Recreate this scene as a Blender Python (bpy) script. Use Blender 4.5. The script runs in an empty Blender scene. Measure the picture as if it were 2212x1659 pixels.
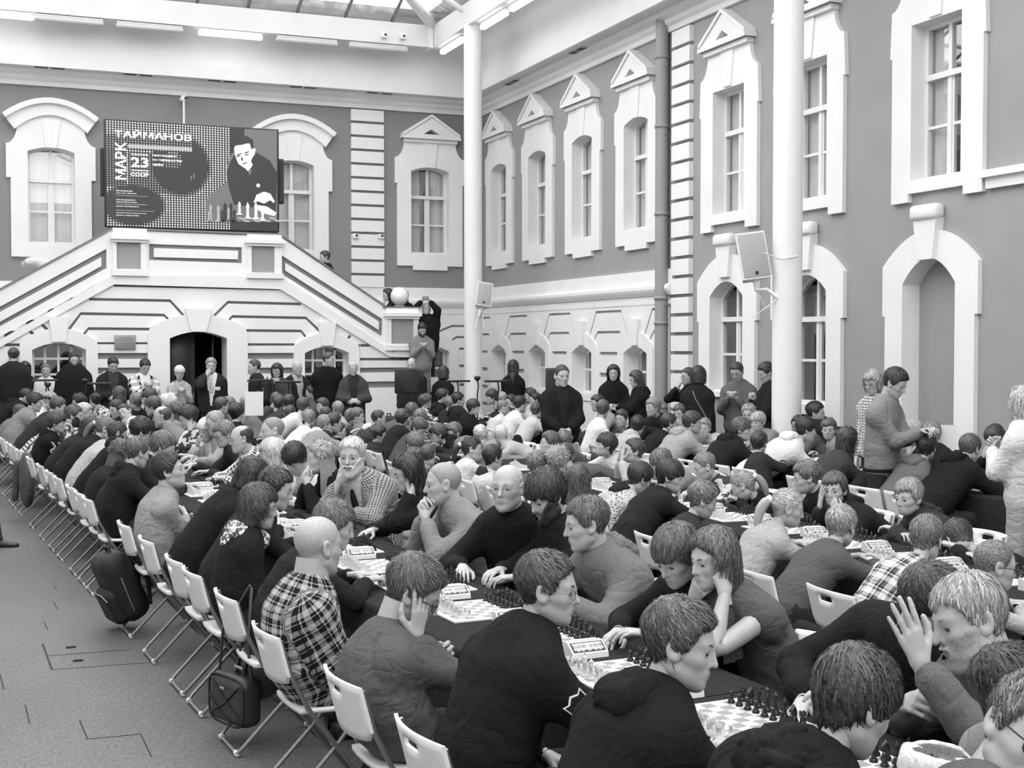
import bpy, bmesh, math, random
import numpy as np
from mathutils import Vector, Matrix
R = random.Random(7)
C = bpy.context.scene.collection
SC = bpy.context.scene
PI = math.pi
# ------------------------------------------------------------------ camera, world, light, exposure
FPX, YAW, HORIZON, CAM_Z = 2850.0, math.atan(1166 / 2850.0), 742.0, 2.02
PITCH = math.atan((829.5 - HORIZON) / FPX)
cam_data = bpy.data.cameras.new('camera'); cam = bpy.data.objects.new('camera', cam_data); C.objects.link(cam)
cam_data.sensor_width = 36.0; cam_data.lens = 36.0 * FPX / 2212.0
cam.location = (0, 0, CAM_Z); cam.rotation_euler = (PI / 2 - PITCH, 0, -YAW)
cam_data.clip_end = 200; SC.camera = cam
world = bpy.data.worlds.new('world'); SC.world = world; world.use_nodes = True
wbg = world.node_tree.nodes['Background']; wbg.inputs[0].default_value = (1, 1, 1, 1); wbg.inputs[1].default_value = 3.1
SC.view_settings.view_transform = 'Standard'; SC.view_settings.look = 'None'
SC.view_settings.exposure = 0.27; SC.view_settings.gamma = 1.0; SC.view_settings.use_curve_mapping = False
SC.cycles.max_bounces = 6; SC.cycles.diffuse_bounces = 3; SC.cycles.glossy_bounces = 2
SC.cycles.transparent_max_bounces = 12; SC.cycles.transmission_bounces = 4
SC.cycles.caustics_reflective = False; SC.cycles.caustics_refractive = False
SC.cycles.use_denoising = True

# ------------------------------------------------------------------ helpers
_c, _s = math.cos(YAW), math.sin(YAW); _cp, _sp = math.cos(PITCH), math.sin(PITCH)
def ray(px, py):
    x = (px - 1106) / FPX; y = (829.5 - py) / FPX
    F = (_s * _cp, _c * _cp, -_sp); U = (_s * _sp, _c * _sp, _cp); Rr = (_c, -_s, 0)
    return Vector([F[i] + x * Rr[i] + y * U[i] for i in range(3)])
def onX(px, py, X): d = ray(px, py); return Vector((0, 0, CAM_Z)) + d * (X / d.x)
def onY(px, py, Y): d = ray(px, py); return Vector((0, 0, CAM_Z)) + d * (Y / d.y)
def onZ(px, py, Z): d = ray(px, py); return Vector((0, 0, CAM_Z)) + d * ((Z - CAM_Z) / d.z)
def onD(px, py, D): return Vector((0, 0, CAM_Z)) + ray(px, py) * D      # D = depth along the view axis

def tag(o, label=None, cat=None, group=None, kind=None):
    if label: o['label'] = label
    if cat: o['category'] = cat
    if group: o['group'] = group
    if kind: o['kind'] = kind
    return o
def empty(name, loc=(0, 0, 0), rz=0.0, parent=None):
    o = bpy.data.objects.new(name, None); C.objects.link(o); o.location = loc; o.rotation_euler = (0, 0, rz)
    o.empty_display_size = .1
    if parent: o.parent = parent
    return o
def link(name, me, parent=None, loc=None, rz=0.0):
    o = bpy.data.objects.new(name, me); C.objects.link(o)
    if parent: o.parent = parent
    if loc is not None: o.location = loc
    if rz: o.rotation_euler = (0, 0, rz)
    return o
def mk_mesh(name, V, F, mats, smooth=False, midx=None):
    me = bpy.data.meshes.new(name)
    V = np.asarray(V, dtype=np.float32)
    if isinstance(F, np.ndarray):
        n = F.shape[1]; m = len(F)
        me.vertices.add(len(V)); me.vertices.foreach_set('co', V.ravel())
        me.loops.add(m * n); me.loops.foreach_set('vertex_index', F.astype(np.int32).ravel())
        me.polygons.add(m); me.polygons.foreach_set('loop_start', np.arange(0, m * n, n, dtype=np.int32))
        me.polygons.foreach_set('loop_total', np.full(m, n, dtype=np.int32))
        me.update(calc_edges=True); me.validate()
    else:
        me.from_pydata([tuple(map(float, v)) for v in V], [], F)
    if not isinstance(mats, (list, tuple)): mats = [mats]
    for x in mats: me.materials.append(x)
    if smooth: me.polygons.foreach_set('use_smooth', np.ones(len(me.polygons), dtype=bool))
    if midx is not None: me.polygons.foreach_set('material_index', np.asarray(midx, dtype=np.int32))
    me.update()
    return me
def copy_tree(o, parent=None):
    c = o.copy(); C.objects.link(c); c.parent = parent
    for ch in o.children: copy_tree(ch, c)
    return c

class MB:
    """collects simple shapes; build() links them as one mesh object"""
    def __init__(s): s.V = []; s.F = []; s.M = []; s.S = []
    def add(s, V, F, mi=0, smooth=False):
        b = len(s.V); s.V += [tuple(v) for v in V]; s.F += [tuple(i + b for i in f) for f in F]
        s.M += [mi] * len(F); s.S += [smooth] * len(F); return s
    def box(s, x0, x1, y0, y1, z0, z1, mi=0, M=None):
        V = [(x, y, z) for x in (x0, x1) for y in (y0, y1) for z in (z0, z1)]
        if M is not None: V = [M @ Vector(v) for v in V]
        return s.add(V, [(0, 1, 3, 2), (4, 6, 7, 5), (0, 4, 5, 1), (2, 3, 7, 6), (0, 2, 6, 4), (1, 5, 7, 3)], mi)
    def rbox(s, x0, x1, y0, y1, z0, z1, r, mi=0, M=None, seg=2):
        bm = bmesh.new(); bmesh.ops.create_cube(bm, size=1)
        for v in bm.verts: v.co = Vector(((x0 + x1) / 2 + v.co.x * (x1 - x0), (y0 + y1) / 2 + v.co.y * (y1 - y0), (z0 + z1) / 2 + v.co.z * (z1 - z0)))
        bmesh.ops.bevel(bm, geom=list(bm.edges), offset=r, segments=seg, affect='EDGES', profile=.5)
        V = [v.co.copy() if M is None else M @ v.co for v in bm.verts]
        F = [[v.index for v in f.verts] for f in bm.faces]; bm.free()
        return s.add(V, F, mi, True)
    def tube(s, pts, r, n=8, mi=0, cap=True, closed=False):
        pts = [Vector(p) for p in pts]; m = len(pts)
        rr = r if isinstance(r, (list, tuple)) else [r] * m
        V = []; F = []; up = None
        for i, p in enumerate(pts):
            a = pts[(i - 1) % m] if (i > 0 or closed) else p; b = pts[(i + 1) % m] if (i < m - 1 or closed) else p
            t = (b - a).normalized()
            if up is None: up = t.orthogonal().normalized()
            up = (up - t * up.dot(t));
            up = up.normalized() if up.length > 1e-6 else t.orthogonal().normalized()
            w = t.cross(up)
            for k in range(n):
                an = 2 * PI * k / n; V.append(p + (up * math.cos(an) + w * math.sin(an)) * rr[i])
        for i in range(m if closed else m - 1):
            j = (i + 1) % m
            for k in range(n): F.append((i * n + k, i * n + (k + 1) % n, j * n + (k + 1) % n, j * n + k))
        s.add(V, F, mi, True)
        if cap and not closed: s.add(V[:n], [tuple(range(n - 1, -1, -1))], mi); s.add(V[-n:], [tuple(range(n))], mi)
        return s
    def lathe(s, prof, n=16, mi=0, M=None):
        V = []; F = []; m = len(prof)
        for r, z in prof:
            for k in range(n):
                an = 2 * PI * k / n; V.append(Vector((r * math.cos(an), r * math.sin(an), z)))
        for i in range(m - 1):
            for k in range(n): F.append((i * n + k, i * n + (k + 1) % n, (i + 1) * n + (k + 1) % n, (i + 1) * n + k))
        if M is not None: V = [M @ v for v in V]
        s.add(V, F, mi, True)
        if prof[0][0] > 1e-5: s.add(V[:n], [tuple(range(n - 1, -1, -1))], mi)
        if prof[-1][0] > 1e-5: s.add(V[-n:], [tuple(range(n))], mi)
        return s
    def prism(s, poly, y0, y1, mi=0):
        """poly: (x, z) outline, extruded along y"""
        n = len(poly); V = [(x, y0, z) for x, z in poly] + [(x, y1, z) for x, z in poly]
        F = [tuple(range(n)), tuple(range(2 * n - 1, n - 1, -1))] + [(i, i + n, (i + 1) % n + n, (i + 1) % n) for i in range(n)]
        return s.add(V, F, mi)
    def mesh(s, name, mats):
        me = mk_mesh(name, s.V, s.F, mats, midx=s.M); me.polygons.foreach_set('use_smooth', s.S); 
        bm = bmesh.new(); bm.from_mesh(me); bmesh.ops.recalc_face_normals(bm, faces=bm.faces); bm.to_mesh(me); bm.free()
        return me
    def build(s, name, mats, parent=None, loc=None, rz=0.0): return link(name, s.mesh(name, mats), parent, loc, rz)

def plate_mesh(name, outer, holes, y0, y1, mats):
    """flat slab with holes, outline in (x, z), from y0 (front) to y1"""
    cu = bpy.data.curves.new('tmp', 'CURVE'); cu.dimensions = '2D'; cu.fill_mode = 'BOTH'; cu.extrude = abs(y1 - y0) / 2
    for pl in [outer] + list(holes):
        sp = cu.splines.new('POLY'); sp.points.add(len(pl) - 1); sp.use_cyclic_u = True
        for q, (x, z) in zip(sp.points, pl): q.co = (x, z, 0, 1)
    ob = bpy.data.objects.new('tmp', cu); C.objects.link(ob)
    dg = bpy.context.evaluated_depsgraph_get()
    me = bpy.data.meshes.new_from_object(ob.evaluated_get(dg))
    bpy.data.objects.remove(ob); bpy.data.curves.remove(cu)
    n = len(me.vertices); co = np.empty(n * 3, dtype=np.float32); me.vertices.foreach_get('co', co); co = co.reshape(-1, 3)
    out = np.stack([co[:, 0], -co[:, 2] + (y0 + y1) / 2, co[:, 1]], 1); me.vertices.foreach_set('co', out.ravel())
    me.materials.clear()
    if not isinstance(mats, (list, tuple)): mats = [mats]
    for x in mats: me.materials.append(x)
    me.name = name; me.update()
    me.polygons.foreach_set('use_smooth', np.zeros(len(me.polygons), dtype=bool))
    return me
def arc(x0, z0, x1, z1, rise, n=8):
    """points of a segmental arch from (x0,z0) over to (x1,z1)"""
    out = []
    for i in range(n + 1):
        t = i / n; out.append((x0 + (x1 - x0) * t, z0 + (z1 - z0) * t + rise * (1 - (2 * t - 1) ** 2)))
    return out
def rect(x0, x1, z0, z1): return [(x0, z0), (x1, z0), (x1, z1), (x0, z1)]

# ------------------------------------------------------------------ materials (all grey: the photograph is black and white)
_mats = {}
def mat(name, g, rough=.6, noise=None, bump=None, metal=0.0, spec=.5, emit=None):
    """noise = (scale, amount); bump = (scale, strength)"""
    if name in _mats: return _mats[name]
    m = bpy.data.materials.new(name); m.use_nodes = True; nt = m.node_tree; b = nt.nodes['Principled BSDF']
    b.inputs['Base Color'].default_value = (g, g, g, 1); b.inputs['Roughness'].default_value = rough
    b.inputs['Metallic'].default_value = metal; b.inputs['Specular IOR Level'].default_value = spec
    if noise or bump:
        tc = nt.nodes.new('ShaderNodeTexCoord')
    if noise:
        n = nt.nodes.new('ShaderNodeTexNoise'); n.inputs['Scale'].default_value = noise[0]; n.inputs['Detail'].default_value = 5
        nt.links.new(tc.outputs['Object'], n.inputs['Vector'])
        r = nt.nodes.new('ShaderNodeMapRange'); r.inputs[1].default_value = .3; r.inputs[2].default_value = .7
        r.inputs[3].default_value = g * (1 - noise[1]); r.inputs[4].default_value = g * (1 + noise[1])
        nt.links.new(n.outputs[0], r.inputs[0]); nt.links.new(r.outputs[0], b.inputs['Base Color'])
    if bump:
        n2 = nt.nodes.new('ShaderNodeTexNoise'); n2.inputs['Scale'].default_value = bump[0]; n2.inputs['Detail'].default_value = 4
        nt.links.new(tc.outputs['Object'], n2.inputs['Vector'])
        bp = nt.nodes.new('ShaderNodeBump'); bp.inputs['Strength'].default_value = bump[1]; bp.inputs['Distance'].default_value = .01
        nt.links.new(n2.outputs[0], bp.inputs['Height']); nt.links.new(bp.outputs[0], b.inputs['Normal'])
    if emit:
        b.inputs['Emission Color'].default_value = (1, 1, 1, 1); b.inputs['Emission Strength'].default_value = emit
    _mats[name] = m; return m
def glass_mat(name, tint=.8, dirt=0.0, rough=.0):
    m = bpy.data.materials.new(name); m.use_nodes = True; nt = m.node_tree; nt.nodes.clear()
    out = nt.nodes.new('ShaderNodeOutputMaterial'); mix = nt.nodes.new('ShaderNodeMixShader')
    tr = nt.nodes.new('ShaderNodeBsdfTransparent'); tr.inputs[0].default_value = (tint, tint, tint, 1)
    gl = nt.nodes.new('ShaderNodeBsdfGlossy'); gl.inputs['Roughness'].default_value = rough; gl.inputs[0].default_value = (.9, .9, .9, 1)
    lw = nt.nodes.new('ShaderNodeLayerWeight'); lw.inputs[0].default_value = .5; pw = nt.nodes.new('ShaderNodeMath'); pw.operation = 'POWER'; pw.inputs[1].default_value = 4; nt.links.new(lw.outputs[1], pw.inputs[0])
    fr = nt.nodes.new('ShaderNodeMapRange'); fr.inputs[3].default_value = .09; fr.inputs[4].default_value = .85; nt.links.new(pw.outputs[0], fr.inputs[0])
    nt.links.new(fr.outputs[0], mix.inputs[0]); nt.links.new(tr.outputs[0], mix.inputs[1]); nt.links.new(gl.outputs[0], mix.inputs[2])
    last = mix
    if dirt:
        mx2 = nt.nodes.new('ShaderNodeMixShader'); df = nt.nodes.new('ShaderNodeBsdfTranslucent'); df.inputs[0].default_value = (.85, .85, .85, 1)
        n = nt.nodes.new('ShaderNodeTexNoise'); n.inputs['Scale'].default_value = 5; n.inputs['Detail'].default_value = 8
        tc = nt.nodes.new('ShaderNodeTexCoord'); nt.links.new(tc.outputs['Object'], n.inputs['Vector'])
        r = nt.nodes.new('ShaderNodeMapRange'); r.inputs[1].default_value = .45; r.inputs[2].default_value = .75; r.inputs[3].default_value = .05; r.inputs[4].default_value = dirt
        nt.links.new(n.outputs[0], r.inputs[0]); nt.links.new(r.outputs[0], mx2.inputs[0])
        nt.links.new(mix.outputs[0], mx2.inputs[1]); nt.links.new(df.outputs[0], mx2.inputs[2]); last = mx2
    nt.links.new(last.outputs[0], out.inputs[0]); return m
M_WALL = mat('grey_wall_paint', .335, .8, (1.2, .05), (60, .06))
M_WHITE = mat('white_plaster', .85, .75, (2.0, .03), (40, .05))
M_TRIM = mat('white_trim_paint', .82, .55)
M_SOFFIT = mat('soffit_paint', .72, .7, (1.5, .03))
M_WALL_DIM = mat('grey_wall_paint_dimmed', .255, .8, (1.2, .05), (60, .06))  # wall grey darkened in colour to stand for weaker light on the back wall
M_GROOVE = mat('grey_groove_paint', .24, .8)
M_PIPE = mat('grey_pipe_paint', .31, .5)
M_COPING = mat('metal_coping', .2, .5)
M_BLACK = mat('black_plastic', .018, .45)
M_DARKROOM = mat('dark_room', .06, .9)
M_CURTAIN = mat('curtain_cloth', .75, .9)
M_GLASS = glass_mat('window_glass', .97)
M_SKY_GLASS = glass_mat('skylight_glass', .9, .25)
M_FRAME = mat('white_window_frame', .82, .35)
M_METAL = mat('grey_metal', .22, .35, metal=.9)
M_DOOR = mat('dark_door', .02, .35)
M_LAMP_ON = mat('lamp_on', .9, .4, emit=2.6)
M_LAMP_OFF = mat('lamp_off', .55, .4)
# ------------------------------------------------------------------ the building
WX, WY, SY = 10.4, 27.15, 24.4                 # right wall, back wall, face of the staircase
LX, RY = -2.74, -14.0                          # the walls that close the hall behind and beside the camera
BACK, RIGHT, STAIR = ((0, WY, 0), 0.0), ((WX, 0, 0), -PI / 2), ((0, SY, 0), 0.0)
def put(name, me, fr, parent=None):
    o = link(name, me, parent)
    if parent is None: o.location = fr[0]; o.rotation_euler = (0, 0, fr[1])
    return o
def S(px, py): p = onY(px, py, SY); return (p.x, p.z)
def Bk(px, py): p = onY(px, py, WY); return (p.x, p.z)
def Rt(px, py): p = onX(px, py, WX); return (-p.y, p.z)

# floor with its hatch joints
def floor_mat():
    m = mat('grey_vinyl_floor', .19, .55); nt = m.node_tree; b = nt.nodes['Principled BSDF']
    tc = nt.nodes.new('ShaderNodeTexCoord'); mp = nt.nodes.new('ShaderNodeMapping'); mp.inputs['Scale'].default_value = (1, .45, 1); mp.inputs['Rotation'].default_value = (0, 0, .25)
    nt.links.new(tc.outputs['Object'], mp.inputs[0])
    n1 = nt.nodes.new('ShaderNodeTexNoise'); n1.inputs['Scale'].default_value = 55; n1.inputs['Detail'].default_value = 6; n1.inputs['Roughness'].default_value = .7
    n2 = nt.nodes.new('ShaderNodeTexNoise'); n2.inputs['Scale'].default_value = 1.3; n2.inputs['Detail'].default_value = 4
    nt.links.new(mp.outputs[0], n1.inputs[0]); nt.links.new(mp.outputs[0], n2.inputs[0])
    r1 = nt.nodes.new('ShaderNodeMapRange'); r1.inputs[1].default_value = .32; r1.inputs[2].default_value = .68; r1.inputs[3].default_value = .06; r1.inputs[4].default_value = .17
    r2 = nt.nodes.new('ShaderNodeMapRange'); r2.inputs[1].default_value = .3; r2.inputs[2].default_value = .7; r2.inputs[3].default_value = .85; r2.inputs[4].default_value = 1.12
    mu = nt.nodes.new('ShaderNodeMath'); mu.operation = 'MULTIPLY'
    nt.links.new(n1.outputs[0], r1.inputs[0]); nt.links.new(n2.outputs[0], r2.inputs[0]); nt.links.new(r1.outputs[0], mu.inputs[0]); nt.links.new(r2.outputs[0], mu.inputs[1])
    nt.links.new(mu.outputs[0], b.inputs['Base Color']); return m
M_FLOOR = floor_mat(); M_JOINT = mat('floor_joint', .03, .9)
tag(MB().box(LX, WX + .3, RY, WY + .3, -.1, 0).build('floor', M_FLOOR), kind='structure')
fl = bpy.data.objects['floor']
def joint(a, b, w):
    p, q = onZ(*a, 0), onZ(*b, 0); d = (q - p).normalized(); n = Vector((-d.y, d.x, 0)) * w / 2
    V = [p + n, p - n, q - n, q + n]; V = [v + Vector((0, 0, .0005)) for v in V] + [v + Vector((0, 0, .0022)) for v in V]
    MB().add(V, [(0, 1, 2, 3), (4, 5, 6, 7), (0, 1, 5, 4), (1, 2, 6, 5), (2, 3, 7, 6), (3, 0, 4, 7)]).build('floor_joint', M_JOINT, fl)
for a, b, w in [((92, 1391), (112, 1446), .012), ((103, 1417), (285, 1403), .006), ((112, 1447), (345, 1430), .003), ((0, 1456), (8, 1489), .008), ((54, 1523), (64, 1562), .007),
                ((172, 1556), (189, 1597), .007), ((189, 1597), (304, 1586), .004), ((304, 1586), (327, 1635), .006), ((95, 1343), (103, 1361), .006), ((116, 1300), (124, 1316), .006), ((117, 1266), (123, 1275), .005)]: joint(a, b, w)
for px, py in ((153, 1399), (168, 1428)):
    p = onZ(px, py, 0); m = MB(); m.tube([(-.03, .012, .003), (.02, .012, .003), (.03, 0, .003), (.02, -.012, .003), (-.03, -.012, .003)], .006, 6); m.build('hatch_handle', M_JOINT, fl, p)

# ---- upper windows: outline of the surround, opening, pediment
OP_W, OP_B, OP_T = .43, 3.95, 5.72
def half(pts): return pts + [(-x, z) for x, z in reversed(pts) if x > 1e-6]
def concave(x0, z0, x1, z1, n=6): return [(x0 + (x1 - x0) * (1 - math.cos(t * PI / 2 / n)), z0 + (z1 - z0) * math.sin(t * PI / 2 / n)) for t in range(n + 1)]
def curve_in(x0, z0, x1, z1, n=6):
    return [(x0 + (x1 - x0) * math.sin(t * PI / 2 / n), z0 + (z1 - z0) * (1 - math.cos(t * PI / 2 / n))) for t in range(n + 1)]
def opening(w, b, t, rise): return [(-w, b), (w, b)] + arc(w, t, -w, t, rise, 8)
BODY_TOP = [(.68, 5.45), (.79, 5.45), (.79, 6.0)] + curve_in(.79, 6.0, .58, 6.36)
OUT_DROP = half([(0, 3.60), (.39, 3.60), (.39, 3.69), (.74, 3.69), (.74, 5.45)] + BODY_TOP[1:])
OUT_FEET = half([(0, 3.80), (.47, 3.80), (.47, 3.70), (.78, 3.70), (.78, 5.45)] + [(.82, 5.45)] + BODY_TOP[2:])
HOLE = opening(OP_W, OP_B, OP_T, .09); HOLE_SQ = rect(-OP_W, OP_W, OP_B, OP_T + .06)
ME_S = {'drop': plate_mesh('surround', OUT_DROP, [HOLE], -.06, .24, M_WHITE), 'feet': plate_mesh('surround', OUT_FEET, [HOLE_SQ], -.06, .24, M_WHITE)}
m = MB(); tri = [(-.64, 6.40), (.64, 6.40), (.64, 6.46), (0, 6.86), (-.64, 6.46)]
ME_PED = plate_mesh('pediment', tri, [[(-.18, 6.50), (.18, 6.50), (0, 6.61)]], -.17, 0, M_WHITE)
m = MB(); m.box(-.60, .60, -.13, 0, 6.33, 6.40)
for sx in (-1, 1):                                                   # raised raking mouldings
    m.prism([(sx * .64, 6.46), (sx * .64, 6.52), (0, 6.93), (0, 6.87)], -.2, 0)
m.box(-.66, .66, -.2, 0, 6.40, 6.455)
ME_MOULD = m.mesh('moulding', M_WHITE)
ME_KEY = MB().prism([(-.10, 5.80), (.10, 5.80), (.17, 6.33), (-.17, 6.33)], -.085, 0).mesh('keystone', M_WHITE)
def arch_ped():
    lo = arc(.80, 6.28, -.80, 6.28, .30, 12); hi = arc(-.86, 6.42, .86, 6.42, .31, 12)
    m = MB(); V = lo + hi; me1 = plate_mesh('pediment', [(.66, 6.1)] + arc(.66, 6.12, -.66, 6.12, .30, 12) + [(-.80, 6.30)] + arc(-.80, 6.34, .80, 6.34, .32, 12) + [(.80, 6.30)], [], -.13, 0, M_WHITE)
    me2 = plate_mesh('moulding', arc(.82, 6.32, -.82, 6.32, .32, 12) + arc(-.88, 6.40, .88, 6.40, .34, 12), [], -.22, 0, M_WHITE); return me1, me2
ME_APED, ME_AMOULD = arch_ped()
OUT_ARCH = half([(0, 3.60), (.39, 3.60), (.39, 3.69), (.74, 3.69), (.74, 5.2), (.82, 5.2), (.82, 5.85)] + curve_in(.82, 5.85, .62, 6.2) + [(.4, 6.34), (0, 6.44)])
ME_S['arch'] = plate_mesh('surround', OUT_ARCH, [HOLE], -.06, .24, M_WHITE)
def sash_meshes(w, b, t, rise, key):
    """frame, bars and panes of a two-column, three-row window set back in its reveal"""
    y0, y1 = .15, .22; H = t + rise - b; tz = b + H * .66; mz = b + H * .34
    fr = plate_mesh('sash_frame', opening(w, b, t, rise) if rise else rect(-w, w, b, t), [opening(w - .05, b + .05, t - .03, rise) if rise else rect(-w + .05, w - .05, b + .05, t - .05)], y0, y1, M_FRAME)
    bars = MB(); bars.box(-.028, .028, y0, y1, b + .04, t + rise - .04); bars.box(-w + .04, w - .04, y0 - .03, y1, tz - .035, tz + .035)
    bars.box(-w + .04, w - .04, y0 + .01, y1 - .01, mz - .018, mz + .018)
    for sx in (-1, 1):
        bars.box(sx * .028 if sx > 0 else -.06, .06 if sx > 0 else -.028, y0 + .015, y1 - .01, b + .05, tz - .03)
    sill = MB().box(-w - .02, w + .02, .03, .2, b - .01, b + .025)
    panes = []
    for sx in (-1, 1):
        xa, xb = (.03, w - .045) if sx > 0 else (-w + .045, -.03)
        for za, zb in ((b + .045, mz - .015), (mz + .015, tz - .03), (tz + .03, t + (rise * .55 if rise else 0) - .03)):
            panes.append(MB().box(xa, xb, y0 + .03, y0 + .036, za, zb).mesh('pane', M_GLASS))
    return dict(frame=fr, bars=bars.mesh('glazing_bars', M_FRAME), sill=sill.mesh('window_sill', M_TRIM), panes=panes)
def curtain_mesh(w, b, t, style):
    n = 40; V = []; F = []
    for i in range(n + 1):
        x = -w + 2 * w * i / n
        for z in (b, t):
            V.append((x, .27 + .015 * math.sin(i * 1.9) + .01 * math.sin(i * 3.7), z))
    for i in range(n):
        u = (i + .5) / n
        if style == 'gap' and .36 < u < .56: continue
        if style == 'right' and u > .45: continue
        F.append((2 * i, 2 * i + 2, 2 * i + 3, 2 * i + 1))
    return mk_mesh('curtain', V, F, M_CURTAIN, True)
SASH = {'up': sash_meshes(OP_W, OP_B, OP_T, .09, 'up'), 'sq': sash_meshes(OP_W, OP_B, OP_T + .06, 0, 'sq')}
CURT = {k: curtain_mesh(OP_W, OP_B - .1, OP_T + .2, k) for k in ('gap', 'right', 'full')}
ME_ROOM = MB()
ME_ROOM.box(-.7, .7, .75, .8, 3.6, 6.2).box(-.72, -.7, .25, .8, 3.6, 6.2).box(.7, .72, .25, .8, 3.6, 6.2).box(-.72, .72, .25, .8, 3.58, 3.6).box(-.72, .72, .25, .8, 6.2, 6.22)
ME_ROOM = ME_ROOM.mesh('room_behind', mat('room_paint', .7, .9))
WIN_N = [0]
def upper_window(fr, u, kind, curt):
    WIN_N[0] += 1
    o, rz = fr; loc = Vector(o) + Matrix.Rotation(rz, 3, 'Z') @ Vector((u, 0, 0))
    t = empty('window_%d' % WIN_N[0], loc, rz); tag(t, kind='structure')
    link('surround', ME_S[kind], t)
    link('pediment', ME_APED if kind == 'arch' else ME_PED, t); link('moulding', ME_AMOULD if kind == 'arch' else ME_MOULD, t); link('keystone', ME_KEY, t)
    sa = SASH['sq' if kind == 'feet' else 'up']
    link('sash_frame', sa['frame'], t); link('glazing_bars', sa['bars'], t); link('window_sill', sa['sill'], t)
    for p in sa['panes']: link('pane', p, t)
    if curt: link('curtain', CURT[curt], t)
    link('room_behind', ME_ROOM, t)
UP_R = [26.04, 24.0, 21.92, 19.81]; UP_R2 = [16.88, 14.88, 12.35]; UP_B = [(1.46, 'arch'), (6.2, 'arch'), (9.18, 'drop')]
for y, k in zip(UP_R, ('full', 'full', 'full', 'full')): upper_window(RIGHT, -y, 'drop', k)
for y, k in zip(UP_R2, ('full', 'gap', 'right')): upper_window(RIGHT, -y, 'feet', k)
for x, kd in UP_B: upper_window(BACK, x, kd, {'arch': 'full', 'drop': 'gap'}[kd])

# ---- tall arched windows and the blind niche low on the right wall
def tall(u, b0, b1, blind):
    WIN_N[0] += 1
    t = empty('window_%d' % WIN_N[0], (WX, -u, 0), -PI / 2); tag(t, kind='structure')
    w = .46; tw = .40
    out = half([(0, b0 + .12), (.5, b0 + .12), (.5, b0), (.78, b0), (.78, 2.35), (.83, 2.35), (.83, 2.95)] + [(.83 - .83 * i / 8, 2.95 + .40 * (1 - (1 - i / 8) ** 2)) for i in range(1, 8)] + [(0, 3.35)])
    if blind: out = half([(.46, b0), (.78, b0), (.78, 2.35), (.83, 2.35), (.83, 2.95)] + [(.83 - .83 * i / 8, 2.95 + .40 * (1 - (1 - i / 8) ** 2)) for i in range(1, 8)] + [(0, 3.35)])
    if blind:
        inner = arc(-w, 2.72, w, 2.72, .30, 12)
        out = [(w, b0)] + [p for p in out if p[0] >= w and p[1] > b0][:0] + half([(.78, b0), (.78, 2.35), (.83, 2.35), (.83, 2.95)] + [(.83 - .83 * i / 8, 2.95 + .40 * (1 - (1 - i / 8) ** 2)) for i in range(1, 8)] + [(0, 3.35)]) + [(-w, b0)] + inner
        me = plate_mesh('surround', out, [], -.06, .24, M_WHITE)
    else: me = plate_mesh('surround', out, [opening(w, b1, 2.72, .22)], -.06, .24, M_WHITE)
    link('surround', me, t)
    k = MB(); k.prism([(-.13, 3.0), (.13, 3.0), (.2, 3.48), (-.2, 3.48)], -.12, 0); k.build('keystone', M_WHITE, t)
    k = MB(); k.rbox(-.23, .23, -.17, 0, 3.46, 3.64, .05); k.build('keystone_cap', M_WHITE, t)
    if blind:
        MB().box(-.6, .6, .2, .26, 0, 3.2).build('niche_back', M_WALL, t)
    else:
        sa = sash_meshes(w, b1, 2.72, .22, 'tall')
        link('sash_frame', sa['frame'], t); link('glazing_bars', sa['bars'], t); link('window_sill', sa['sill'], t)
        for p in sa['panes']: link('pane', p, t)
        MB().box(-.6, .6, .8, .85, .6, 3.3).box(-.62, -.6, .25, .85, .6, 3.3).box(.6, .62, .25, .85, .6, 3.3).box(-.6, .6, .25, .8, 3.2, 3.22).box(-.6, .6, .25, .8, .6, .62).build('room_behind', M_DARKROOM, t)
tall(-16.92, 1.1, 1.3, False); tall(-14.9, .95, 1.2, False); tall(-12.45, 0, 0, True)

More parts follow.
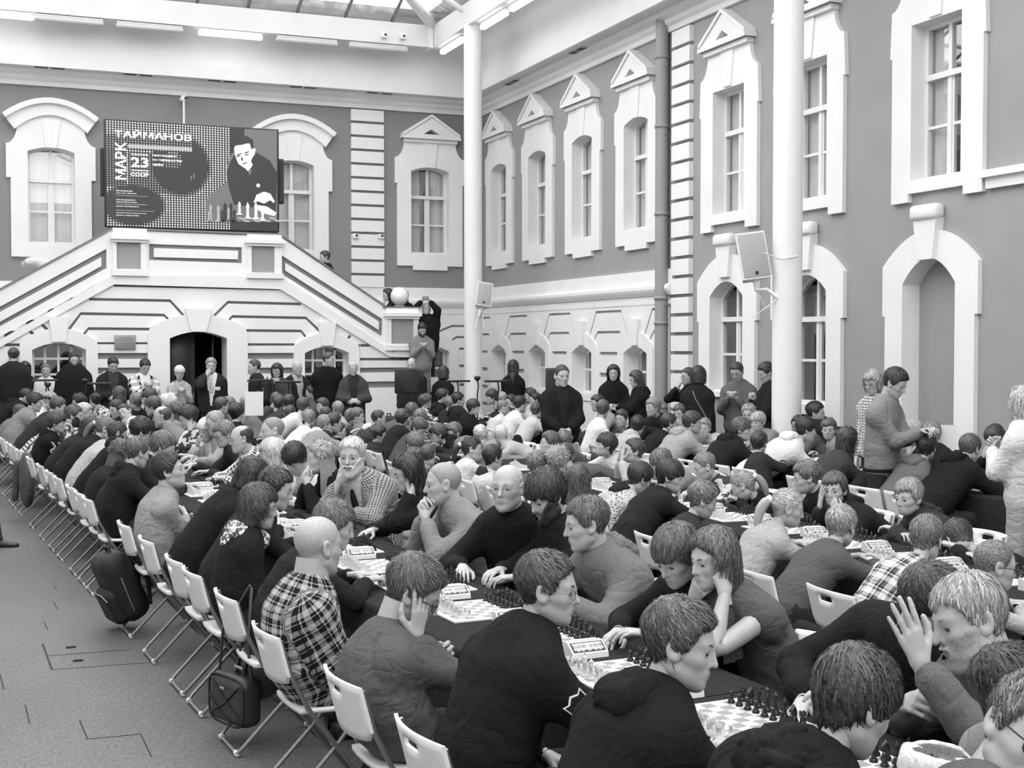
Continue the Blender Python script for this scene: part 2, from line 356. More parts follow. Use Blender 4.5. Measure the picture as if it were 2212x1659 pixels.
# ---- small arched windows in the white base
def small_window(fr, u, w, b, t_, rise, grid=False):
    WIN_N[0] += 1
    o, rz = fr; loc = Vector(o) + Matrix.Rotation(rz, 3, 'Z') @ Vector((u, 0, 0))
    t = empty('window_%d' % WIN_N[0], loc, rz); tag(t, kind='structure')
    ow = w + .2; out = [(-ow, b - .12), (ow, b - .12), (ow, t_ + .1)] + arc(ow - .02, t_ + .16, -ow + .02, t_ + .16, rise + .1, 8) + [(-ow, t_ + .1)]
    link('surround', plate_mesh('surround', out, [opening(w, b, t_, rise)], -.06, .3, M_WHITE), t)
    k = MB(); k.prism([(-.11, t_ + rise + .02), (.11, t_ + rise + .02), (.17, t_ + rise + .46), (-.17, t_ + rise + .46)], -.1, 0); k.build('keystone', M_WHITE, t)
    sa_b = MB(); y0, y1 = .2, .26
    link('sash_frame', plate_mesh('sash_frame', opening(w, b, t_, rise), [opening(w - .045, b + .045, t_ - .02, rise)], y0, y1, M_FRAME), t)
    cols = 4 if grid else 2; rows = 4 if grid else 2; top = t_ + rise
    for i in range(1, cols): sa_b.box(-w + 2 * w * i / cols - .02, -w + 2 * w * i / cols + .02, y0, y1, b, top - .02)
    for j in range(1, rows): z = b + (top - b) * j / rows; sa_b.box(-w, w, y0 - .01, y1, z - .02, z + .02)
    sa_b.build('glazing_bars', M_FRAME, t)
    for i in range(cols):
        for j in range(rows):
            xa = -w + 2 * w * i / cols + .02; xb = -w + 2 * w * (i + 1) / cols - .02; za = b + (top - b) * j / rows + .02; zb = b + (top - b) * (j + 1) / rows - .02
            if j == rows - 1: zb = min(zb, t_ + rise * (.75 if abs((i + .5) / cols - .5) < .3 else .35))
            MB().box(xa, xb, y0 + .02, y0 + .026, za, zb).build('pane', M_GLASS, t)
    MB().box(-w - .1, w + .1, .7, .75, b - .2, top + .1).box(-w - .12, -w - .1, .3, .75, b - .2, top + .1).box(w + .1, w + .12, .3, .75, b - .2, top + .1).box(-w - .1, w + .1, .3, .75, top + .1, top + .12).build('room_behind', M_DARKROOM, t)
for y in UP_R: small_window(RIGHT, -y, .42, 1.1, 1.85, .12)
small_window(BACK, 9.15, .45, 1.0, 1.85, .12)

# ---- wall faces: grey above, white grooved base
holes = [[(x - u, z) for x, z in rect(-.5, .5, 3.85, 5.9)] for u in UP_R + UP_R2] + [[(x - u, z) for x, z in rect(-.5, .5, 1.0, 2.05)] for u in UP_R] + [rect(-16.92 - .55, -16.92 + .55, 1.2, 3.0), rect(-14.9 - .55, -14.9 + .55, 1.1, 3.0), rect(-12.45 - .5, -12.45 + .5, .01, 3.05)]
wr = put('wall_right', plate_mesh('wall_right', rect(-WY - .3, -RY, 0, 8.9), holes, 0, .25, M_WALL), RIGHT); tag(wr, kind='structure')
holes = [[(x + u, z) for x, z in rect(-.5, .5, 3.85, 5.9)] for u, k in UP_B] + [rect(9.15 - .55, 9.15 + .55, .9, 2.1)]
wb = put('wall_back', plate_mesh('wall_back', rect(LX, WX + .3, 0, 8.9), holes, 0, .25, M_WALL_DIM), BACK); tag(wb, kind='structure')
tag(MB().box(LX - .2, LX, RY, WY, 0, 8.9).build('wall_left', M_WHITE), kind='structure')
tag(MB().box(LX, WX, RY - .2, RY, 0, 8.9).build('wall_rear', M_WHITE), kind='structure')
def thick(pts, w, up=0.0):
    """a band of height w hanging below a polyline of (x, z)"""
    n = len(pts); lo = []
    for i, (x, z) in enumerate(pts):
        a = pts[max(i - 1, 0)]; b = pts[min(i + 1, n - 1)]; dx, dz = b[0] - a[0], b[1] - a[1]
        if dx < 0: dx, dz = -dx, -dz
        L = math.hypot(dx, dz); lo.append((x + dz / L * w, z - dx / L * w))
    return list(pts) + lo[::-1]
# right base: grooves between the windows
gr = [[(x - u, z) for x, z in rect(-.5, .5, .98, 2.06)] for u in UP_R]
edges = [-27.15] + [-y for y in UP_R] + [-18.72]
for a, b in zip(edges[:-1], edges[1:]):
    for za, s_, zb in ((2.60, .56, 2.16), (2.24, .62, 2.09)):
        ia, ib = .28 if za > 2.5 else .46, .28 if za > 2.5 else .46; sl = s_
        if a == -27.15: pl = [(a + .03, za), (b - sl, za), (b - ia, zb)]
        elif b == -18.72: pl = [(a + ia, zb), (a + sl, za), (b, za)]
        else: pl = [(a + ia, zb), (a + sl, za), (b - sl, za), (b - ia, zb)]
        gr.append(thick(pl, .045))
    for z, h in ((1.87, .055), (1.5, .075), (1.12, .075), (.74, .07)):
        x0 = a + (.70 if a != -27.15 else .03); x1 = b - .70 if b != -18.72 else b
        if x1 - x0 > .1: gr.append(rect(x0, x1, z - h, z))
rb = put('wall_base_panel', plate_mesh('wall_base_panel', rect(-27.15, -18.70, .03, 2.98), gr, -.035, -.002, M_WHITE), RIGHT); rb.parent = None; tag(rb, kind='structure'); rb.name = 'trim_1'
gz = [(8.0, 10.4)]
gr = [rect(9.15 - .55, 9.15 + .55, .9, 2.1), thick([Bk(908, 730), Bk(975, 702), Bk(1040, 703)], .045), thick([Bk(963, 741), Bk(985, 726), Bk(1040, 727)], .045)]
for z, h in ((1.93, .05), (1.56, .06), (1.15, .06), (.8, .06)): gr += [rect(9.85, 10.36, z - h, z), rect(8.0, 8.4, z - h, z)]
o = put('trim_2', plate_mesh('wall_base_panel', rect(LX, 10.4, .03, 2.98), gr, -.035, -.002, M_WHITE), BACK); tag(o, kind='structure')
def string_course(name, fr, u0, u1, z0):
    t = empty(name, fr[0], fr[1]); tag(t, kind='structure'); f = ((0, 0, 0), 0)
    MB().box(u0, u1, -.05, 0, z0, z0 + .30).build('band', M_WHITE, t)
    m = MB(); m.prism([(0, 0), (0, 0), (0, 0)], 0, 0) if 0 else None
    prof = [(0, z0 - .12), (-.06, z0 - .12), (-.11, z0 - .06), (-.13, z0 - .02), (-.13, z0 + .03), (-.09, z0 + .06), (0, z0 + .06)]
    n = len(prof); V = [(u0, y, z) for y, z in prof] + [(u1, y, z) for y, z in prof]
    MB().add(V, [tuple(range(n)), tuple(range(2 * n - 1, n - 1, -1))] + [(i, i + n, (i + 1) % n + n, (i + 1) % n) for i in range(n)]).build('moulding', M_WHITE, t)
    MB().box(u0, u1, -.045, 0, z0 - .26, z0 - .2).build('fillet', M_WHITE, t)
string_course('trim_3', RIGHT, -27.1, -18.55, 2.92); string_course('trim_4', BACK, 7.0, 10.35, 2.92); string_course('trim_5', BACK, LX, 2.2, 2.92)
t = empty('trim_6', (WX, 0, 0), -PI / 2); tag(t, kind='structure')
MB().box(-11.52, -6, -.06, 0, 3.72, 3.84).build('band', M_WHITE, t); MB().box(-11.56, -6, -.12, 0, 3.84, 3.92).build('moulding', M_WHITE, t)
# cornices, soffits, gutter boxes, upper panels
def cornice(name, fr, u0, u1):
    t = empty(name, fr[0], fr[1]); tag(t, kind='structure')
    prof = [(0, 6.98), (-.06, 6.98), (-.07, 7.06), (-.12, 7.10), (-.14, 7.16), (-.24, 7.20), (-.28, 7.26), (0, 7.26)]
    n = len(prof); V = [(u0, y, z) for y, z in prof] + [(u1, y, z) for y, z in prof]
    MB().add(V, [tuple(range(n)), tuple(range(2 * n - 1, n - 1, -1))] + [(i, i + n, (i + 1) % n + n, (i + 1) % n) for i in range(n)]).build('moulding', M_WHITE, t)
cornice('trim_7', RIGHT, -27.1, -RY); cornice('trim_8', BACK, LX, 10.35)
t = empty('ceiling', (0, 0, 0)); tag(t, kind='structure'); CEIL = t
EX, EY = WX - .55, WY - .55
MB().box(EX, WX, RY, WY, 7.262, 7.30).box(LX, EX, EY, WY, 7.262, 7.30).build('soffit', M_SOFFIT, t)
MB().box(EX - .02, EX + .05, RY, EY, 7.255, 7.53).box(LX, EX + .05, EY - .02, EY + .05, 7.255, 7.53).build('gutter_box', M_WHITE, t)
MB().box(EX + .03, EX + .08, RY, EY + .1, 7.5, 8.9).box(LX, EX + .05, EY + .03, EY + .08, 7.5, 8.9).build('upper_panel', M_WHITE, t)
BX, BY, BZ0, BZ1 = 9.0, 26.1, 8.12, 8.56
MB().box(BX - .14, BX + .14, RY, BY + .1, BZ0, BZ1).build('beam', M_SOFFIT, t); MB().box(LX, BX - .15, BY - .12, BY + .12, BZ0, BZ1).build('beam', M_SOFFIT, t)
MB().box(BX - .22, BX - .15, BY - .2, BY + .2, BZ0 - .02, BZ1 + .1).build('beam_flange', M_TRIM, t)
MB().box(BX - .2, EX + .08, RY, BY, 8.86, 8.92).box(LX, EX, BY - .1, EY + .08, 8.86, 8.92).build('flat_roof', M_SOFFIT, t)
for y in (18.4, 12.0): MB().box(BX + .1, EX + .04, y - .05, y + .05, 7.95, 8.3).build('bracket', M_TRIM, t)
# skylight: hipped glazed roof rising from the beams
TANR = math.tan(math.radians(24)); Z0 = BZ1 + .05
panes_far = MB(); bars = MB()
def zr(d): return Z0 + d * TANR
W2 = (BX - LX) / 2
for i in range(12):                                                     # back slope, seen in the photo
    x0 = BX - (i + 1) * .98; x1 = x0 + .98
    for j in range(5):
        d0, d1 = j * 1.05, (j + 1) * 1.05; xm = (x0 + x1) / 2
        if BX - x0 < d1 or x0 < LX + d1: continue
        m = MB(); m.add([(x0 + .03, BY - d0 - .03, zr(d0 + .03)), (x1 - .03, BY - d0 - .03, zr(d0 + .03)), (x1 - .03, BY - d1 + .03, zr(d1 - .03)), (x0 + .03, BY - d1 + .03, zr(d1 - .03))], [(0, 1, 2, 3)])
        m.build('pane', M_SKY_GLASS, t)
    d = min(5.2, BX - x0, x0 - LX)
    if d > .2: m = MB(); m.tube([(x0, BY, zr(0) - .02), (x0, BY - d, zr(d) - .02)], .035, 4); m.build('glazing_bar', M_METAL, t)
for j in range(1, 5):
    d = j * 1.05; m = MB(); m.tube([(BX - d, BY - d, zr(d) - .05), (LX + d, BY - d, zr(d) - .05)], .05, 6); m.build('purlin', M_TRIM, t)
for i in range(36):                                                     # long side slope towards the camera
    y1 = BY - i * 1.1; y0 = y1 - 1.1
    if y0 < RY: break
    for j in range(5):
        d0, d1 = j * 1.05, (j + 1) * 1.05
        if BY - y1 < d0: continue
        panes_far.add([(BX - d0, y0 + .03, zr(d0)), (BX - d0, y1 - .03, zr(d0)), (BX - d1, y1 - .03, zr(d1)), (BX - d1, y0 + .03, zr(d1))], [(0, 1, 2, 3)])
        panes_far.add([(LX + d0, y0 + .03, zr(d0)), (LX + d1, y0 + .03, zr(d1)), (LX + d1, y1 - .03, zr(d1)), (LX + d0, y1 - .03, zr(d0))], [(0, 1, 2, 3)])
    if i % 2 == 0: dd = min(5.2, BY - y1 + .01); bars.tube([(BX, y1, zr(0) - .03), (BX - dd, y1, zr(dd) - .03)], .04, 4)
tag(panes_far.build('side_panes', M_SKY_GLASS, t), kind='stuff'); tag(bars.build('side_bars', M_TRIM, t), kind='stuff')
m = MB(); m.tube([(BX, BY, zr(0) - .1), (BX - 5.2, BY - 5.2, zr(5.2) - .1)], .11, 6); m.build('hip_rafter', M_TRIM, t)
m = MB(); m.tube([(BX - .3, BY - 1.4, zr(.6)), (BX - 2.4, BY - 3.2, zr(1.9))], .05, 6); m.build('brace', M_TRIM, t)
m = MB(); m.tube([(BX - .1, BY - 1.9, zr(0) - .15), (BX - 1.9, BY - 1.9, zr(1.9) - .1)], .06, 6); m.build('brace', M_TRIM, t)
# vents in the soffits
def vent(x, y, rz, label):
    o = empty('soffit_vent', (x, y, 7.258), rz); tag(o, label, 'vent', 'vents in the eaves soffit')
    MB().box(-.3, .3, -.1, .1, -.012, 0).box(-.012, .012, -.1, .1, -.016, 0).build('frame', M_TRIM, o)
    for sx in (-1, 1): MB().box(sx * .15 - .125, sx * .15 + .125, -.075, .075, -.015, -.011).build('grille', mat('vent_dark', .09, .8), o)
for i, (px, py) in enumerate(((107, 145), (298, 160), (480, 174), (655, 187), (820, 200))):
    p = onZ(px, py, 7.26); vent(p.x, p.y, 0, ['soffit vent above the arched window at the far side', 'soffit vent between arched window and screen, over grey wall', 'soffit vent above the big lit screen', 'soffit vent above the half-hidden arched window by the screen', 'soffit vent beside the top of the striped pilaster'][i])
for i, (px, py) in enumerate(((1107, 177), (1248, 108))):
    p = onZ(px, py, 7.26); vent(p.x, p.y, PI / 2, ['soffit vent above the corner window of the long side wall', 'soffit vent above the third gabled window of the side wall'][i])
# round columns
def column(px, lab, top):
    d = ray(px, 700); k = BX / d.x; y = d.y * k
    m = MB(); m.lathe([(.175, 0), (.175, top)], 32); o = m.build('column_shaft', M_TRIM); o.location = (BX, y, 0); o.name = 'trim_%s' % lab; tag(o, kind='structure')
    MB().lathe([(.185, .0), (.185, .70), (.176, .72)], 32).build('column_base', M_TRIM, o)
    return BX, y
COL1 = column(1022, '9', BZ0 + .02); COL2 = column(1700, '10', BZ0 + .02)
# pilasters of stacked white blocks and the drain pipe
def pilaster(name, fr, u0, u1, z0, z1, n, proud=.08):
    t = empty(name, fr[0], fr[1]); tag(t, kind='structure'); h = (z1 - z0) / n
    me = MB().box(u0, u1, -proud, 0, .0, h - .055).mesh('block', M_WHITE)
    for i in range(n): link('block', me, t, (0, 0, z0 + i * h))
    MB().box(u0 + .02, u1 - .02, -.02, 0, z0, z1).build('backing', M_GROOVE, t)
pilaster('trim_11', BACK, 7.43, 8.14, 3.22, 7.0, 13); pilaster('trim_12', RIGHT, -18.54, -17.98, .4, 7.0, 22)
t = empty('drain_pipe', (WX - .12, 18.78, 0)); tag(t, 'fat grey drain pipe running down the side wall beside striped pilaster', 'pipe')
MB().lathe([(.105, 0), (.105, 7.3)], 20).build('pipe', M_PIPE, t)
for z in (1.0, 2.35, 2.75, 4.1, 5.5, 6.6): MB().lathe([(.112, z - .03), (.118, z - .03), (.118, z + .03), (.112, z + .03)], 20).build('collar', M_PIPE, t)
for z in (2.62, 4.0, 5.35): m = MB(); m.tube([(0, 0, z), (.02, -.26, z)], .008, 6); m.build('bracket', M_METAL, t)

# ---- the double staircase in front of the back wall
stair = empty('staircase', (0, SY, 0)); tag(stair, kind='structure')
def sp(name, outer, hs, y0, y1, m=M_WHITE): return link(name, plate_mesh(name, outer, hs, y0, y1, m), stair)
door = [S(367, 905), S(490, 905)] + [(x, z) for x, z in arc(*S(490, 731), *S(367, 731), .12, 10)]
door[0] = (door[0][0], .05); door[1] = (door[1][0], .05)
xl0, xl1 = S(69, 750)[0], S(185, 750)[0]; xr0, xr1 = S(657, 750)[0], S(752, 750)[0]
wl = opening((xl1 - xl0) / 2 + .04, .9, 1.93, .12); wl = [(x + (xl0 + xl1) / 2, z) for x, z in wl]
wr_ = opening((xr1 - xr0) / 2 + .04, .9, 1.86, .12); wr_ = [(x + (xr0 + xr1) / 2, z) for x, z in wr_]
def z4(l): return [S(x / 2.989, 480 + y / 2.989) for x, y in l]
def z5(l): return [S(740 + x / 2.989, 480 + y / 2.989) for x, y in l]
G = [thick(z4([(735, 398), (1800, 421)]), .05), thick(z4([(575, 488), (1100, 498), (1215, 622)]), .05), thick(z4([(1350, 625), (1470, 508), (1945, 520)]), .05),
     thick(z4([(435, 690), (520, 581), (1060, 591), (1128, 655)]), .05), thick(z4([(1440, 662), (1500, 600), (1978, 610), (2068, 695)]), .05),
     thick(z4([(525, 730), (570, 678), (1028, 682)]), .05), thick(z4([(1540, 690), (1945, 694), (1980, 735)]), .05),
     thick(z4([(200, 697), (238, 732)]), .05), thick(z4([(278, 655), (322, 697)]), .05), thick(z4([(30, 783), (128, 783)]), .05)]
G += [thick(z5([(112, 876), (470, 876)]), .05), thick(z5([(15, 765), (45, 725)]), .05), thick(z5([(85, 810), (105, 785)]), .05), thick(z5([(113, 787), (180, 787)]), .05)]
for x0, x1 in ((620, 1000), (1558, 1902)):
    for ya, yb in ((775, 788) if x0 < 1000 else (782, 797), (845, 882), (940, 976), (1035, 1072)): a = z4([(x0, ya), (x1, yb)]); G.append(rect(a[0][0], a[1][0], a[1][1], a[0][1]))
for ya, yb in ((940, 968), (1030, 1065)): a = z5([(113, ya), (470, yb)]); G.append(rect(a[0][0], a[1][0], a[1][1], a[0][1]))
a0 = z4([(0, 785)])[0]
top = z4([(735, 360), (1808, 385)]); lft = S(0, 742); 
front = [(LX, .03), (S(899, 800)[0], .03), S(899, 764), z5([(300, 850)])[0], z4([(1810, 400)])[0], z4([(735, 372)])[0], z4([(0, 775)])[0], (LX, 1.2)]
sp('facade', front, [door, wl, wr_] + G, 0, .06)
sp('facade_backing', [(LX, .03), (S(899, 800)[0] - .02, .03), (S(899, 800)[0] - .02, S(899, 778)[1]), z5([(298, 880)])[0], z4([(1808, 412)])[0], z4([(737, 384)])[0], z4([(0, 787)])[0], (LX, 1.1)], [door, wl, wr_], .062, .12, M_GROOVE)
# sloping string, parapet panels with recessed grey frames
string = [z4([(0, 808)])[0], z4([(735, 402)])[0], z4([(1805, 433)])[0], z5([(300, 868)])[0], S(898, 772), S(898, 742), z5([(322, 836)])[0], z4([(1812, 352)])[0], z4([(728, 342)])[0], z4([(0, 760)])[0]]
kL = (S(0, 760)[1] - 0); 
def ext(pl): return pl
string = [(LX, z4([(0, 808)])[0][1] - (z4([(0, 808)])[0][0] - LX) * .55)] + string + [(LX, z4([(0, 760)])[0][1] - (z4([(0, 760)])[0][0] - LX) * .55)]
sp('string', string, [], -.05, .06)
z7 = lambda l: [S(x / 6.9125, 480 + y / 6.9125) for x, y in l]
def slope_ext(p, q):  # extend the line through p, q to x = LX
    return (LX, p[1] - (p[0] - LX) * (q[1] - p[1]) / (q[0] - p[0]))
tl, tr = z7([(0, 1015), (1680, 105)]); bl, br = z7([(90, 1659), (1690, 790)])
g1 = z7([(0, 1262), (1588, 400)]); g2 = z7([(0, 1340), (1512, 520)]); g3 = z7([(0, 1487), (1516, 655)]); g4 = z7([(0, 1555), (1590, 685)])
E_ = slope_ext
outer = [E_(tl, tr), tr, (br[0], br[1]), E_(bl, br)]
sp('parapet', outer, [[E_(*g1), g1[1], g4[1], E_(*g4)][::-1]], 0, .05)
sp('parapet_panel', [E_(*g2), g2[1], g3[1], E_(*g3)], [], -.005, .05)
MB().prism([E_(tl, tr), tr, br, E_(bl, br)], .052, .3).build('parapet_core', M_GROOVE, stair)
def z9(l): return [S(700 + x / 5.5306, 560 + y / 5.5306) for x, y in l]
tr2 = z4([(1815, 95)])[0]; tl2 = z5([(280, 552)])[0]; br2 = z4([(1812, 350)])[0]; bl2 = z9([(800, 1085)])[0]
ga = z4([(1815, 212)])[0]; gd = z4([(1815, 332)])[0]; gb = z9([(697, 715)])[0]; gc = z9([(693, 925)])[0]
ia = z4([(1842, 262)])[0]; idd = z4([(1842, 312)])[0]; ib = z9([(655, 745)])[0]; ic = z9([(652, 845)])[0]
endx = z9([(735, 600)])[0][0]
outer = [tr2, tl2, (endx, z9([(735, 1045)])[0][1]), br2]
sp('parapet', outer, [[ga, gb, gc, gd]], 0, .05)
sp('parapet_panel', [ia, ib, ic, idd], [], -.005, .05)
MB().prism(outer, .052, .3).build('parapet_core', M_GROOVE, stair)
# landing parapet
o = z4([(735, 48), (1808, 92), (1808, 352), (735, 342)]); sp('parapet', o, [z4([(963, 140), (1562, 162), (1562, 264), (963, 244)])], 0, .05)
sp('parapet_panel', z4([(993, 167), (1537, 184), (1537, 240), (993, 225)]), [], -.005, .05)
MB().prism(o, .052, .3).build('parapet_core', M_GROOVE, stair)
def pier(x0, x1, z0, z1, px0, px1, pz0, pz1, cap):
    sp('pier', [(x0, z0), (x1, z0), (x1, z1), (x0, z1)], [[(px0, pz0), (px1, pz0), (px1, pz1), (px0, pz1)]], -.06, 0)
    MB().box(px0 - .02, px1 + .02, -.02, 0, pz0 - .02, pz1 + .02).build('pier_panel', M_WALL, stair)
    m = MB(); m.box(x0 - .04, x1 + .04, -.14, 0, cap - .02, cap + .045).box(x0 - .01, x1 + .01, -.1, 0, cap - .07, cap - .02); m.build('pier_moulding', M_WHITE, stair)
    m = MB(); m.box(x0 - .02, x1 + .02, -.1, 0, z0, z0 + .1).build('pier_foot', M_WHITE, stair) if 0 else m.box(x0 - .02, x1 + .02, -.1, 0, z0, z0 + .1).build('pier_foot', M_WHITE, stair)
a = z4([(728, 345), (945, 45), (752, 302), (906, 122)]); pier(a[0][0], a[1][0], a[0][1], a[1][1], a[2][0], a[3][0], a[2][1], a[3][1], z4([(800, 105)])[0][1])
a = z4([(1595, 362), (1815, 85), (1622, 325), (1768, 150)]); pier(a[0][0], a[1][0], a[0][1], a[1][1], a[2][0], a[3][0], a[2][1], a[3][1], z4([(1700, 132)])[0][1])
a = z9([(735, 1090), (1120, 590), (795, 1010), (1060, 705)]); pier(a[0][0], a[1][0], a[0][1], a[1][1], a[2][0], a[3][0], a[2][1], a[3][1], z9([(900, 670)])[0][1])
PZ = a[1][1]; PX0, PX1 = a[0][0], a[1][0]
MB().box(PX0, PX1, 0.0, .4, a[0][1], PZ).build('pier_body', M_WHITE, stair)
MB().box(PX1 - .05, PX1, .0, .4, 0, a[0][1]).build('pier_side', M_WHITE, stair)
# metal copings
def coping(pts): 
    m = MB()
    for p, q in zip(pts[:-1], pts[1:]): m.prism([p, q, (q[0], q[1] + .035), (p[0], p[1] + .035)], -.03, .33)
    m.build('coping', M_COPING, stair)
coping([E_(tl, tr), tr, z4([(1812, 88)])[0], tl2]); coping([(PX0 - .05, PZ), (PX1 + .05, PZ)])
# steps and landings behind the parapets (the flights people stand on)
ZL = z4([(1000, 352)])[0][1] + .02; XA, XB, XC = z4([(730, 48)])[0][0], z4([(1810, 90)])[0][0], endx
zc = a[0][1] + .1; n = 11; st = MB()
def flight(x0, z0, x1, z1, n, y0, y1):
    for i in range(n):
        xa = x0 + (x1 - x0) * i / n; xb = x0 + (x1 - x0) * (i + 1) / n; z = z0 + (z1 - z0) * (i + 1) / n
        MB().box(min(xa, xb), max(xa, xb), y0, y1, max(z - .35, 0), max(z, .05)).build('step', M_WHITE, stair)
MB().box(XA, XB, .31, WY - SY - .02, ZL - .3, ZL).build('landing', M_WHITE, stair)
flight(XB, ZL, XC, zc, 8, .31, WY - SY - .05); flight(XA, ZL, LX, ZL - (XA - LX) * .55, 14, .31, WY - SY - .05)
MB().box(XC, PX1 + .02, .41, WY - SY - .05, zc - .3, zc).build('landing', M_WHITE, stair)
flight(PX1 + .02, zc, PX1 + 1.5, 0.1, 9, .25, 1.9)
# door recess and the arched windows of the stair face
dw = (door[1][0] - door[0][0]) / 2; dc = (door[0][0] + door[1][0]) / 2
do = empty('door_1', (dc, SY, 0)); tag(do, kind='structure')
ow = dw + .38; out = [(-ow, .05), (-dw, .05)] + [(x - dc, z) for x, z in arc(door[0][0], S(367, 731)[1], door[1][0], S(490, 731)[1], .12, 10)] + [(dw, .05), (ow, .05), (ow, 2.2)] + arc(ow - .05, 2.32, -ow + .05, 2.32, .24, 10) + [(-ow, 2.2)]
link('surround', plate_mesh('surround', out, [], -.07, .5, M_WHITE), do)
zk = z4([(1280, 560), (1280, 700)]); MB().prism([(-.13, zk[1][1] - .02), (.13, zk[1][1] - .02), (.24, zk[0][1]), (-.24, zk[0][1])], -.12, 0).build('keystone', M_WHITE, do)
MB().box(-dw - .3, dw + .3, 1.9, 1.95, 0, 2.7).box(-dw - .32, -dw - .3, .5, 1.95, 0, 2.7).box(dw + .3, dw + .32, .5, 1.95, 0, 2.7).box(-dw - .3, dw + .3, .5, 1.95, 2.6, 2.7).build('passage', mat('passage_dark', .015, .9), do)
MB().rbox(-.52, .02, .5, .56, 0, 2.2, .01).build('door_leaf', M_DOOR, do)
for za, zb in ((.2, .95), (1.1, 2.05)): MB().rbox(-.44, -.06, .485, .5, za, zb, .01).build('door_panel', M_DOOR, do)
MB().rbox(.33, .37, .5, .9, 0, 2.2, .01).build('door_leaf', M_DOOR, do)
m = MB(); m.tube([(-.02, .5, .9), (-.02, .45, .9), (-.02, .45, 1.1), (-.02, .5, 1.1)], .012, 8); m.build('door_handle', M_METAL, do)
for w_, b_ in ((wl, 1.93), (wr_, 1.86)):
    xs = [p[0] for p in w_]; uc = (min(xs) + max(xs)) / 2; small_window(STAIR, uc, (max(xs) - min(xs)) / 2 - .04, .92, b_ - .02, .12, True)

# ---- fluorescent tubes along the beams
def tube_lamp(p, rz, L, on, label):
    o = empty('ceiling_light', p, rz); tag(o, label, 'lamp', 'tube lamps along the roof beams')
    m = MB(); m.rbox(-L / 2, L / 2, -.06, .06, -.10, .0, .035); m.build('tube_cover', M_LAMP_ON if on else M_LAMP_OFF, o)
    MB().box(-L / 2 + .02, L / 2 - .02, -.03, .03, 0, .035).build('housing', M_TRIM, o)
zb = BZ0 - .045
for px, on, lab in ((-5, 1, 'lit tube lamp cut off by the picture edge under back beam'), (149, 0, 'dark tube lamp next to lit lamp at the edge, under back beam'), (324, 0, 'dark tube lamp left of the lit lamp above the screen'), (498, 1, 'lit tube lamp under the back beam above the screen'), (663, 0, 'dark tube lamp right of the lit lamp above the screen'), (817, 0, 'dark tube lamp nearest the corner under the back beam')):
    d = ray(px, 60); k = (BY - .05) / d.y; tube_lamp((d.x * k, BY - .05, zb), 0, 1.25, on, lab)
def yb(px): d = ray(px, 50); return (BX) / d.x * d.y
for px, on, lab in ((972, 1, 'lit tube lamp on the far side of the slim corner column'), (1062, 1, 'lit tube lamp just beyond bracket by the corner column'), (1128, 1, 'lit tube lamp nearest the camera on the side beam')):
    tube_lamp((BX + .05, yb(px), zb), PI / 2, 1.25, on, lab)
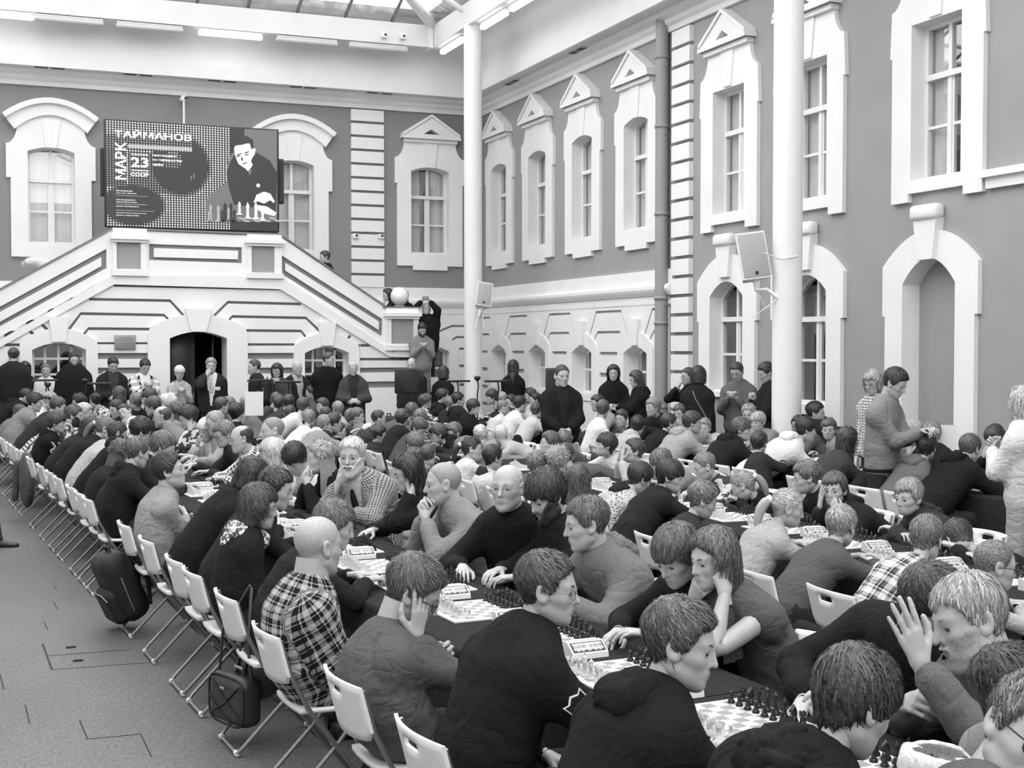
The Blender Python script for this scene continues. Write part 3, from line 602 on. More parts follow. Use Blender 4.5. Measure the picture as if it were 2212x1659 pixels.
# ------------------------------------------------------------------ chairs, tables, boards, pieces, clocks
M_PLASTIC = mat('white_plastic', .80, .38)
M_TUBE = mat('chair_tube', .30, .33, metal=.7)
M_CLOTH = mat('black_table_cloth', .022, .95, (30, .2), (40, .3), spec=.15)
M_BWHITE = mat('light_board_square', .72, .4)
def chair_meshes():
    out = {}
    # seat: a rounded dished plate
    V = []; F = []; nx, ny = 10, 10
    for k, zo in ((0, 0), (1, -.022)):
        for i in range(nx + 1):
            for j in range(ny + 1):
                u, v = -1 + 2 * i / nx, -1 + 2 * j / ny; sq = (1 - .10 * v * v * (u < 0)) ; x = .02 + u * .195 * (1 - .06 * v * v); y = v * .20 * (1 - .10 * max(-u, 0) ** 2)
                V.append((x, y, .452 - .014 * (1 - u * u) * (1 - v * v) - (.012 * max(u, 0) ** 4) + zo * (1 if max(abs(u), abs(v)) < .98 else .9)))
    n1 = (nx + 1) * (ny + 1)
    for i in range(nx):
        for j in range(ny):
            a = i * (ny + 1) + j; F.append((a, a + ny + 1, a + ny + 2, a + 1)); F.append((a + n1, a + 1 + n1, a + ny + 2 + n1, a + ny + 1 + n1))
    rim = [i * (ny + 1) for i in range(nx + 1)] + [nx * (ny + 1) + j for j in range(1, ny + 1)] + [i * (ny + 1) + ny for i in range(nx - 1, -1, -1)] + [j for j in range(ny - 1, 0, -1)]
    for a, b in zip(rim, rim[1:] + rim[:1]): F.append((a, b, b + n1, a + n1))
    m = MB(); m.add(V, F, 0, True); out['seat'] = m.mesh('seat', M_PLASTIC)
    # backrest: curved plate, handle slot, drooping lower edge
    me = bpy.data.meshes.new('backrest'); bm = bmesh.new(); cols = 14; rows = 7; g = {}
    def pt(u, v, t):   # u across, v up
        y = u * .205; zl = .585 - .030 * (1 - u * u) ** .5 * 1.0 + (.02 if abs(u) > .86 else 0); zh = .775 + .004 * (1 - u * u); z = zl + (zh - zl) * v
        x = -.205 - (z - .58) * .26 - .035 * (1 - u * u) + .0 ; return Vector((x - t, y, z))
    for t in (0, .014):
        for i in range(cols + 1):
            for j in range(rows + 1): g[(i, j, t)] = bm.verts.new(pt(-1 + 2 * i / cols, j / rows, t))
    hole = lambda i, j: 5 <= i <= 8 and j == 5
    for i in range(cols):
        for j in range(rows):
            if hole(i, j): continue
            bm.faces.new([g[(i, j, 0)], g[(i + 1, j, 0)], g[(i + 1, j + 1, 0)], g[(i, j + 1, 0)]]); bm.faces.new([g[(i, j + 1, .014)], g[(i + 1, j + 1, .014)], g[(i + 1, j, .014)], g[(i, j, .014)]])
    bm.edges.ensure_lookup_table()
    for e in list(bm.edges):
        if len(e.link_faces) == 1:
            a, b = e.verts; ka = [k for k, v in g.items() if v is a][0]; kb = [k for k, v in g.items() if v is b][0]
            if ka[2] == 0: bm.faces.new([a, b, g[(kb[0], kb[1], .014)], g[(ka[0], ka[1], .014)]])
    bmesh.ops.recalc_face_normals(bm, faces=bm.faces); bm.to_mesh(me); bm.free(); me.materials.append(M_PLASTIC)
    me.polygons.foreach_set('use_smooth', [abs(p.normal.x) > .5 for p in me.polygons]); out['backrest'] = me
    m = MB(); m.rbox(-.012, .016, -.03, .03, 0, .035, .006, M=None) if 0 else None
    for s, nm in ((1, 'leg_a'), (-1, 'leg_b')):
        m = MB(); m.tube([(-.252, s * .192, .76), (-.205, s * .195, .60), (-.135, s * .197, .46), (.05, s * .20, .20), (.205, s * .20, .016)], .0105, 8); out[nm] = m.mesh('leg', M_TUBE)
        m = MB(); m.tube([(.135, s * .165, .44), (.0, s * .172, .27), (-.225, s * .175, .045), (-.245, s * .165, .022)], .0105, 8); out['r' + nm] = m.mesh('leg', M_TUBE)
        m = MB(); m.rbox(-.268, -.236, s * .197 - .012, s * .197 + .012, .58, .772, .006, M=None); out['c' + nm] = m.mesh('side_clip', M_PLASTIC)
    for nm, x, w in (('bar_b', -.25, .155), ('bar_f', .208, .19)):
        m = MB(); m.tube([(x, -w, .017), (x, w, .017)], .0105, 8); out[nm] = m.mesh('foot_bar', M_TUBE)
    m = MB(); m.tube([(0, -.014, 0), (0, .014, 0)], .0145, 8); out['cap'] = m.mesh('foot_cap', M_PLASTIC)
    return out
CH = chair_meshes()
def make_chair(x, y, rz, label, group='white folding chairs'):
    t = empty('folding_chair', (x, y, 0), rz); tag(t, label, 'chair', group)
    link('seat', CH['seat'], t); link('backrest', CH['backrest'], t)
    for k in ('leg_a', 'leg_b', 'rleg_a', 'rleg_b'): link('leg', CH[k], t)
    for k in ('bar_b', 'bar_f'): link('foot_bar', CH[k], t)
    [link('foot_cap', CH['cap'], t, q) for q in ((-.25, .152, .017), (-.25, -.152, .017), (.208, .185, .015), (.208, -.185, .015))]
    return t
# rows of tables: left edge line X = x0 + k * Y, width, heading of the people on its left side
ROWS = {'A': (2.21, -.066, .80), 'D': (3.95, 0, .75), 'B': (4.52, .030, .80), 'C': (8.02, -.02, .75)}
def row_dir(rw): k = ROWS[rw][1]; return Vector((k, 1, 0)).normalized()
def row_pt(rw, Y, off):
    """point on the row at depth Y, off metres to the right of its left edge"""
    x0, k, w = ROWS[rw]; n = Vector((1, -k, 0)).normalized(); return Vector((x0 + k * Y, Y, 0)) + n * off
def tables(rw, Y0, Y1, names):
    x0, k, w = ROWS[rw]; n = len(names); L = (Y1 - Y0) / n; ang = math.atan2(-k, 1)
    for i in range(n):
        p = row_pt(rw, Y0 + (i + .5) * L, w / 2); t = empty('folding_table', (p.x, p.y, 0), ang); tag(t, 'folding table under black cloth, ' + names[i], 'table', 'tables of row ' + rw)
        MB().rbox(-w / 2 + .01, w / 2 - .01, -L / 2 + .02, L / 2 - .02, .705, .732, .006).build('tabletop', M_PLASTIC, t)
        for sx in (-1, 1):
            for sy in (-1, 1): m = MB(); m.tube([(sx * (w / 2 - .08), sy * (L / 2 - .15), 0), (sx * (w / 2 - .08), sy * (L / 2 - .15), .705)], .014, 8); m.build('leg', M_TUBE, t)
        # cloth: top sheet and two hanging sides with soft folds
        nn = 26; V = []; F = []; prof = [(-w / 2 - .03, .08), (-w / 2 - .022, .4), (-w / 2 - .006, .715), (-w / 2, .738), (-w / 2 + .02, .7405), (0, .7405), (w / 2 - .02, .7405), (w / 2, .738), (w / 2 + .006, .715), (w / 2 + .022, .4), (w / 2 + .03, .08)]
        ya, yb = -L / 2 + .002, L / 2 - .002
        for j in range(nn + 1):
            y = ya + (yb - ya) * j / nn
            for q, (x, z) in enumerate(prof):
                fold = .018 * math.sin(j * 1.9 + i) * max(0, (.74 - z)) + .012 * math.sin(j * .8 + i * 3) * max(0, (.74 - z)); V.append((x + fold * (1 if x > 0 else -1), y, z))
        np_ = len(prof)
        for j in range(nn):
            for q in range(np_ - 1): F.append((j * np_ + q, j * np_ + q + 1, (j + 1) * np_ + q + 1, (j + 1) * np_ + q))
        o = link('tablecloth', mk_mesh('tablecloth', V, F, M_CLOTH, True), None, (p.x, p.y, 0), ang); tag(o, 'black tablecloth hanging to the floor, ' + names[i], 'tablecloth', 'black cloths of row ' + rw)
# chess pieces
M_PW = mat('pale_wood_piece', .62, .3, (40, .12)); M_PB = mat('dark_polished_piece', .020, .22)
def knight_mesh(m):
    b = MB(); b.lathe([(.0165, 0), (.0165, .006), (.014, .011), (.0125, .014), (.011, .02), (0, .021)], 16)
    side = [(-.010, .018), (-.012, .034), (-.007, .047), (-.002, .055), (.001, .061), (.004, .055), (.010, .050), (.018, .042), (.019, .037), (.014, .036), (.007, .038), (.004, .033), (.009, .025), (.010, .018)]
    n = len(side); V = []
    for t, sc in ((-.0075, .86), (-.004, 1), (.004, 1), (.0075, .86)):
        cx, cz = .002, .036; V += [(cx + (x - cx) * sc, t, cz + (z - cz) * sc) for x, z in side]
    F = [tuple(range(n))[::-1], tuple(range(3 * n, 4 * n))]
    for k in range(3):
        for i in range(n): F.append((k * n + i, k * n + (i + 1) % n, (k + 1) * n + (i + 1) % n, (k + 1) * n + i))
    b.add(V, F, 0, True); return b.mesh('chess_knight', m)
def pieces(m):
    d = {}
    def L(nm, prof, extra=None): b = MB(); b.lathe(prof, 14); (extra and extra(b)); d[nm] = b.mesh('chess_' + nm, m)
    base = [(.0155, 0), (.0155, .005), (.013, .009), (.0115, .012)]
    L('pawn', [(.0135, 0), (.0135, .005), (.011, .009), (.0085, .013), (.006, .024), (.0085, .0265), (.0055, .028), (.0085, .034), (.0072, .0395), (.004, .0425), (0, .0432)])
    def cren(b):
        for k in range(4): a = k * PI / 2 + .4; b.box(.006, .0115, -.0035, .0035, .043, .048, M=Matrix.Rotation(a, 4, 'Z'))
    L('rook', [(.0165, 0), (.0165, .006), (.013, .011), (.0098, .016), (.0085, .032), (.012, .036), (.012, .044), (.007, .044), (.007, .041), (0, .041)], cren)
    L('bishop', base + [(.0075, .018), (.006, .040), (.0105, .043), (.0065, .0455), (.0092, .053), (.0085, .059), (.004, .066), (.003, .068), (.0035, .0705), (0, .073)])
    L('queen', [(.017, 0), (.017, .006), (.0135, .011), (.0095, .017), (.0068, .046), (.0115, .050), (.0075, .053), (.0105, .067), (.0115, .070), (.006, .0715), (.004, .075), (.0035, .078), (0, .080)])
    def crs(b): b.box(-.0017, .0017, -.0017, .0017, .082, .094).box(-.0017, .0017, -.0052, .0052, .0865, .0900)
    L('king', [(.0175, 0), (.0175, .006), (.014, .011), (.0098, .017), (.0072, .050), (.012, .054), (.008, .057), (.0105, .074), (.0085, .078), (.004, .081), (.003, .083), (0, .084)], crs)
    d['knight'] = knight_mesh(m); return d
PCS = {'white': pieces(M_PW), 'black': pieces(M_PB)}
ORD = ['first', 'second', 'third', 'fourth', 'fifth', 'sixth', 'seventh', 'eighth']
BACKROW = ['rook', 'knight', 'bishop', 'queen', 'king', 'bishop', 'knight', 'rook']
def board_mat(lo, hi, nm):
    m = mat(nm, .5, .45); nt = m.node_tree; b = nt.nodes['Principled BSDF']; tc = nt.nodes.new('ShaderNodeTexCoord'); ck = nt.nodes.new('ShaderNodeTexChecker')
    mp = nt.nodes.new('ShaderNodeMapping'); mp.inputs['Location'].default_value = (8, 8, .5); mp.inputs['Scale'].default_value = (1, 1, 1)
    nt.links.new(tc.outputs['Object'], mp.inputs[0]); ck.inputs['Scale'].default_value = 1 / .048
    mp.vector_type = 'POINT'; mp.inputs['Location'].default_value = (.048 * 8, .048 * 8, .024)
    nt.links.new(mp.outputs[0], ck.inputs['Vector']); ck.inputs[1].default_value = (lo, lo, lo, 1); ck.inputs[2].default_value = (hi, hi, hi, 1); nt.links.new(ck.outputs[0], b.inputs['Base Color']); return m
M_CHECK = board_mat(.27, .74, 'board_squares')
SQ = .048
ME_BOARD = MB().rbox(-.215, .215, -.215, .215, 0, .010, .002).mesh('border', M_BWHITE)
ME_FIELD = MB().box(-.192, .192, -.192, .192, .0095, .0108).mesh('playing_field', M_CHECK)
# clock: wedge body, sloping face with display and printed digits
def text_mesh(txt, size, m, bold=False):
    cu = bpy.data.curves.new('t', 'FONT'); cu.body = txt; cu.size = size; cu.align_x = 'CENTER'; cu.align_y = 'CENTER'; cu.resolution_u = 2
    if bold: cu.offset = size * .022
    ob = bpy.data.objects.new('t', cu); C.objects.link(ob); me = bpy.data.meshes.new_from_object(ob.evaluated_get(bpy.context.evaluated_depsgraph_get())); bpy.data.objects.remove(ob); bpy.data.curves.remove(cu)
    me.materials.clear(); me.materials.append(m); return me
M_LCD = mat('lcd_grey', .48, .25); M_INK = mat('black_ink', .012, .6); M_CLOCK = mat('clock_shell', .72, .4)
def clock_meshes():
    d = {}; m = MB(); m.prism([(-.045, 0), (.045, 0), (.040, .022), (-.012, .060), (-.040, .060), (-.045, .05)], -.082, .082); d['shell'] = m.mesh('clock_shell', M_CLOCK)
    sl = math.atan2(.038, .052); M = Matrix.Translation((.014, 0, .0412)) @ Matrix.Rotation(PI / 2, 4, 'Z') @ Matrix.Rotation(sl + 0.0, 4, 'X')
    d['bezel'] = MB().box(-.074, .074, -.0255, .0255, -.003, .0022, 0, M).mesh('bezel', M_BLACK); d['display'] = MB().box(-.068, .068, -.0165, .0205, .001, .0032, 0, M).mesh('display', M_LCD)
    t = text_mesh('0:10 05   0:10 05', .0205, M_INK); t.transform(M @ Matrix.Translation((0, .002, .0036))); d['digits'] = t
    b = MB()
    for x in (-.05, -.03, 0, .03, .05): b.box(x - .006, x + .006, -.0225, -.0185, .002, .0036, 0, M)
    d['buttons'] = b.mesh('buttons', M_CLOCK); d['rocker'] = MB().rbox(-.035, -.015, -.06, .06, .058, .066, .003).mesh('rocker', M_CLOCK)
    return d
CK = clock_meshes()
def make_board(rw, Y, where, pcs, clock_at=None, missing=(), w_right=False):
    """board set across the row between two players; the white men stand on the left side (row A, B) or right"""
    x0, k, w = ROWS[rw]; p = row_pt(rw, Y, w / 2); ang = math.atan2(-k, 1); zt = .741
    t = empty('chessboard', (p.x, p.y, zt), ang); tag(t, 'wooden chessboard ' + where, 'chessboard', 'chessboards of row ' + rw); link('border', ME_BOARD, t); link('playing_field', ME_FIELD, t)
    if pcs == 'solo':
        for side, sx in (('white', 1 if w_right else -1), ('black', -1 if w_right else 1)):
            for i in range(8):
                for rank, nm in ((3.5, BACKROW[i]), (2.5, 'pawn')):
                    if (side, rank, i) in missing: continue
                    q = Matrix.Rotation(ang, 3, 'Z') @ Vector((sx * rank * SQ, (i - 3.5) * SQ, 0)) + Vector((p.x, p.y, zt + .0108))
                    o = link('chess_' + nm, PCS[side][nm], None, q, ang + (PI if sx > 0 else 0) + R.uniform(-.2, .2)); sd_ = 'pale' if side == 'white' else 'dark'; tag(o, ('%s %s pawn from near end, board %s' % (ORD[i], sd_, where)) if nm == 'pawn' else ('%s %s on the board %s' % (sd_, nm, where)) if nm in ('king', 'queen') else ('%s %s nearer the %s end, board %s' % (sd_, nm, 'near' if i < 4 else 'far', where)), 'chess piece', '%s pieces on the board %s' % (sd_, where))
    elif pcs == 'stuff':
        for side, sx in (('white', -1), ('black', 1)):
            V = []; F = []; b0 = 0
            for i in range(8):
                for rank, nm in ((3.5, BACKROW[i]), (2.5, 'pawn')):
                    me = FARP[nm]; V += [(v[0] + sx * rank * SQ, v[1] + (i - 3.5) * SQ, v[2]) for v in me[0]]; F += [tuple(a + b0 for a in f) for f in me[1]]; b0 = len(V)
            o = link('chess_pieces', mk_mesh('chess_pieces', V, F, M_PW if side == 'white' else M_PB, True), None, (p.x, p.y, zt + .0108), ang); tag(o, '%s chess pieces set up on the board %s' % ('pale' if side == 'white' else 'dark', where), 'chess pieces', None, 'stuff')
    if clock_at is not None:
        q = Matrix.Rotation(ang, 3, 'Z') @ Vector((clock_at[0], clock_at[1], 0)) + Vector((p.x, p.y, zt)); c = empty('chess_clock', q, ang - PI / 2 + clock_at[2]); tag(c, 'white digital chess clock beside the board ' + where, 'chess clock', 'chess clocks of row ' + rw)
        for kk in ('shell', 'bezel', 'display', 'digits', 'buttons', 'rocker'): link(kk, CK[kk], c)
def far_piece(prof, n=6):
    V = []; F = []
    for r, z in prof: V += [(r * math.cos(2 * PI * k / n), r * math.sin(2 * PI * k / n), z) for k in range(n)]
    for i in range(len(prof) - 1): F += [(i * n + k, i * n + (k + 1) % n, (i + 1) * n + (k + 1) % n, (i + 1) * n + k) for k in range(n)]
    return V, F
FARP = {'pawn': far_piece([(.0135, 0), (.006, .02), (.0085, .034), (0, .043)])}
for nm, h in (('rook', .046), ('knight', .056), ('bishop', .068), ('queen', .078), ('king', .09)): FARP[nm] = far_piece([(.0165, 0), (.007, h * .5), (.011, h * .8), (0, h)])
# ------------------------------------------------------------------ people: shapes as smooth distance fields, surfaced in numpy
f32 = np.float32
def A3(*v): return np.array(v, dtype=f32)
def smin(a, b, k):
    h = np.clip(.5 + .5 * (b - a) / k, 0, 1); return b + (a - b) * h - k * h * (1 - h)
def smax(a, b, k): return -smin(-a, -b, k)
def sd_cap(P, a, b, ra, rb, wide=None, ratio=1.0):
    pa = P - a; ba = b - a; h = np.clip(pa @ ba / max(float(ba @ ba), 1e-9), 0, 1); v = pa - h[:, None] * ba
    if wide is not None: v = v + np.outer(v @ wide, wide) * (1 / ratio - 1)
    return np.sqrt((v * v).sum(1)) - (ra + (rb - ra) * h)
def sd_ell(P, c, r):
    q = (P - c) / r; k0 = np.sqrt((q * q).sum(1)); q = q / r; k1 = np.sqrt((q * q).sum(1)); return k0 * (k0 - 1) / np.maximum(k1, 1e-6)
def surf_nets(f, lo, hi, h):
    lo = np.asarray(lo, f32); n = np.ceil((np.asarray(hi, f32) - lo) / h).astype(int) + 1
    ax = [lo[i] + h * np.arange(n[i], dtype=f32) for i in range(3)]
    P = np.stack(np.meshgrid(*ax, indexing='ij'), -1).reshape(-1, 3)
    D = f(P).reshape(n); I = D < 0
    cnt = sum(I[a:n[0] - 1 + a, b:n[1] - 1 + b, c:n[2] - 1 + c].astype(np.int8) for a in (0, 1) for b in (0, 1) for c in (0, 1))
    act = np.argwhere((cnt > 0) & (cnt < 8)); 
    corn = [(a, b, c) for a in (0, 1) for b in (0, 1) for c in (0, 1)]
    d = np.stack([D[act[:, 0] + a, act[:, 1] + b, act[:, 2] + c] for a, b, c in corn], 1)
    s = np.zeros((len(act), 3), f32); m = np.zeros(len(act), f32)
    for i in range(8):
        for j in range(i + 1, 8):
            ci, cj = np.array(corn[i]), np.array(corn[j])
            if abs(ci - cj).sum() != 1: continue
            x = (d[:, i] < 0) != (d[:, j] < 0); t = np.where(x, d[:, i] / np.where(x, d[:, i] - d[:, j], 1), 0)
            s += np.where(x[:, None], ci + t[:, None] * (cj - ci), 0); m += x
    V = lo + h * (act + s / m[:, None]); idx = -np.ones(n - 1, dtype=np.int64); idx[act[:, 0], act[:, 1], act[:, 2]] = np.arange(len(act))
    Q = []
    for a in range(3):
        b, c = (a + 1) % 3, (a + 2) % 3
        sl0 = [slice(None)] * 3; sl1 = [slice(None)] * 3; sl0[a] = slice(0, n[a] - 1); sl1[a] = slice(1, n[a])
        for q in (b, c): sl0[q] = slice(1, n[q] - 1); sl1[q] = slice(1, n[q] - 1)
        i0, i1 = I[tuple(sl0)], I[tuple(sl1)]; e = np.argwhere(i0 != i1); flip = i1[tuple(e.T)]
        e = e + np.array([0 if k == a else 1 for k in range(3)])
        ob = np.zeros(3, int); ob[b] = 1; oc = np.zeros(3, int); oc[c] = 1
        g = [idx[tuple((e - o).T)] for o in (ob + oc, oc, np.zeros(3, int), ob)]
        q = np.stack(g, 1); q[flip] = q[flip][:, ::-1]; Q.append(q)
    return V.astype(f32), np.concatenate(Q)
def vnormals(V, F):
    a, b, c = V[F[:, 0]], V[F[:, 1]], V[F[:, 2]]; n = np.cross(b - a, c - a); N = np.zeros_like(V)
    for k in range(F.shape[1]): np.add.at(N, F[:, k], n)
    return N / np.maximum(np.linalg.norm(N, axis=1), 1e-9)[:, None]
def wob(P, k, seed):
    r = np.random.RandomState(seed); o = np.zeros(len(P), f32)
    for i in range(5):
        d = r.normal(size=3); d /= np.linalg.norm(d); o += np.sin(P @ (d * k * (1 + .5 * i)).astype(f32) + r.rand() * 6) / (1 + .4 * i)
    return o / 2.5

# ---- heads: x forward, y left, z up, origin between the eyes and ears
def head_field(kind):
    jaw = dict(M=1.06, F=.9, K=.88, T=.96, O=1.12)[kind]; nose = dict(M=1.0, F=.85, K=.62, T=.9, O=1.15)[kind]; brow = dict(M=1.0, F=.6, K=.4, T=.8, O=1.1)[kind]
    ch = dict(M=-.104, F=-.098, K=-.088, T=-.1, O=-.106)[kind]
    def f(P, ears=True, face=True):
        Q = P.copy(); Q[:, 1] = np.abs(Q[:, 1])
        d = sd_ell(Q, A3(-.012, 0, .032), A3(.099, .078, .088))
        d = smin(d, sd_ell(Q, A3(.028, 0, -.028), A3(.066, .061 * (.5 + .5 * jaw), .082)), .03)
        d = smin(d, sd_cap(Q, A3(.004, .048 * jaw, -.062), A3(.066, .012 * jaw, ch + .006), .021, .019), .03)
        d = smin(d, sd_cap(Q, A3(.072, 0, ch), A3(.074, 0, ch), .018, .018), .02)
        d = smin(d, sd_cap(Q, A3(-.02, 0, -.055), A3(.03, 0, -.075), .05, .045), .03)
        if not face: return d
        d = smin(d, sd_cap(Q, A3(.058, .038, -.024), A3(.036, .052, -.018), .021, .018), .02)
        d = smin(d, sd_cap(Q, A3(.082, 0, .024), A3(.066, .042, .024), .012 * (.6 + .4 * brow), .010), .016)
        d = smax(d, -sd_cap(Q, A3(.101, .026, -.001), A3(.096, .040, -.001), .015, .014), .014)
        d = smin(d, sd_ell(Q, A3(.068, .0315, .0), A3(.0155, .018, .0135)), .004)
        d = smin(d, sd_cap(Q, A3(.084, .02, .011), A3(.075, .045, .008), .0045, .004), .004)
        d = smin(d, sd_cap(Q, A3(.087, 0, .014), A3(.098 + .012 * nose, 0, -.03), .009, .0105 * (.7 + .3 * nose)), .012)
        d = smin(d, sd_cap(Q, A3(.094, .011, -.034), A3(.084, .014, -.035), .0075, .007), .006)
        d = smin(d, sd_ell(Q, A3(.079, 0, -.062), A3(.019, .028, .02)), .012)
        d = smin(d, sd_cap(Q, A3(.0965, 0, -.0575), A3(.084, .021, -.061), .0055, .003), .004)
        d = smin(d, sd_cap(Q, A3(.095, 0, -.0695), A3(.084, .019, -.0655), .0062, .003), .004)
        d = smax(d, -sd_cap(Q, A3(.103, 0, -.0632), A3(.088, .022, -.0635), .0022, .0015), .002)
        if ears:
            e = (Q - A3(-.008, .077, -.006)); c, s = .85, .35
            ex = e[:, 0] * c + e[:, 2] * s * .6; ez = e[:, 2] * c - e[:, 0] * s * .6; ey = e[:, 1] - .25 * (-e[:, 0])
            E = np.stack([ex, ey, ez], 1).astype(f32)
            ear = sd_ell(E, A3(0, .004, 0), A3(.021, .0095, .034))
            ear = smax(ear, -sd_ell(E, A3(.001, .014, .004), A3(.0125, .009, .020)), .004)
            d = smin(d, ear, .005)
        return d
    return f
def cap_field(kind):
    hf = head_field(kind); return lambda P: hf(P, False, False)
HC = A3(-.012, 0, .02)
_heads = {}
def radial(field, D, c, rmax=.17):
    t = np.linspace(rmax, .03, 48, dtype=f32); out = np.full(len(D), .05, f32); done = np.zeros(len(D), bool); prev = None
    for k, r in enumerate(t):
        v = field((c + D * r).astype(f32)); hit = (v < 0) & ~done
        if prev is not None: out[hit] = r + (t[k - 1] - r) * (-v[hit]) / np.maximum(prev[hit] - v[hit], 1e-6)
        done |= hit; prev = v
    return out
def head_mesh(kind, h):
    k = (kind, h)
    if k not in _heads:
        V, F = surf_nets(head_field(kind), (-.125, -.105, -.14), (.135, .105, .14), h)
        c = V[F].mean(1); lip = (np.abs(c[:, 1]) < .020) & (c[:, 2] < -.0565 - .12 * np.abs(c[:, 1])) & (c[:, 2] > -.0725 + .2 * np.abs(c[:, 1])) & (c[:, 0] > .08)
        _heads[k] = (V, F, lip.astype(np.int32))
    return _heads[k]
NA, NE = 56, 30
def sphere_dirs(na, ne):
    az = np.linspace(-PI, PI, na, endpoint=False); el = np.linspace(-1.15, PI / 2, ne)
    a, e = np.meshgrid(az, el, indexing='ij'); return az, el, np.stack([np.cos(e) * np.cos(a), np.cos(e) * np.sin(a), np.sin(e)], -1).astype(f32)
_caps = {}
def scalp(kind, na, ne):
    k = (kind, na, ne)
    if k not in _caps:
        az, el, D = sphere_dirs(na, ne); _caps[k] = (az, el, D, radial(cap_field(kind), D.reshape(-1, 3), HC).reshape(na, ne))
    return _caps[k]
# hairline height (z) by azimuth from the front, in degrees
HL = {'short': [(0, .072), (30, .068), (48, .045), (62, .0), (78, -.02), (95, -.012), (112, -.045), (145, -.07), (180, -.078)],
      'crop': [(0, .076), (30, .074), (48, .05), (62, .012), (78, -.008), (95, -.004), (112, -.035), (145, -.055), (180, -.06)],
      'fringe': [(0, .030), (30, .030), (48, .018), (62, -.01), (80, -.028), (96, -.015), (112, -.05), (145, -.075), (180, -.085)],
      'side': [(-60, .01), (-40, .05), (0, .055), (30, .066), (48, .05), (62, .0), (78, -.02), (95, -.012), (112, -.045), (145, -.07), (180, -.08)],
      'bald': [(0, .3), (50, .3), (70, .06), (80, -.0), (95, .0), (112, -.035), (145, -.06), (180, -.065)],
      'bob': [(0, .045), (25, .055), (45, .035), (58, -.02), (70, -.10), (95, -.115), (130, -.12), (180, -.12)],
      'long': [(0, .074), (22, .070), (40, .052), (54, .02), (66, -.03), (80, -.09), (95, -.115), (130, -.12), (180, -.12)],
      'pulled': [(0, .068), (30, .064), (48, .045), (62, .01), (78, -.015), (95, -.01), (112, -.045), (145, -.07), (180, -.078)],
      'beanie': [(0, .035), (45, .03), (90, .0), (135, -.03), (180, -.04)]}
HT = dict(short=.016, crop=.006, fringe=.022, side=.020, bald=.007, bob=.022, long=.020, pulled=.010, beanie=.02, curly=.03, buzz=.0022)
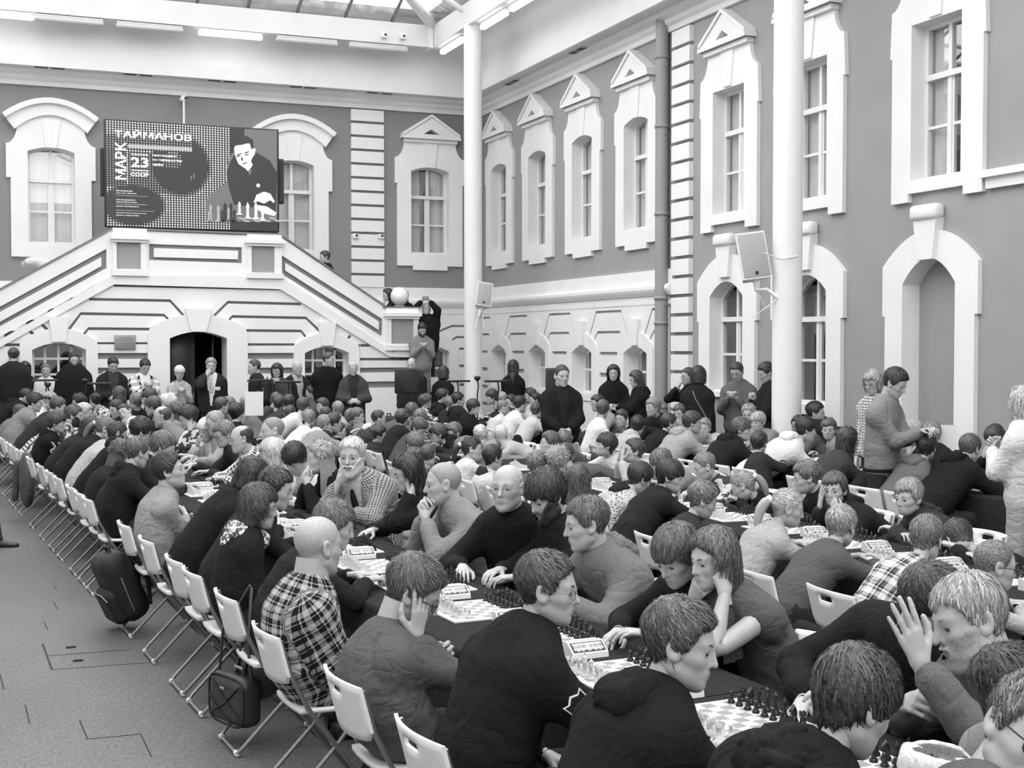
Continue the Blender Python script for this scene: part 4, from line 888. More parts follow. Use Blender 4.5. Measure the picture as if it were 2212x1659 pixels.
def hair_mesh(kind, style, lod, seed, thick=1.0, lenk=1.0):
    """cap of hair over the scalp with strand ribbons; returns V, F in head space"""
    r = np.random.RandomState(seed); base = {'curly': 'short', 'buzz': 'crop'}.get(style, style)
    na, ne = ((72, 36), (44, 24), (30, 16))[lod]
    az, el, D, R0 = scalp(kind, na, ne)
    hl = HL[base]; A = np.degrees(az); key = np.array([p[0] for p in hl], float); val = np.array([p[1] for p in hl])
    zl = np.interp(A if key[0] < 0 else np.abs(A), key, val) if key[0] >= 0 else np.where(A > -60, np.interp(A, key, val), np.interp(np.abs(A), key[2:], val[2:]))
    zl = zl + .004 * np.sin(az * 9 + seed) + (.006 * np.sin(az * 17 + seed * 2) if base in ('fringe', 'side') else 0)
    P = HC + D * R0[..., None]
    if base in ('bob', 'long'):
        rmin = np.where(np.abs(A) > 50, .094, 0)[:, None]; R1 = np.maximum(R0, rmin); P = HC + D * R1[..., None]
    else: R1 = R0
    NO = D.copy()
    if base in ('bob', 'long'):
        ie0 = int(np.argmin(np.abs(el))); rh = R1[:, ie0]; rh = np.minimum(rh, .105)
        for je in range(ie0):
            k_ = el[je] / 1.15; P[:, je, 0] = HC[0] + np.cos(az) * rh * (1 + .05 * k_); P[:, je, 1] = np.sin(az) * rh * (1 + .10 * k_); P[:, je, 2] = HC[2] + .15 * k_; NO[:, je] = np.stack([np.cos(az), np.sin(az), 0 * az], 1)
    z = P[..., 2]; m = np.clip((z - zl[:, None]) / (.016 if base != 'crop' else .03) + .5, 0, 1); m = m * m * (3 - 2 * m)
    w = A3(-.5, .06 * (1 if seed % 2 else -1), .86); w /= np.linalg.norm(w)
    if base == 'bald':
        top = np.clip(((D @ A3(.18, 0, .98)) - .62) / .1, 0, 1); m = m * (1 - top)
    T = HT[style] * thick * (.65 + .5 * np.clip(D[..., 2], 0, 1) + (.25 * np.clip(-D[..., 0], 0, 1) if base != 'crop' else 0))
    if base == 'short' or base == 'crop': T = T * np.clip(.45 + (z + .03) / .09, .3, 1.15)     # tapered sides
    # ridges running away from the crown
    e1 = np.cross(w, A3(0, 1, 0)); e1 /= np.linalg.norm(e1); e2 = np.cross(w, e1); psi = np.arctan2(D @ e2, D @ e1); lat = np.arccos(np.clip(D @ w, -1, 1))
    rid = np.sin(psi * 23 + 2.2 * np.sin(lat * 4 + seed) + seed) * .5 + np.sin(psi * 41 + 3 * np.sin(lat * 3 + seed * 1.7)) * .3
    if style == 'curly': rid = wob(P.reshape(-1, 3).astype(f32), 95, seed).reshape(na, ne) * 1.1
    if style == 'beanie': rid = np.sign(np.sin(np.arctan2(D[..., 1], D[..., 0]) * 26)) * .3
    T = T * (1 + .30 * rid * (1 if lod < 2 or style in ('curly', 'beanie') else .8))
    rr = R1 + T * m - .008 * (1 - m)
    V = (P + NO * (T * m - .008 * (1 - m))[..., None]).reshape(-1, 3); keep = m.reshape(-1) > .02
    i, j = np.meshgrid(np.arange(na), np.arange(ne - 1), indexing='ij'); i2 = (i + 1) % na
    F = np.stack([i * ne + j, i2 * ne + j, i2 * ne + j + 1, i * ne + j + 1], -1).reshape(-1, 4); F = F[keep[F].sum(1) >= 2]
    parts = [(V.astype(f32), F)]
    if style not in ('beanie', 'buzz'):
        n = (950, 230, 40)[lod]; cand = np.argwhere(m > .55)
        if len(cand) > 8 and n:
            wgt = np.cos(el)[cand[:, 1]] + .02; ci = cand[r.choice(len(cand), n, p=wgt / wgt.sum())]
            a = az[ci[:, 0]] + (r.rand(n) - .5) * 2 * PI / na; e = np.minimum(el[ci[:, 1]] + (r.rand(n) - .5) * (el[1] - el[0]), 1.55)
            d = np.stack([np.cos(e) * np.cos(a), np.cos(e) * np.sin(a), np.sin(e)], 1).astype(f32)
            L = dict(short=.032, crop=.011, fringe=.045, side=.045, bald=.014, bob=.05, long=.055, pulled=.04, curly=.02)[style] * lenk * (.6 + .8 * r.rand(n)); lift = dict(short=.05, crop=.03, curly=.14, fringe=.018, side=.03).get(style, .012)
            tau = d * (d @ w)[:, None] - w; tau /= np.maximum(np.linalg.norm(tau, axis=1), 1e-4)[:, None]
            tau = tau + np.cross(d, tau) * (.3 + .25 * r.normal(size=(n, 1))) + A3(0, 0, -.25)
            if style == 'pulled': tau = A3(-1, 0, .05) - d * (d @ A3(-1, 0, .05))[:, None]
            if style == 'curly': tau = tau + r.normal(size=(n, 3)) * .8
            tau -= d * (tau * d).sum(1)[:, None]; tau /= np.linalg.norm(tau, axis=1)[:, None]
            wid = (.0018, .0042, .0085)[lod]; side = np.cross(tau, d); pts = []
            def rsh(q):
                qq = q - HC; l = np.linalg.norm(qq, axis=1); aa = np.arctan2(qq[:, 1], qq[:, 0]); ee = np.arcsin(np.clip(qq[:, 2] / l, -1, 1))
                ia = np.round((aa + PI) / (2 * PI / na)).astype(int) % na; ie = np.clip(np.round((ee + 1.15) / (el[1] - el[0])), 0, ne - 1).astype(int)
                return qq / l[:, None], (rr[ia, ie] if base not in ('bob', 'long') else np.where(ee < 0, np.minimum(rh[ia] / np.maximum(np.cos(ee), .3) + HT[style], .19), rr[ia, ie]))
            q = HC + d * 0.1; q = HC + d * rsh(q)[1][:, None]; lf = lift * (.5 + r.rand(n))
            for s in range(4):
                dd, ra = rsh(q); ra = np.maximum(ra, .06)
                q = HC + dd * (ra * (1 + lf * s / 3) + .0012)[:, None]; pts.append(q.copy()); q = q + tau * (L / 3)[:, None]
            Vr = []; 
            for s in range(4):
                ww = wid * (1, .9, .7, .15)[s]; Vr += [pts[s] - side * ww, pts[s] + side * ww]
            Vr = np.stack(Vr, 1).reshape(-1, 3); b = np.arange(n)[:, None] * 8
            Fr = np.concatenate([b + np.array([[2 * s, 2 * s + 1, 2 * s + 3, 2 * s + 2]]) for s in range(3)])
            parts.append((Vr.astype(f32), Fr)); tone = r.randint(0, 3, n); return join(parts) + (np.concatenate([np.zeros(len(F), np.int32), np.tile(tone, 3).astype(np.int32)]),)
    V_, F_ = join(parts); return V_, F_, np.zeros(len(F_), np.int32)
def join(parts):
    V = []; F = []; o = 0
    for v, f in parts: V.append(v); F.append(f + o); o += len(v)
    return np.concatenate(V).astype(f32), np.concatenate(F)
def beard_mesh(kind, lod, thick, seed, style='full'):
    """shell over jaw, cheeks and chin"""
    na, ne = (48, 26) if lod == 0 else (30, 16); c = A3(.022, 0, -.045)
    az = np.linspace(-1.9, 1.9, na); el = np.linspace(-1.2, .75, ne); a, e = np.meshgrid(az, el, indexing='ij')
    D = np.stack([np.cos(e) * np.cos(a), np.cos(e) * np.sin(a), np.sin(e)], -1).astype(f32)
    hf = head_field(kind); R0 = radial(lambda P: hf(P, False), D.reshape(-1, 3), c, .15).reshape(na, ne); P = c + D * R0[..., None]
    y = np.abs(P[..., 1]); z = P[..., 2]; x = P[..., 0]
    lim = np.interp(y, [0, .02, .03, .05, .07], [-.045, -.047, -.055, -.035, .0]); m = np.clip((lim - z) / .008 + .5, 0, 1)
    lips = (y < .022) & (z > -.074) & (z < -.055); m = np.where(lips, 0, m)
    if style == 'goatee': m = np.where(y > .03, 0, m)
    if style == 'moustache': m = np.where((z < -.054) | (y > .03), 0, m)
    T = thick * (.6 + .6 * np.clip((-z - .05) / .05, 0, 1.2)) * (1 + .25 * wob(P.reshape(-1, 3).astype(f32), 160, seed).reshape(na, ne))
    V = (c + D * (R0 + T * m - .005 * (1 - m))[..., None]).reshape(-1, 3); keep = m.reshape(-1) > .05
    i, j = np.meshgrid(np.arange(na - 1), np.arange(ne - 1), indexing='ij'); F = np.stack([i * ne + j, (i + 1) * ne + j, (i + 1) * ne + j + 1, i * ne + j + 1], -1).reshape(-1, 4)
    return V.astype(f32), F[keep[F].sum(1) >= 3]
# ---- hands: right hand, fingers along +x, thumb to +y, back of hand up
FING = [((.088, .028, 0), (.044, .026, .020), .0096), ((.092, .009, .002), (.048, .030, .021), .0100), ((.087, -.011, .001), (.044, .028, .020), .0094), ((.077, -.029, -.002), (.035, .021, .018), .0082)]
POSES = dict(relaxed=((.35, .45, .3), .5), flat=((.08, .12, .08), .2), fist=((1.35, 1.5, .9), 1.1), hold=((.8, .8, .5), .9), point=((1.3, 1.5, .8), .9))
_hands = {}
def hand_mesh(pose, h):
    if (pose, h) in _hands: return _hands[(pose, h)]
    curl, th = POSES[pose]; ch = []
    for i, (k, ls, r) in enumerate(FING):
        p = A3(*k); a = 0.0; seg = []; cc = curl if not (pose == 'point' and i == 0) else (.1, .1, .05); sp_ = (i - 1.3) * -.07
        for j, l in enumerate(ls):
            a += cc[j] * (1 + .12 * (i - 1)); q = p + A3(math.cos(a) * math.cos(sp_) * l, math.cos(a) * math.sin(sp_) * l, -math.sin(a) * l); seg.append((p, q, r * (1 - .09 * j), r * (.93 - .09 * j))); p = q
        ch.append(seg)
    t0 = A3(.022, .026, -.008); t1 = t0 + A3(.034, .026 * (1.3 - th * .4), -.012 - .01 * th); t2 = t1 + A3(.030, .010 * (1 - th), -.004 - .014 * th); t3 = t2 + A3(.024, -.006 * th, -.002 - .010 * th)
    def f(P):
        d = sd_cap(P, A3(-.05, 0, 0), A3(.01, 0, 0), .0185, .019, A3(0, 1, 0), 1.35)
        for i, (k, ls, r) in enumerate(FING): d = smin(d, sd_cap(P, A3(.008, (.6, .2, -.2, -.55)[i] * .022, 0), A3(*k), .0135, r * 1.12), .014)
        d = smin(d, sd_cap(P, t0, t1, .015, .0125), .012); d = smin(d, sd_cap(P, t1, t2, .0115, .0105), .005); d = smin(d, sd_cap(P, t2, t3, .0105, .0085), .004)
        for seg in ch:
            g = None
            for a, b, ra, rb in seg: v = sd_cap(P, a, b, ra, rb); g = v if g is None else smin(g, v, .003)
            d = smin(d, g, .0035)
        return d
    _hands[(pose, h)] = surf_nets(f, (-.05, -.06, -.115), (.21, .085, .035), h); return _hands[(pose, h)]
# ---- tapering limb tubes of the body under the clothes
def limb(pts, rad, n=10, sub=3):
    pts = np.asarray(pts, f32); t = np.arange(len(pts)); tt = np.linspace(0, len(pts) - 1, (len(pts) - 1) * sub + 1)
    Q = np.stack([np.interp(tt, t, pts[:, k]) for k in range(3)], 1); rr = np.interp(tt, t, rad)
    if sub > 1:
        for _ in range(2): Q[1:-1] = Q[1:-1] * .5 + (Q[:-2] + Q[2:]) * .25
    V = []; up = None
    for i in range(len(Q)):
        d = Q[min(i + 1, len(Q) - 1)] - Q[max(i - 1, 0)]; d /= max(np.linalg.norm(d), 1e-6)
        if up is None: up = np.cross(d, A3(.3, 1, .2))
        up = up - d * (up @ d); up /= max(np.linalg.norm(up), 1e-6); s = np.cross(d, up); a = np.arange(n) * 2 * PI / n
        V.append(Q[i] + rr[i] * (np.outer(np.cos(a), up) + np.outer(np.sin(a), s)))
    V = np.concatenate(V); i, j = np.meshgrid(np.arange(len(Q) - 1), np.arange(n), indexing='ij'); j2 = (j + 1) % n
    return V.astype(f32), np.stack([i * n + j, i * n + j2, (i + 1) * n + j2, (i + 1) * n + j], -1).reshape(-1, 4)
def rot(yaw, pitch, roll):
    return np.array(Matrix.Rotation(yaw, 3, 'Z') @ Matrix.Rotation(pitch, 3, 'Y') @ Matrix.Rotation(roll, 3, 'X'), dtype=f32)
def nrm(v): return v / max(np.linalg.norm(v), 1e-9)
def ik(S_, W_, a, b, pole):
    d = W_ - S_; L = np.linalg.norm(d); mx = (a + b) * .985
    if L > mx: W_ = S_ + d / L * mx; d = W_ - S_; L = mx
    if L < abs(a - b) + .02: L = abs(a - b) + .02
    u = nrm(d); c = (a * a + L * L - b * b) / (2 * a * L); c = max(-1, min(1, c)); p = pole - u * (pole @ u); p = nrm(p)
    return S_ + u * a * c + p * a * math.sqrt(max(0, 1 - c * c)), W_
# ---- materials for people
def skin_mat(g):
    m = mat('skin_%d' % round(g * 100), g, .45, (14, .07), (120, .05)); m.node_tree.nodes['Principled BSDF'].inputs['Subsurface Weight'].default_value = .0; return m
M_LIP = mat('lips', .33, .4); M_EYEW = mat('eye_white', .55, .2); M_IRIS = mat('iris', .03, .08)
def hair_mat(g):
    g = round(g, 3); nm = 'hair_%d' % round(g * 1000)
    if nm in _mats: return _mats[nm]
    return mat(nm, g, .42, (70, .30 if g < .2 else .12), (130, .35), spec=.6)
def add_creases(m, g=None):
    """sharp soft-cloth crease lines and a fleck of weave, as relief"""
    nt = m.node_tree; b = nt.nodes['Principled BSDF']; tc = nt.nodes.new('ShaderNodeTexCoord'); mp = nt.nodes.new('ShaderNodeMapping'); mp.inputs['Scale'].default_value = (1, 1, 1.5); nt.links.new(tc.outputs['Object'], mp.inputs[0])
    n = nt.nodes.new('ShaderNodeTexNoise'); n.inputs['Scale'].default_value = 6.5; n.inputs['Detail'].default_value = 1.2; n.inputs['Distortion'].default_value = 1.1; nt.links.new(mp.outputs[0], n.inputs['Vector'])
    a = nt.nodes.new('ShaderNodeMath'); a.operation = 'SUBTRACT'; a.inputs[1].default_value = .5; nt.links.new(n.outputs[0], a.inputs[0]); c = nt.nodes.new('ShaderNodeMath'); c.operation = 'ABSOLUTE'; nt.links.new(a.outputs[0], c.inputs[0])
    r = nt.nodes.new('ShaderNodeMapRange'); r.interpolation_type = 'SMOOTHSTEP'; r.inputs[1].default_value = 0; r.inputs[2].default_value = .10; r.inputs[3].default_value = 0; r.inputs[4].default_value = 1; nt.links.new(c.outputs[0], r.inputs[0])
    b1 = nt.nodes.new('ShaderNodeBump'); b1.inputs['Strength'].default_value = .30; b1.inputs['Distance'].default_value = .011; nt.links.new(r.outputs[0], b1.inputs['Height'])
    f = nt.nodes.new('ShaderNodeTexNoise'); f.inputs['Scale'].default_value = 240; f.inputs['Detail'].default_value = 2; nt.links.new(tc.outputs['Object'], f.inputs['Vector'])
    b2 = nt.nodes.new('ShaderNodeBump'); b2.inputs['Strength'].default_value = .35; b2.inputs['Distance'].default_value = .004; nt.links.new(f.outputs[0], b2.inputs['Height']); nt.links.new(b1.outputs[0], b2.inputs['Normal']); nt.links.new(b2.outputs[0], b.inputs['Normal'])
    if g is not None:
        q = nt.nodes.new('ShaderNodeMapRange'); q.inputs[1].default_value = .32; q.inputs[2].default_value = .68; q.inputs[3].default_value = g * .72; q.inputs[4].default_value = g * 1.28; nt.links.new(f.outputs[0], q.inputs[0]); nt.links.new(q.outputs[0], b.inputs['Base Color'])
def cloth_mat(g, kind='plain'):
    g = round(g, 3); nm = 'cloth_%s_%d' % (kind, round(g * 1000))
    if nm in _mats: return _mats[nm]
    m = mat(nm, g, .9, None, None, spec=.15); add_creases(m, g); return m
def pattern_mat(kind):
    """checks and prints woven from stripes over the garment's own u, v"""
    if kind in _mats: return _mats[kind]
    m = mat(kind, .5, .9, None, None, spec=.15); add_creases(m); nt = m.node_tree; b = nt.nodes['Principled BSDF']
    uv = nt.nodes.new('ShaderNodeUVMap'); sx = nt.nodes.new('ShaderNodeSeparateXYZ'); nt.links.new(uv.outputs[0], sx.inputs[0])
    def math_(op, a, bb):
        n = nt.nodes.new('ShaderNodeMath'); n.operation = op
        for i, v in enumerate((a, bb)):
            if isinstance(v, (int, float)): n.inputs[i].default_value = v
            else: nt.links.new(v, n.inputs[i])
        return n.outputs[0]
    def stripe(c, freq, duty, ph=0.0): return math_('LESS_THAN', math_('FRACT', math_('ADD', math_('MULTIPLY', c, freq), ph + 50), 0), duty)
    u, v = sx.outputs[0], sx.outputs[1]
    if kind in ('plaid_dark', 'plaid_light'):
        f = 17 if kind == 'plaid_dark' else 13; lo, hi = (.010, .50) if kind == 'plaid_dark' else (.10, .80)
        s = None
        for c in (u, v):
            a = math_('MULTIPLY', stripe(c, f, .36), .5); t1 = math_('MULTIPLY', stripe(c, f, .07, .45), .55); t2 = math_('MULTIPLY', stripe(c, f, .06, .30), -.4); q = math_('ADD', math_('ADD', a, t1), t2); s = q if s is None else math_('ADD', s, q)
        val = math_('ADD', math_('MULTIPLY', s, (hi - lo) * .85), lo); val = math_('MINIMUM', math_('MAXIMUM', val, .012), .8)
    elif kind in ('check_bw', 'gingham', 'check_fine'):
        f = {'check_bw': 9, 'gingham': 34, 'check_fine': 26}[kind]; lo, hi = {'check_bw': (.015, .8), 'gingham': (.10, .75), 'check_fine': (.03, .78)}[kind]
        s = math_('ADD', stripe(u, f, .5), stripe(v, f, .5)); val = math_('ADD', math_('MULTIPLY', s, (hi - lo) / 2), lo)
    elif kind == 'tweed':
        s = math_('ADD', stripe(u, 60, .45), stripe(v, 60, .45)); s2 = math_('ADD', stripe(u, 15, .12), stripe(v, 15, .12)); val = math_('ADD', math_('MULTIPLY', s, .21), .07); val = math_('SUBTRACT', val, math_('MULTIPLY', s2, .03)); val = math_('MAXIMUM', val, .03)
    elif kind == 'stripes': val = math_('ADD', math_('MULTIPLY', stripe(v, 22, .5), .5), .12)
    else:
        n = nt.nodes.new('ShaderNodeTexNoise' if kind != 'print_dark' else 'ShaderNodeTexVoronoi'); tc = nt.nodes.new('ShaderNodeTexCoord'); nt.links.new(tc.outputs['Object'], n.inputs['Vector'])
        n.inputs['Scale'].default_value = {'camo': 14, 'print_dark': 60, 'print_light': 26, 'scarf_print': 55}[kind]
        lo, hi, th = {'camo': (.05, .5, .5), 'print_dark': (.02, .5, .32), 'print_light': (.12, .7, .5), 'scarf_print': (.10, .78, .5)}[kind]
        val = math_('ADD', math_('MULTIPLY', math_('GREATER_THAN', n.outputs[0], th), hi - lo), lo)
    nt.links.new(val, b.inputs['Base Color']); return m
def garment_mat(spec):
    return pattern_mat(spec) if isinstance(spec, str) else cloth_mat(spec)

# ---- one person -------------------------------------------------------------------------------------------
HEADK = dict(M=1.0, F=.955, K=.92, T=.97, O=1.01)
BODYK = dict(M=1.0, F=.92, K=.76, T=.92, O=1.0)
def build_person(p):
    """p: dict with root location, heading, head centre (world), pose and looks; returns the root Empty"""
    kind = p['k']; lod = p['lod']; seed = p['seed']; r = np.random.RandomState(seed)
    hs = HEADK[kind] * p.get('hs', 1.0); st = BODYK[kind] * p.get('bs', 1.0)
    root = empty('person', p['loc'], p['head_dir'] if 0 else p['rz'])
    tag(root, p['label'], 'person', p.get('group'))
    Rz = np.array(Matrix.Rotation(-p['rz'], 3, 'Z'), dtype=f32)
    H = Rz @ (np.asarray(p['hc'], f32) - np.asarray(p['loc'], f32))
    hy = p['hyaw'] - p['rz']; RH = rot(hy, p.get('pitch', .12), p.get('roll', 0.0))
    hup = RH @ A3(0, 0, 1); hfw = RH @ A3(1, 0, 0)
    sit = p['pose'] == 'sit'
    Pz = .55 if sit else None
    if sit: P0 = A3(p.get('px0', -.03), 0, .55)
    else:
        hz = H[2]; st = (hz + .115 * hs) / 1.76; P0 = A3(H[0] * .3 - .01, H[1] * .3, .93 * st)
    u0 = nrm(H - P0)
    N = H - .165 * hs * nrm(.55 * hup + .45 * u0) - .028 * hs * nrm(hfw * A3(1, 1, 0) + A3(.3, 0, 0))
    d = N - P0; dist = np.linalg.norm(d); L = .50 * st
    if sit:
        bs = min(max(dist / .5, st * .88), st * 1.12); 
    else: bs = st
    L = .52 * bs; sag = math.sqrt(max(L * L - dist * dist, 0)) * .42 + .02
    back = A3(-1, 0, .35); back = nrm(back - nrm(d) * (back @ nrm(d)))
    mid = (P0 + N) / 2 + back * min(sag, .16)
    def bez(t): return (1 - t) ** 2 * P0 + 2 * t * (1 - t) * mid + t * t * N
    sp_ = [bez(t) for t in (0, .25, .5, .72, .9, 1.0)]
    tw = p.get('twist', 0.0); lat = A3(-math.sin(tw), math.cos(tw), 0); fwd = A3(math.cos(tw), math.sin(tw), 0)
    tdir = nrm(sp_[5] - sp_[2]); lat = nrm(lat - tdir * (lat @ tdir)); front = nrm(np.cross(lat, tdir))
    sw = dict(M=.168, F=.145, K=.148, T=.158, O=.172)[kind] * bs; fat = p.get('fat', 1.0)
    SH = {s: sp_[4] + lat * s * sw * (.9 + .1 * fat) - tdir * .058 * bs for s in (1, -1)}
    a_, b_ = .285 * bs, .25 * bs
    # arms: wrist target, pole and hand frame by pose name
    arms = {}
    for s, nm in ((1, p.get('al', 'table')), (-1, p.get('ar', 'table'))):
        o = lambda x, y, z: x * fwd + y * s * lat + A3(0, 0, z)
        S_ = SH[s]; face = H + RH @ A3(.085, 0, -.06) * hs; hp = 'relaxed'; pole = o(-.4, .55, -.8)
        if nm == 'table': W = A3(0, 0, 0) + S_ * A3(1, 1, 0) + o(.30 * bs + .04, -.06, 0) + A3(0, 0, .80 if kind != 'K' else .79); fd = o(.9, -.45, -.08); pn = A3(0, 0, 1); pole = o(-.2, .9, -.5)
        elif nm == 'fold': W = (S_ + SH[-s]) / 2 * A3(1, 1, 0) + o(.24, -.05, 0) + A3(0, 0, .79 + (.03 if s > 0 else 0)); fd = o(.15, -1, 0); pn = A3(0, 0, 1); pole = o(.1, .9, -.5)
        elif nm == 'reach': W = S_ * A3(1, 1, 0) + o(.42 * bs, -.03, 0) + A3(0, 0, .86); fd = o(1, -.1, -.3); pn = A3(0, 0, 1); hp = 'hold'
        elif nm == 'lap': W = P0 + o(.26, .05, .06); fd = o(.7, -.5, -.3); pn = A3(0, 0, 1)
        elif nm == 'cross': W = sp_[3] + o(.20 * fat, -.10, -.06 - (.03 if s > 0 else 0)); fd = o(.15, -1, .05); pn = o(1, 0, .3); pole = o(-.1, .9, -.8); hp = 'flat'
        elif nm == 'cheek': W = H + RH @ A3(.035, s * .085, -.115) * hs; fd = RH @ A3(.05, -s * .12, 1); pn = RH @ A3(.2, s * 1, 0); pole = o(.3, .35, -1); hp = 'relaxed'
        elif nm == 'temple': W = H + RH @ A3(.088, s * .086, -.115) * hs; fd = RH @ A3(-.12, -s * .12, 1); pn = RH @ A3(.7, s * .8, 0); pole = o(.5, .3, -1); hp = 'flat'
        elif nm == 'finger': W = H + RH @ A3(.045, s * .105, -.125) * hs; fd = RH @ A3(.0, -s * .28, 1); pn = RH @ A3(.3, s * 1, 0); pole = o(.4, .35, -1); hp = 'point'
        elif nm == 'chin': W = H + RH @ A3(.085, s * .07, -.165) * hs; fd = RH @ A3(.1, -s * .75, .55); pn = RH @ A3(.6, s * .4, -.5); pole = o(.4, .5, -1); hp = 'hold'
        elif nm == 'mouth': W = H + RH @ A3(.125, s * .07, -.13) * hs; fd = RH @ A3(-.1, -s * .6, .8); pn = RH @ A3(1, s * .3, .1); pole = o(.2, .6, -1); hp = 'hold'
        elif nm == 'clasp_mouth': W = H + RH @ A3(.13, s * .05, -.17) * hs; fd = RH @ A3(.0, -s * .45, .9); pn = RH @ A3(.35, s * .9, 0); pole = o(.5, .4, -1); hp = 'hold'
        elif nm == 'eyes': W = H + RH @ A3(.13, s * .06, -.10) * hs; fd = RH @ A3(-.15, -s * .1, 1); pn = RH @ A3(1, s * .3, .1); pole = o(.3, .5, -1); hp = 'flat'
        elif nm == 'raise': W = H + RH @ A3(.19, s * .05, -.06) * hs; fd = A3(0, 0, 1) + hfw * .25; pn = hfw * .3 + lat * s * .9; pole = o(.4, .3, -1); hp = 'flat'
        elif nm == 'grip': W = H + RH @ A3(.21, s * .10, -.19) * hs; fd = o(.35, -.9, .35); pn = A3(.7, 0, .5); pole = o(.3, .6, -1); hp = 'hold'
        elif nm == 'phone': W = sp_[3] + o(.24, .05, -.02); fd = o(.55, -.75, .35); pn = o(.3, .4, -.8) * -1 if 0 else o(.6, .5, .2); pole = o(-.3, .6, -.9); hp = 'hold'
        elif nm == 'film': W = H + o(.14, .07, .17); fd = A3(0, 0, 1) + o(0, -.5, 0); pn = o(-.6, .8, .0); pole = o(.1, .9, -.4); hp = 'hold'
        elif nm == 'clasp': W = sp_[1] + o(.20 * fat, .04, .05); fd = o(.3, -.9, -.35); pn = o(.9, .2, .4); pole = o(-.4, .9, -.2)
        elif nm == 'low_clasp': W = sp_[0] + o(.21 * fat, .05, .05); fd = o(.15, -.7, -.7); pn = o(1, .2, .2); pole = o(-.4, .9, -.1)
        elif nm == 'back': W = sp_[0] + o(-.19, .03, .03); fd = o(-.2, -.8, -.5); pn = o(-1, 0, 0); pole = o(-.5, .9, 0)
        elif nm == 'pocket': W = P0 + o(.07, .21 * fat, -.02); fd = o(.5, -.3, -.8); pn = o(.2, 1, .2); pole = o(-.7, .7, 0)
        elif nm == 'present': W = sp_[3] + o(.36, -.02, -.10); fd = o(1, -.2, .1); pn = A3(0, 0, 1) + o(0, .6, 0); pole = o(-.5, .4, -.9); hp = 'hold'
        else: W = S_ + o(.05, .06, -.52 * bs); fd = o(.15, 0, -1); pn = o(.1, 1, 0); pole = o(-1, .3, 0)      # hanging
        if 'w' + ('l' if s > 0 else 'r') in p: W = Rz @ (np.asarray(p['w' + ('l' if s > 0 else 'r')], f32) - np.asarray(p['loc'], f32))
        E_, W = ik(S_, W, a_, b_, pole)
        fd = nrm(fd * .75 + nrm(W - E_) * .25); z = nrm(pn - fd * (pn @ fd)); y = np.cross(z, fd)
        arms[s] = (S_, E_, W, np.stack([fd, y, z], 1), hp)
    # ---- the body: head, neck, trunk, arms, hands and legs
    hh = (.0060, .0100, .0135)[lod]; kb = 0; parts = []; mi = []
    V, F, lip = head_mesh(kind, hh); parts.append(((V * hs) @ RH.T + H, F)); mi.append(lip)
    def addp(vf, m=0): parts.append(vf); mi.append(np.full(len(vf[1]), m, np.int32))
    nr = dict(M=.060, F=.049, K=.045, T=.052, O=.066)[kind] * hs * p.get('nk', 1.0)
    nk_top = H + RH @ A3(-.022, 0, -.045) * hs
    addp(limb([sp_[4] - front * .01, N, (N + nk_top) / 2, nk_top], [nr * 1.35, nr * 1.08, nr, nr * .95], (16, 12, 8)[lod], (3, 2, 2)[lod]))
    hip_w = .15 * bs
    addp(limb([sp_[0], sp_[1], sp_[2], sp_[3], sp_[4]], [.10 * bs, .10 * bs, .105 * bs, .10 * bs, .07 * bs], (12, 10, 8)[lod], (2, 1, 1)[lod]))
    hsz = (.0054, .0083, .0103)[lod]
    bare = p.get('sleeve') in ('short', 'none')
    for s in (1, -1):
        S_, E_, W, HF, hp = arms[s]; q = 1.0 if bare else .86; k = bs * q * (1.08 if kind == 'M' else 1) * p.get('armk', 1)
        addp(limb([S_, S_ * .5 + E_ * .5, E_, E_ * .6 + W * .4, W], [.048 * k, .044 * k, .036 * k, .037 * k, .024 * bs], (12, 9, 7)[lod], (3, 2, 1)[lod]))
        V, F = hand_mesh(hp, hsz); hk = hs * (.98 if kind != 'K' else .86) * p.get('hk', 1)
        Vh = V * A3(1, -s, 1) * hk; Fh = F if s < 0 else F[:, ::-1]; addp((Vh @ HF.T + W, Fh))
    # eyes and brows
    ne_ = (10, 8, 6)[lod]
    for s in (1, -1):
        c = A3(.0725, s * .0315, 0); th = np.linspace(0, PI, ne_); ph = np.linspace(0, 2 * PI, ne_ + 2, endpoint=False); gaze = rot(p.get('gaze', 0.0), 0, 0)
        T_, PH = np.meshgrid(th, ph, indexing='ij'); B = np.stack([np.cos(T_), np.sin(T_) * np.cos(PH), np.sin(T_) * np.sin(PH)], -1).reshape(-1, 3).astype(f32)
        n2 = len(ph); i, j = np.meshgrid(np.arange(ne_ - 1), np.arange(n2), indexing='ij'); Fq = np.stack([i * n2 + j, (i + 1) * n2 + j, (i + 1) * n2 + (j + 1) % n2, i * n2 + (j + 1) % n2], -1).reshape(-1, 4)
        m_ = np.where((np.arange(len(Fq)) // n2) < max(1, round(ne_ * .27)), 3, 2); op = p.get('eyes', 1.0)
        V = ((B * A3(.0135, .0135, .0088 * op)) @ gaze.T * A3(1.12, 1.1, 1) + c) * hs; parts.append((V @ RH.T + H, Fq)); mi.append(m_.astype(np.int32))
        bz = limb([A3(.091, s * .012, .0225), A3(.0875, s * .026, .028), A3(.074, s * .046, .024)], [.0034, .0042, .002], (6, 5, 4)[lod], 1); addp(((bz[0] * hs) @ RH.T + H, bz[1]), 4)
    # legs
    legs = {}
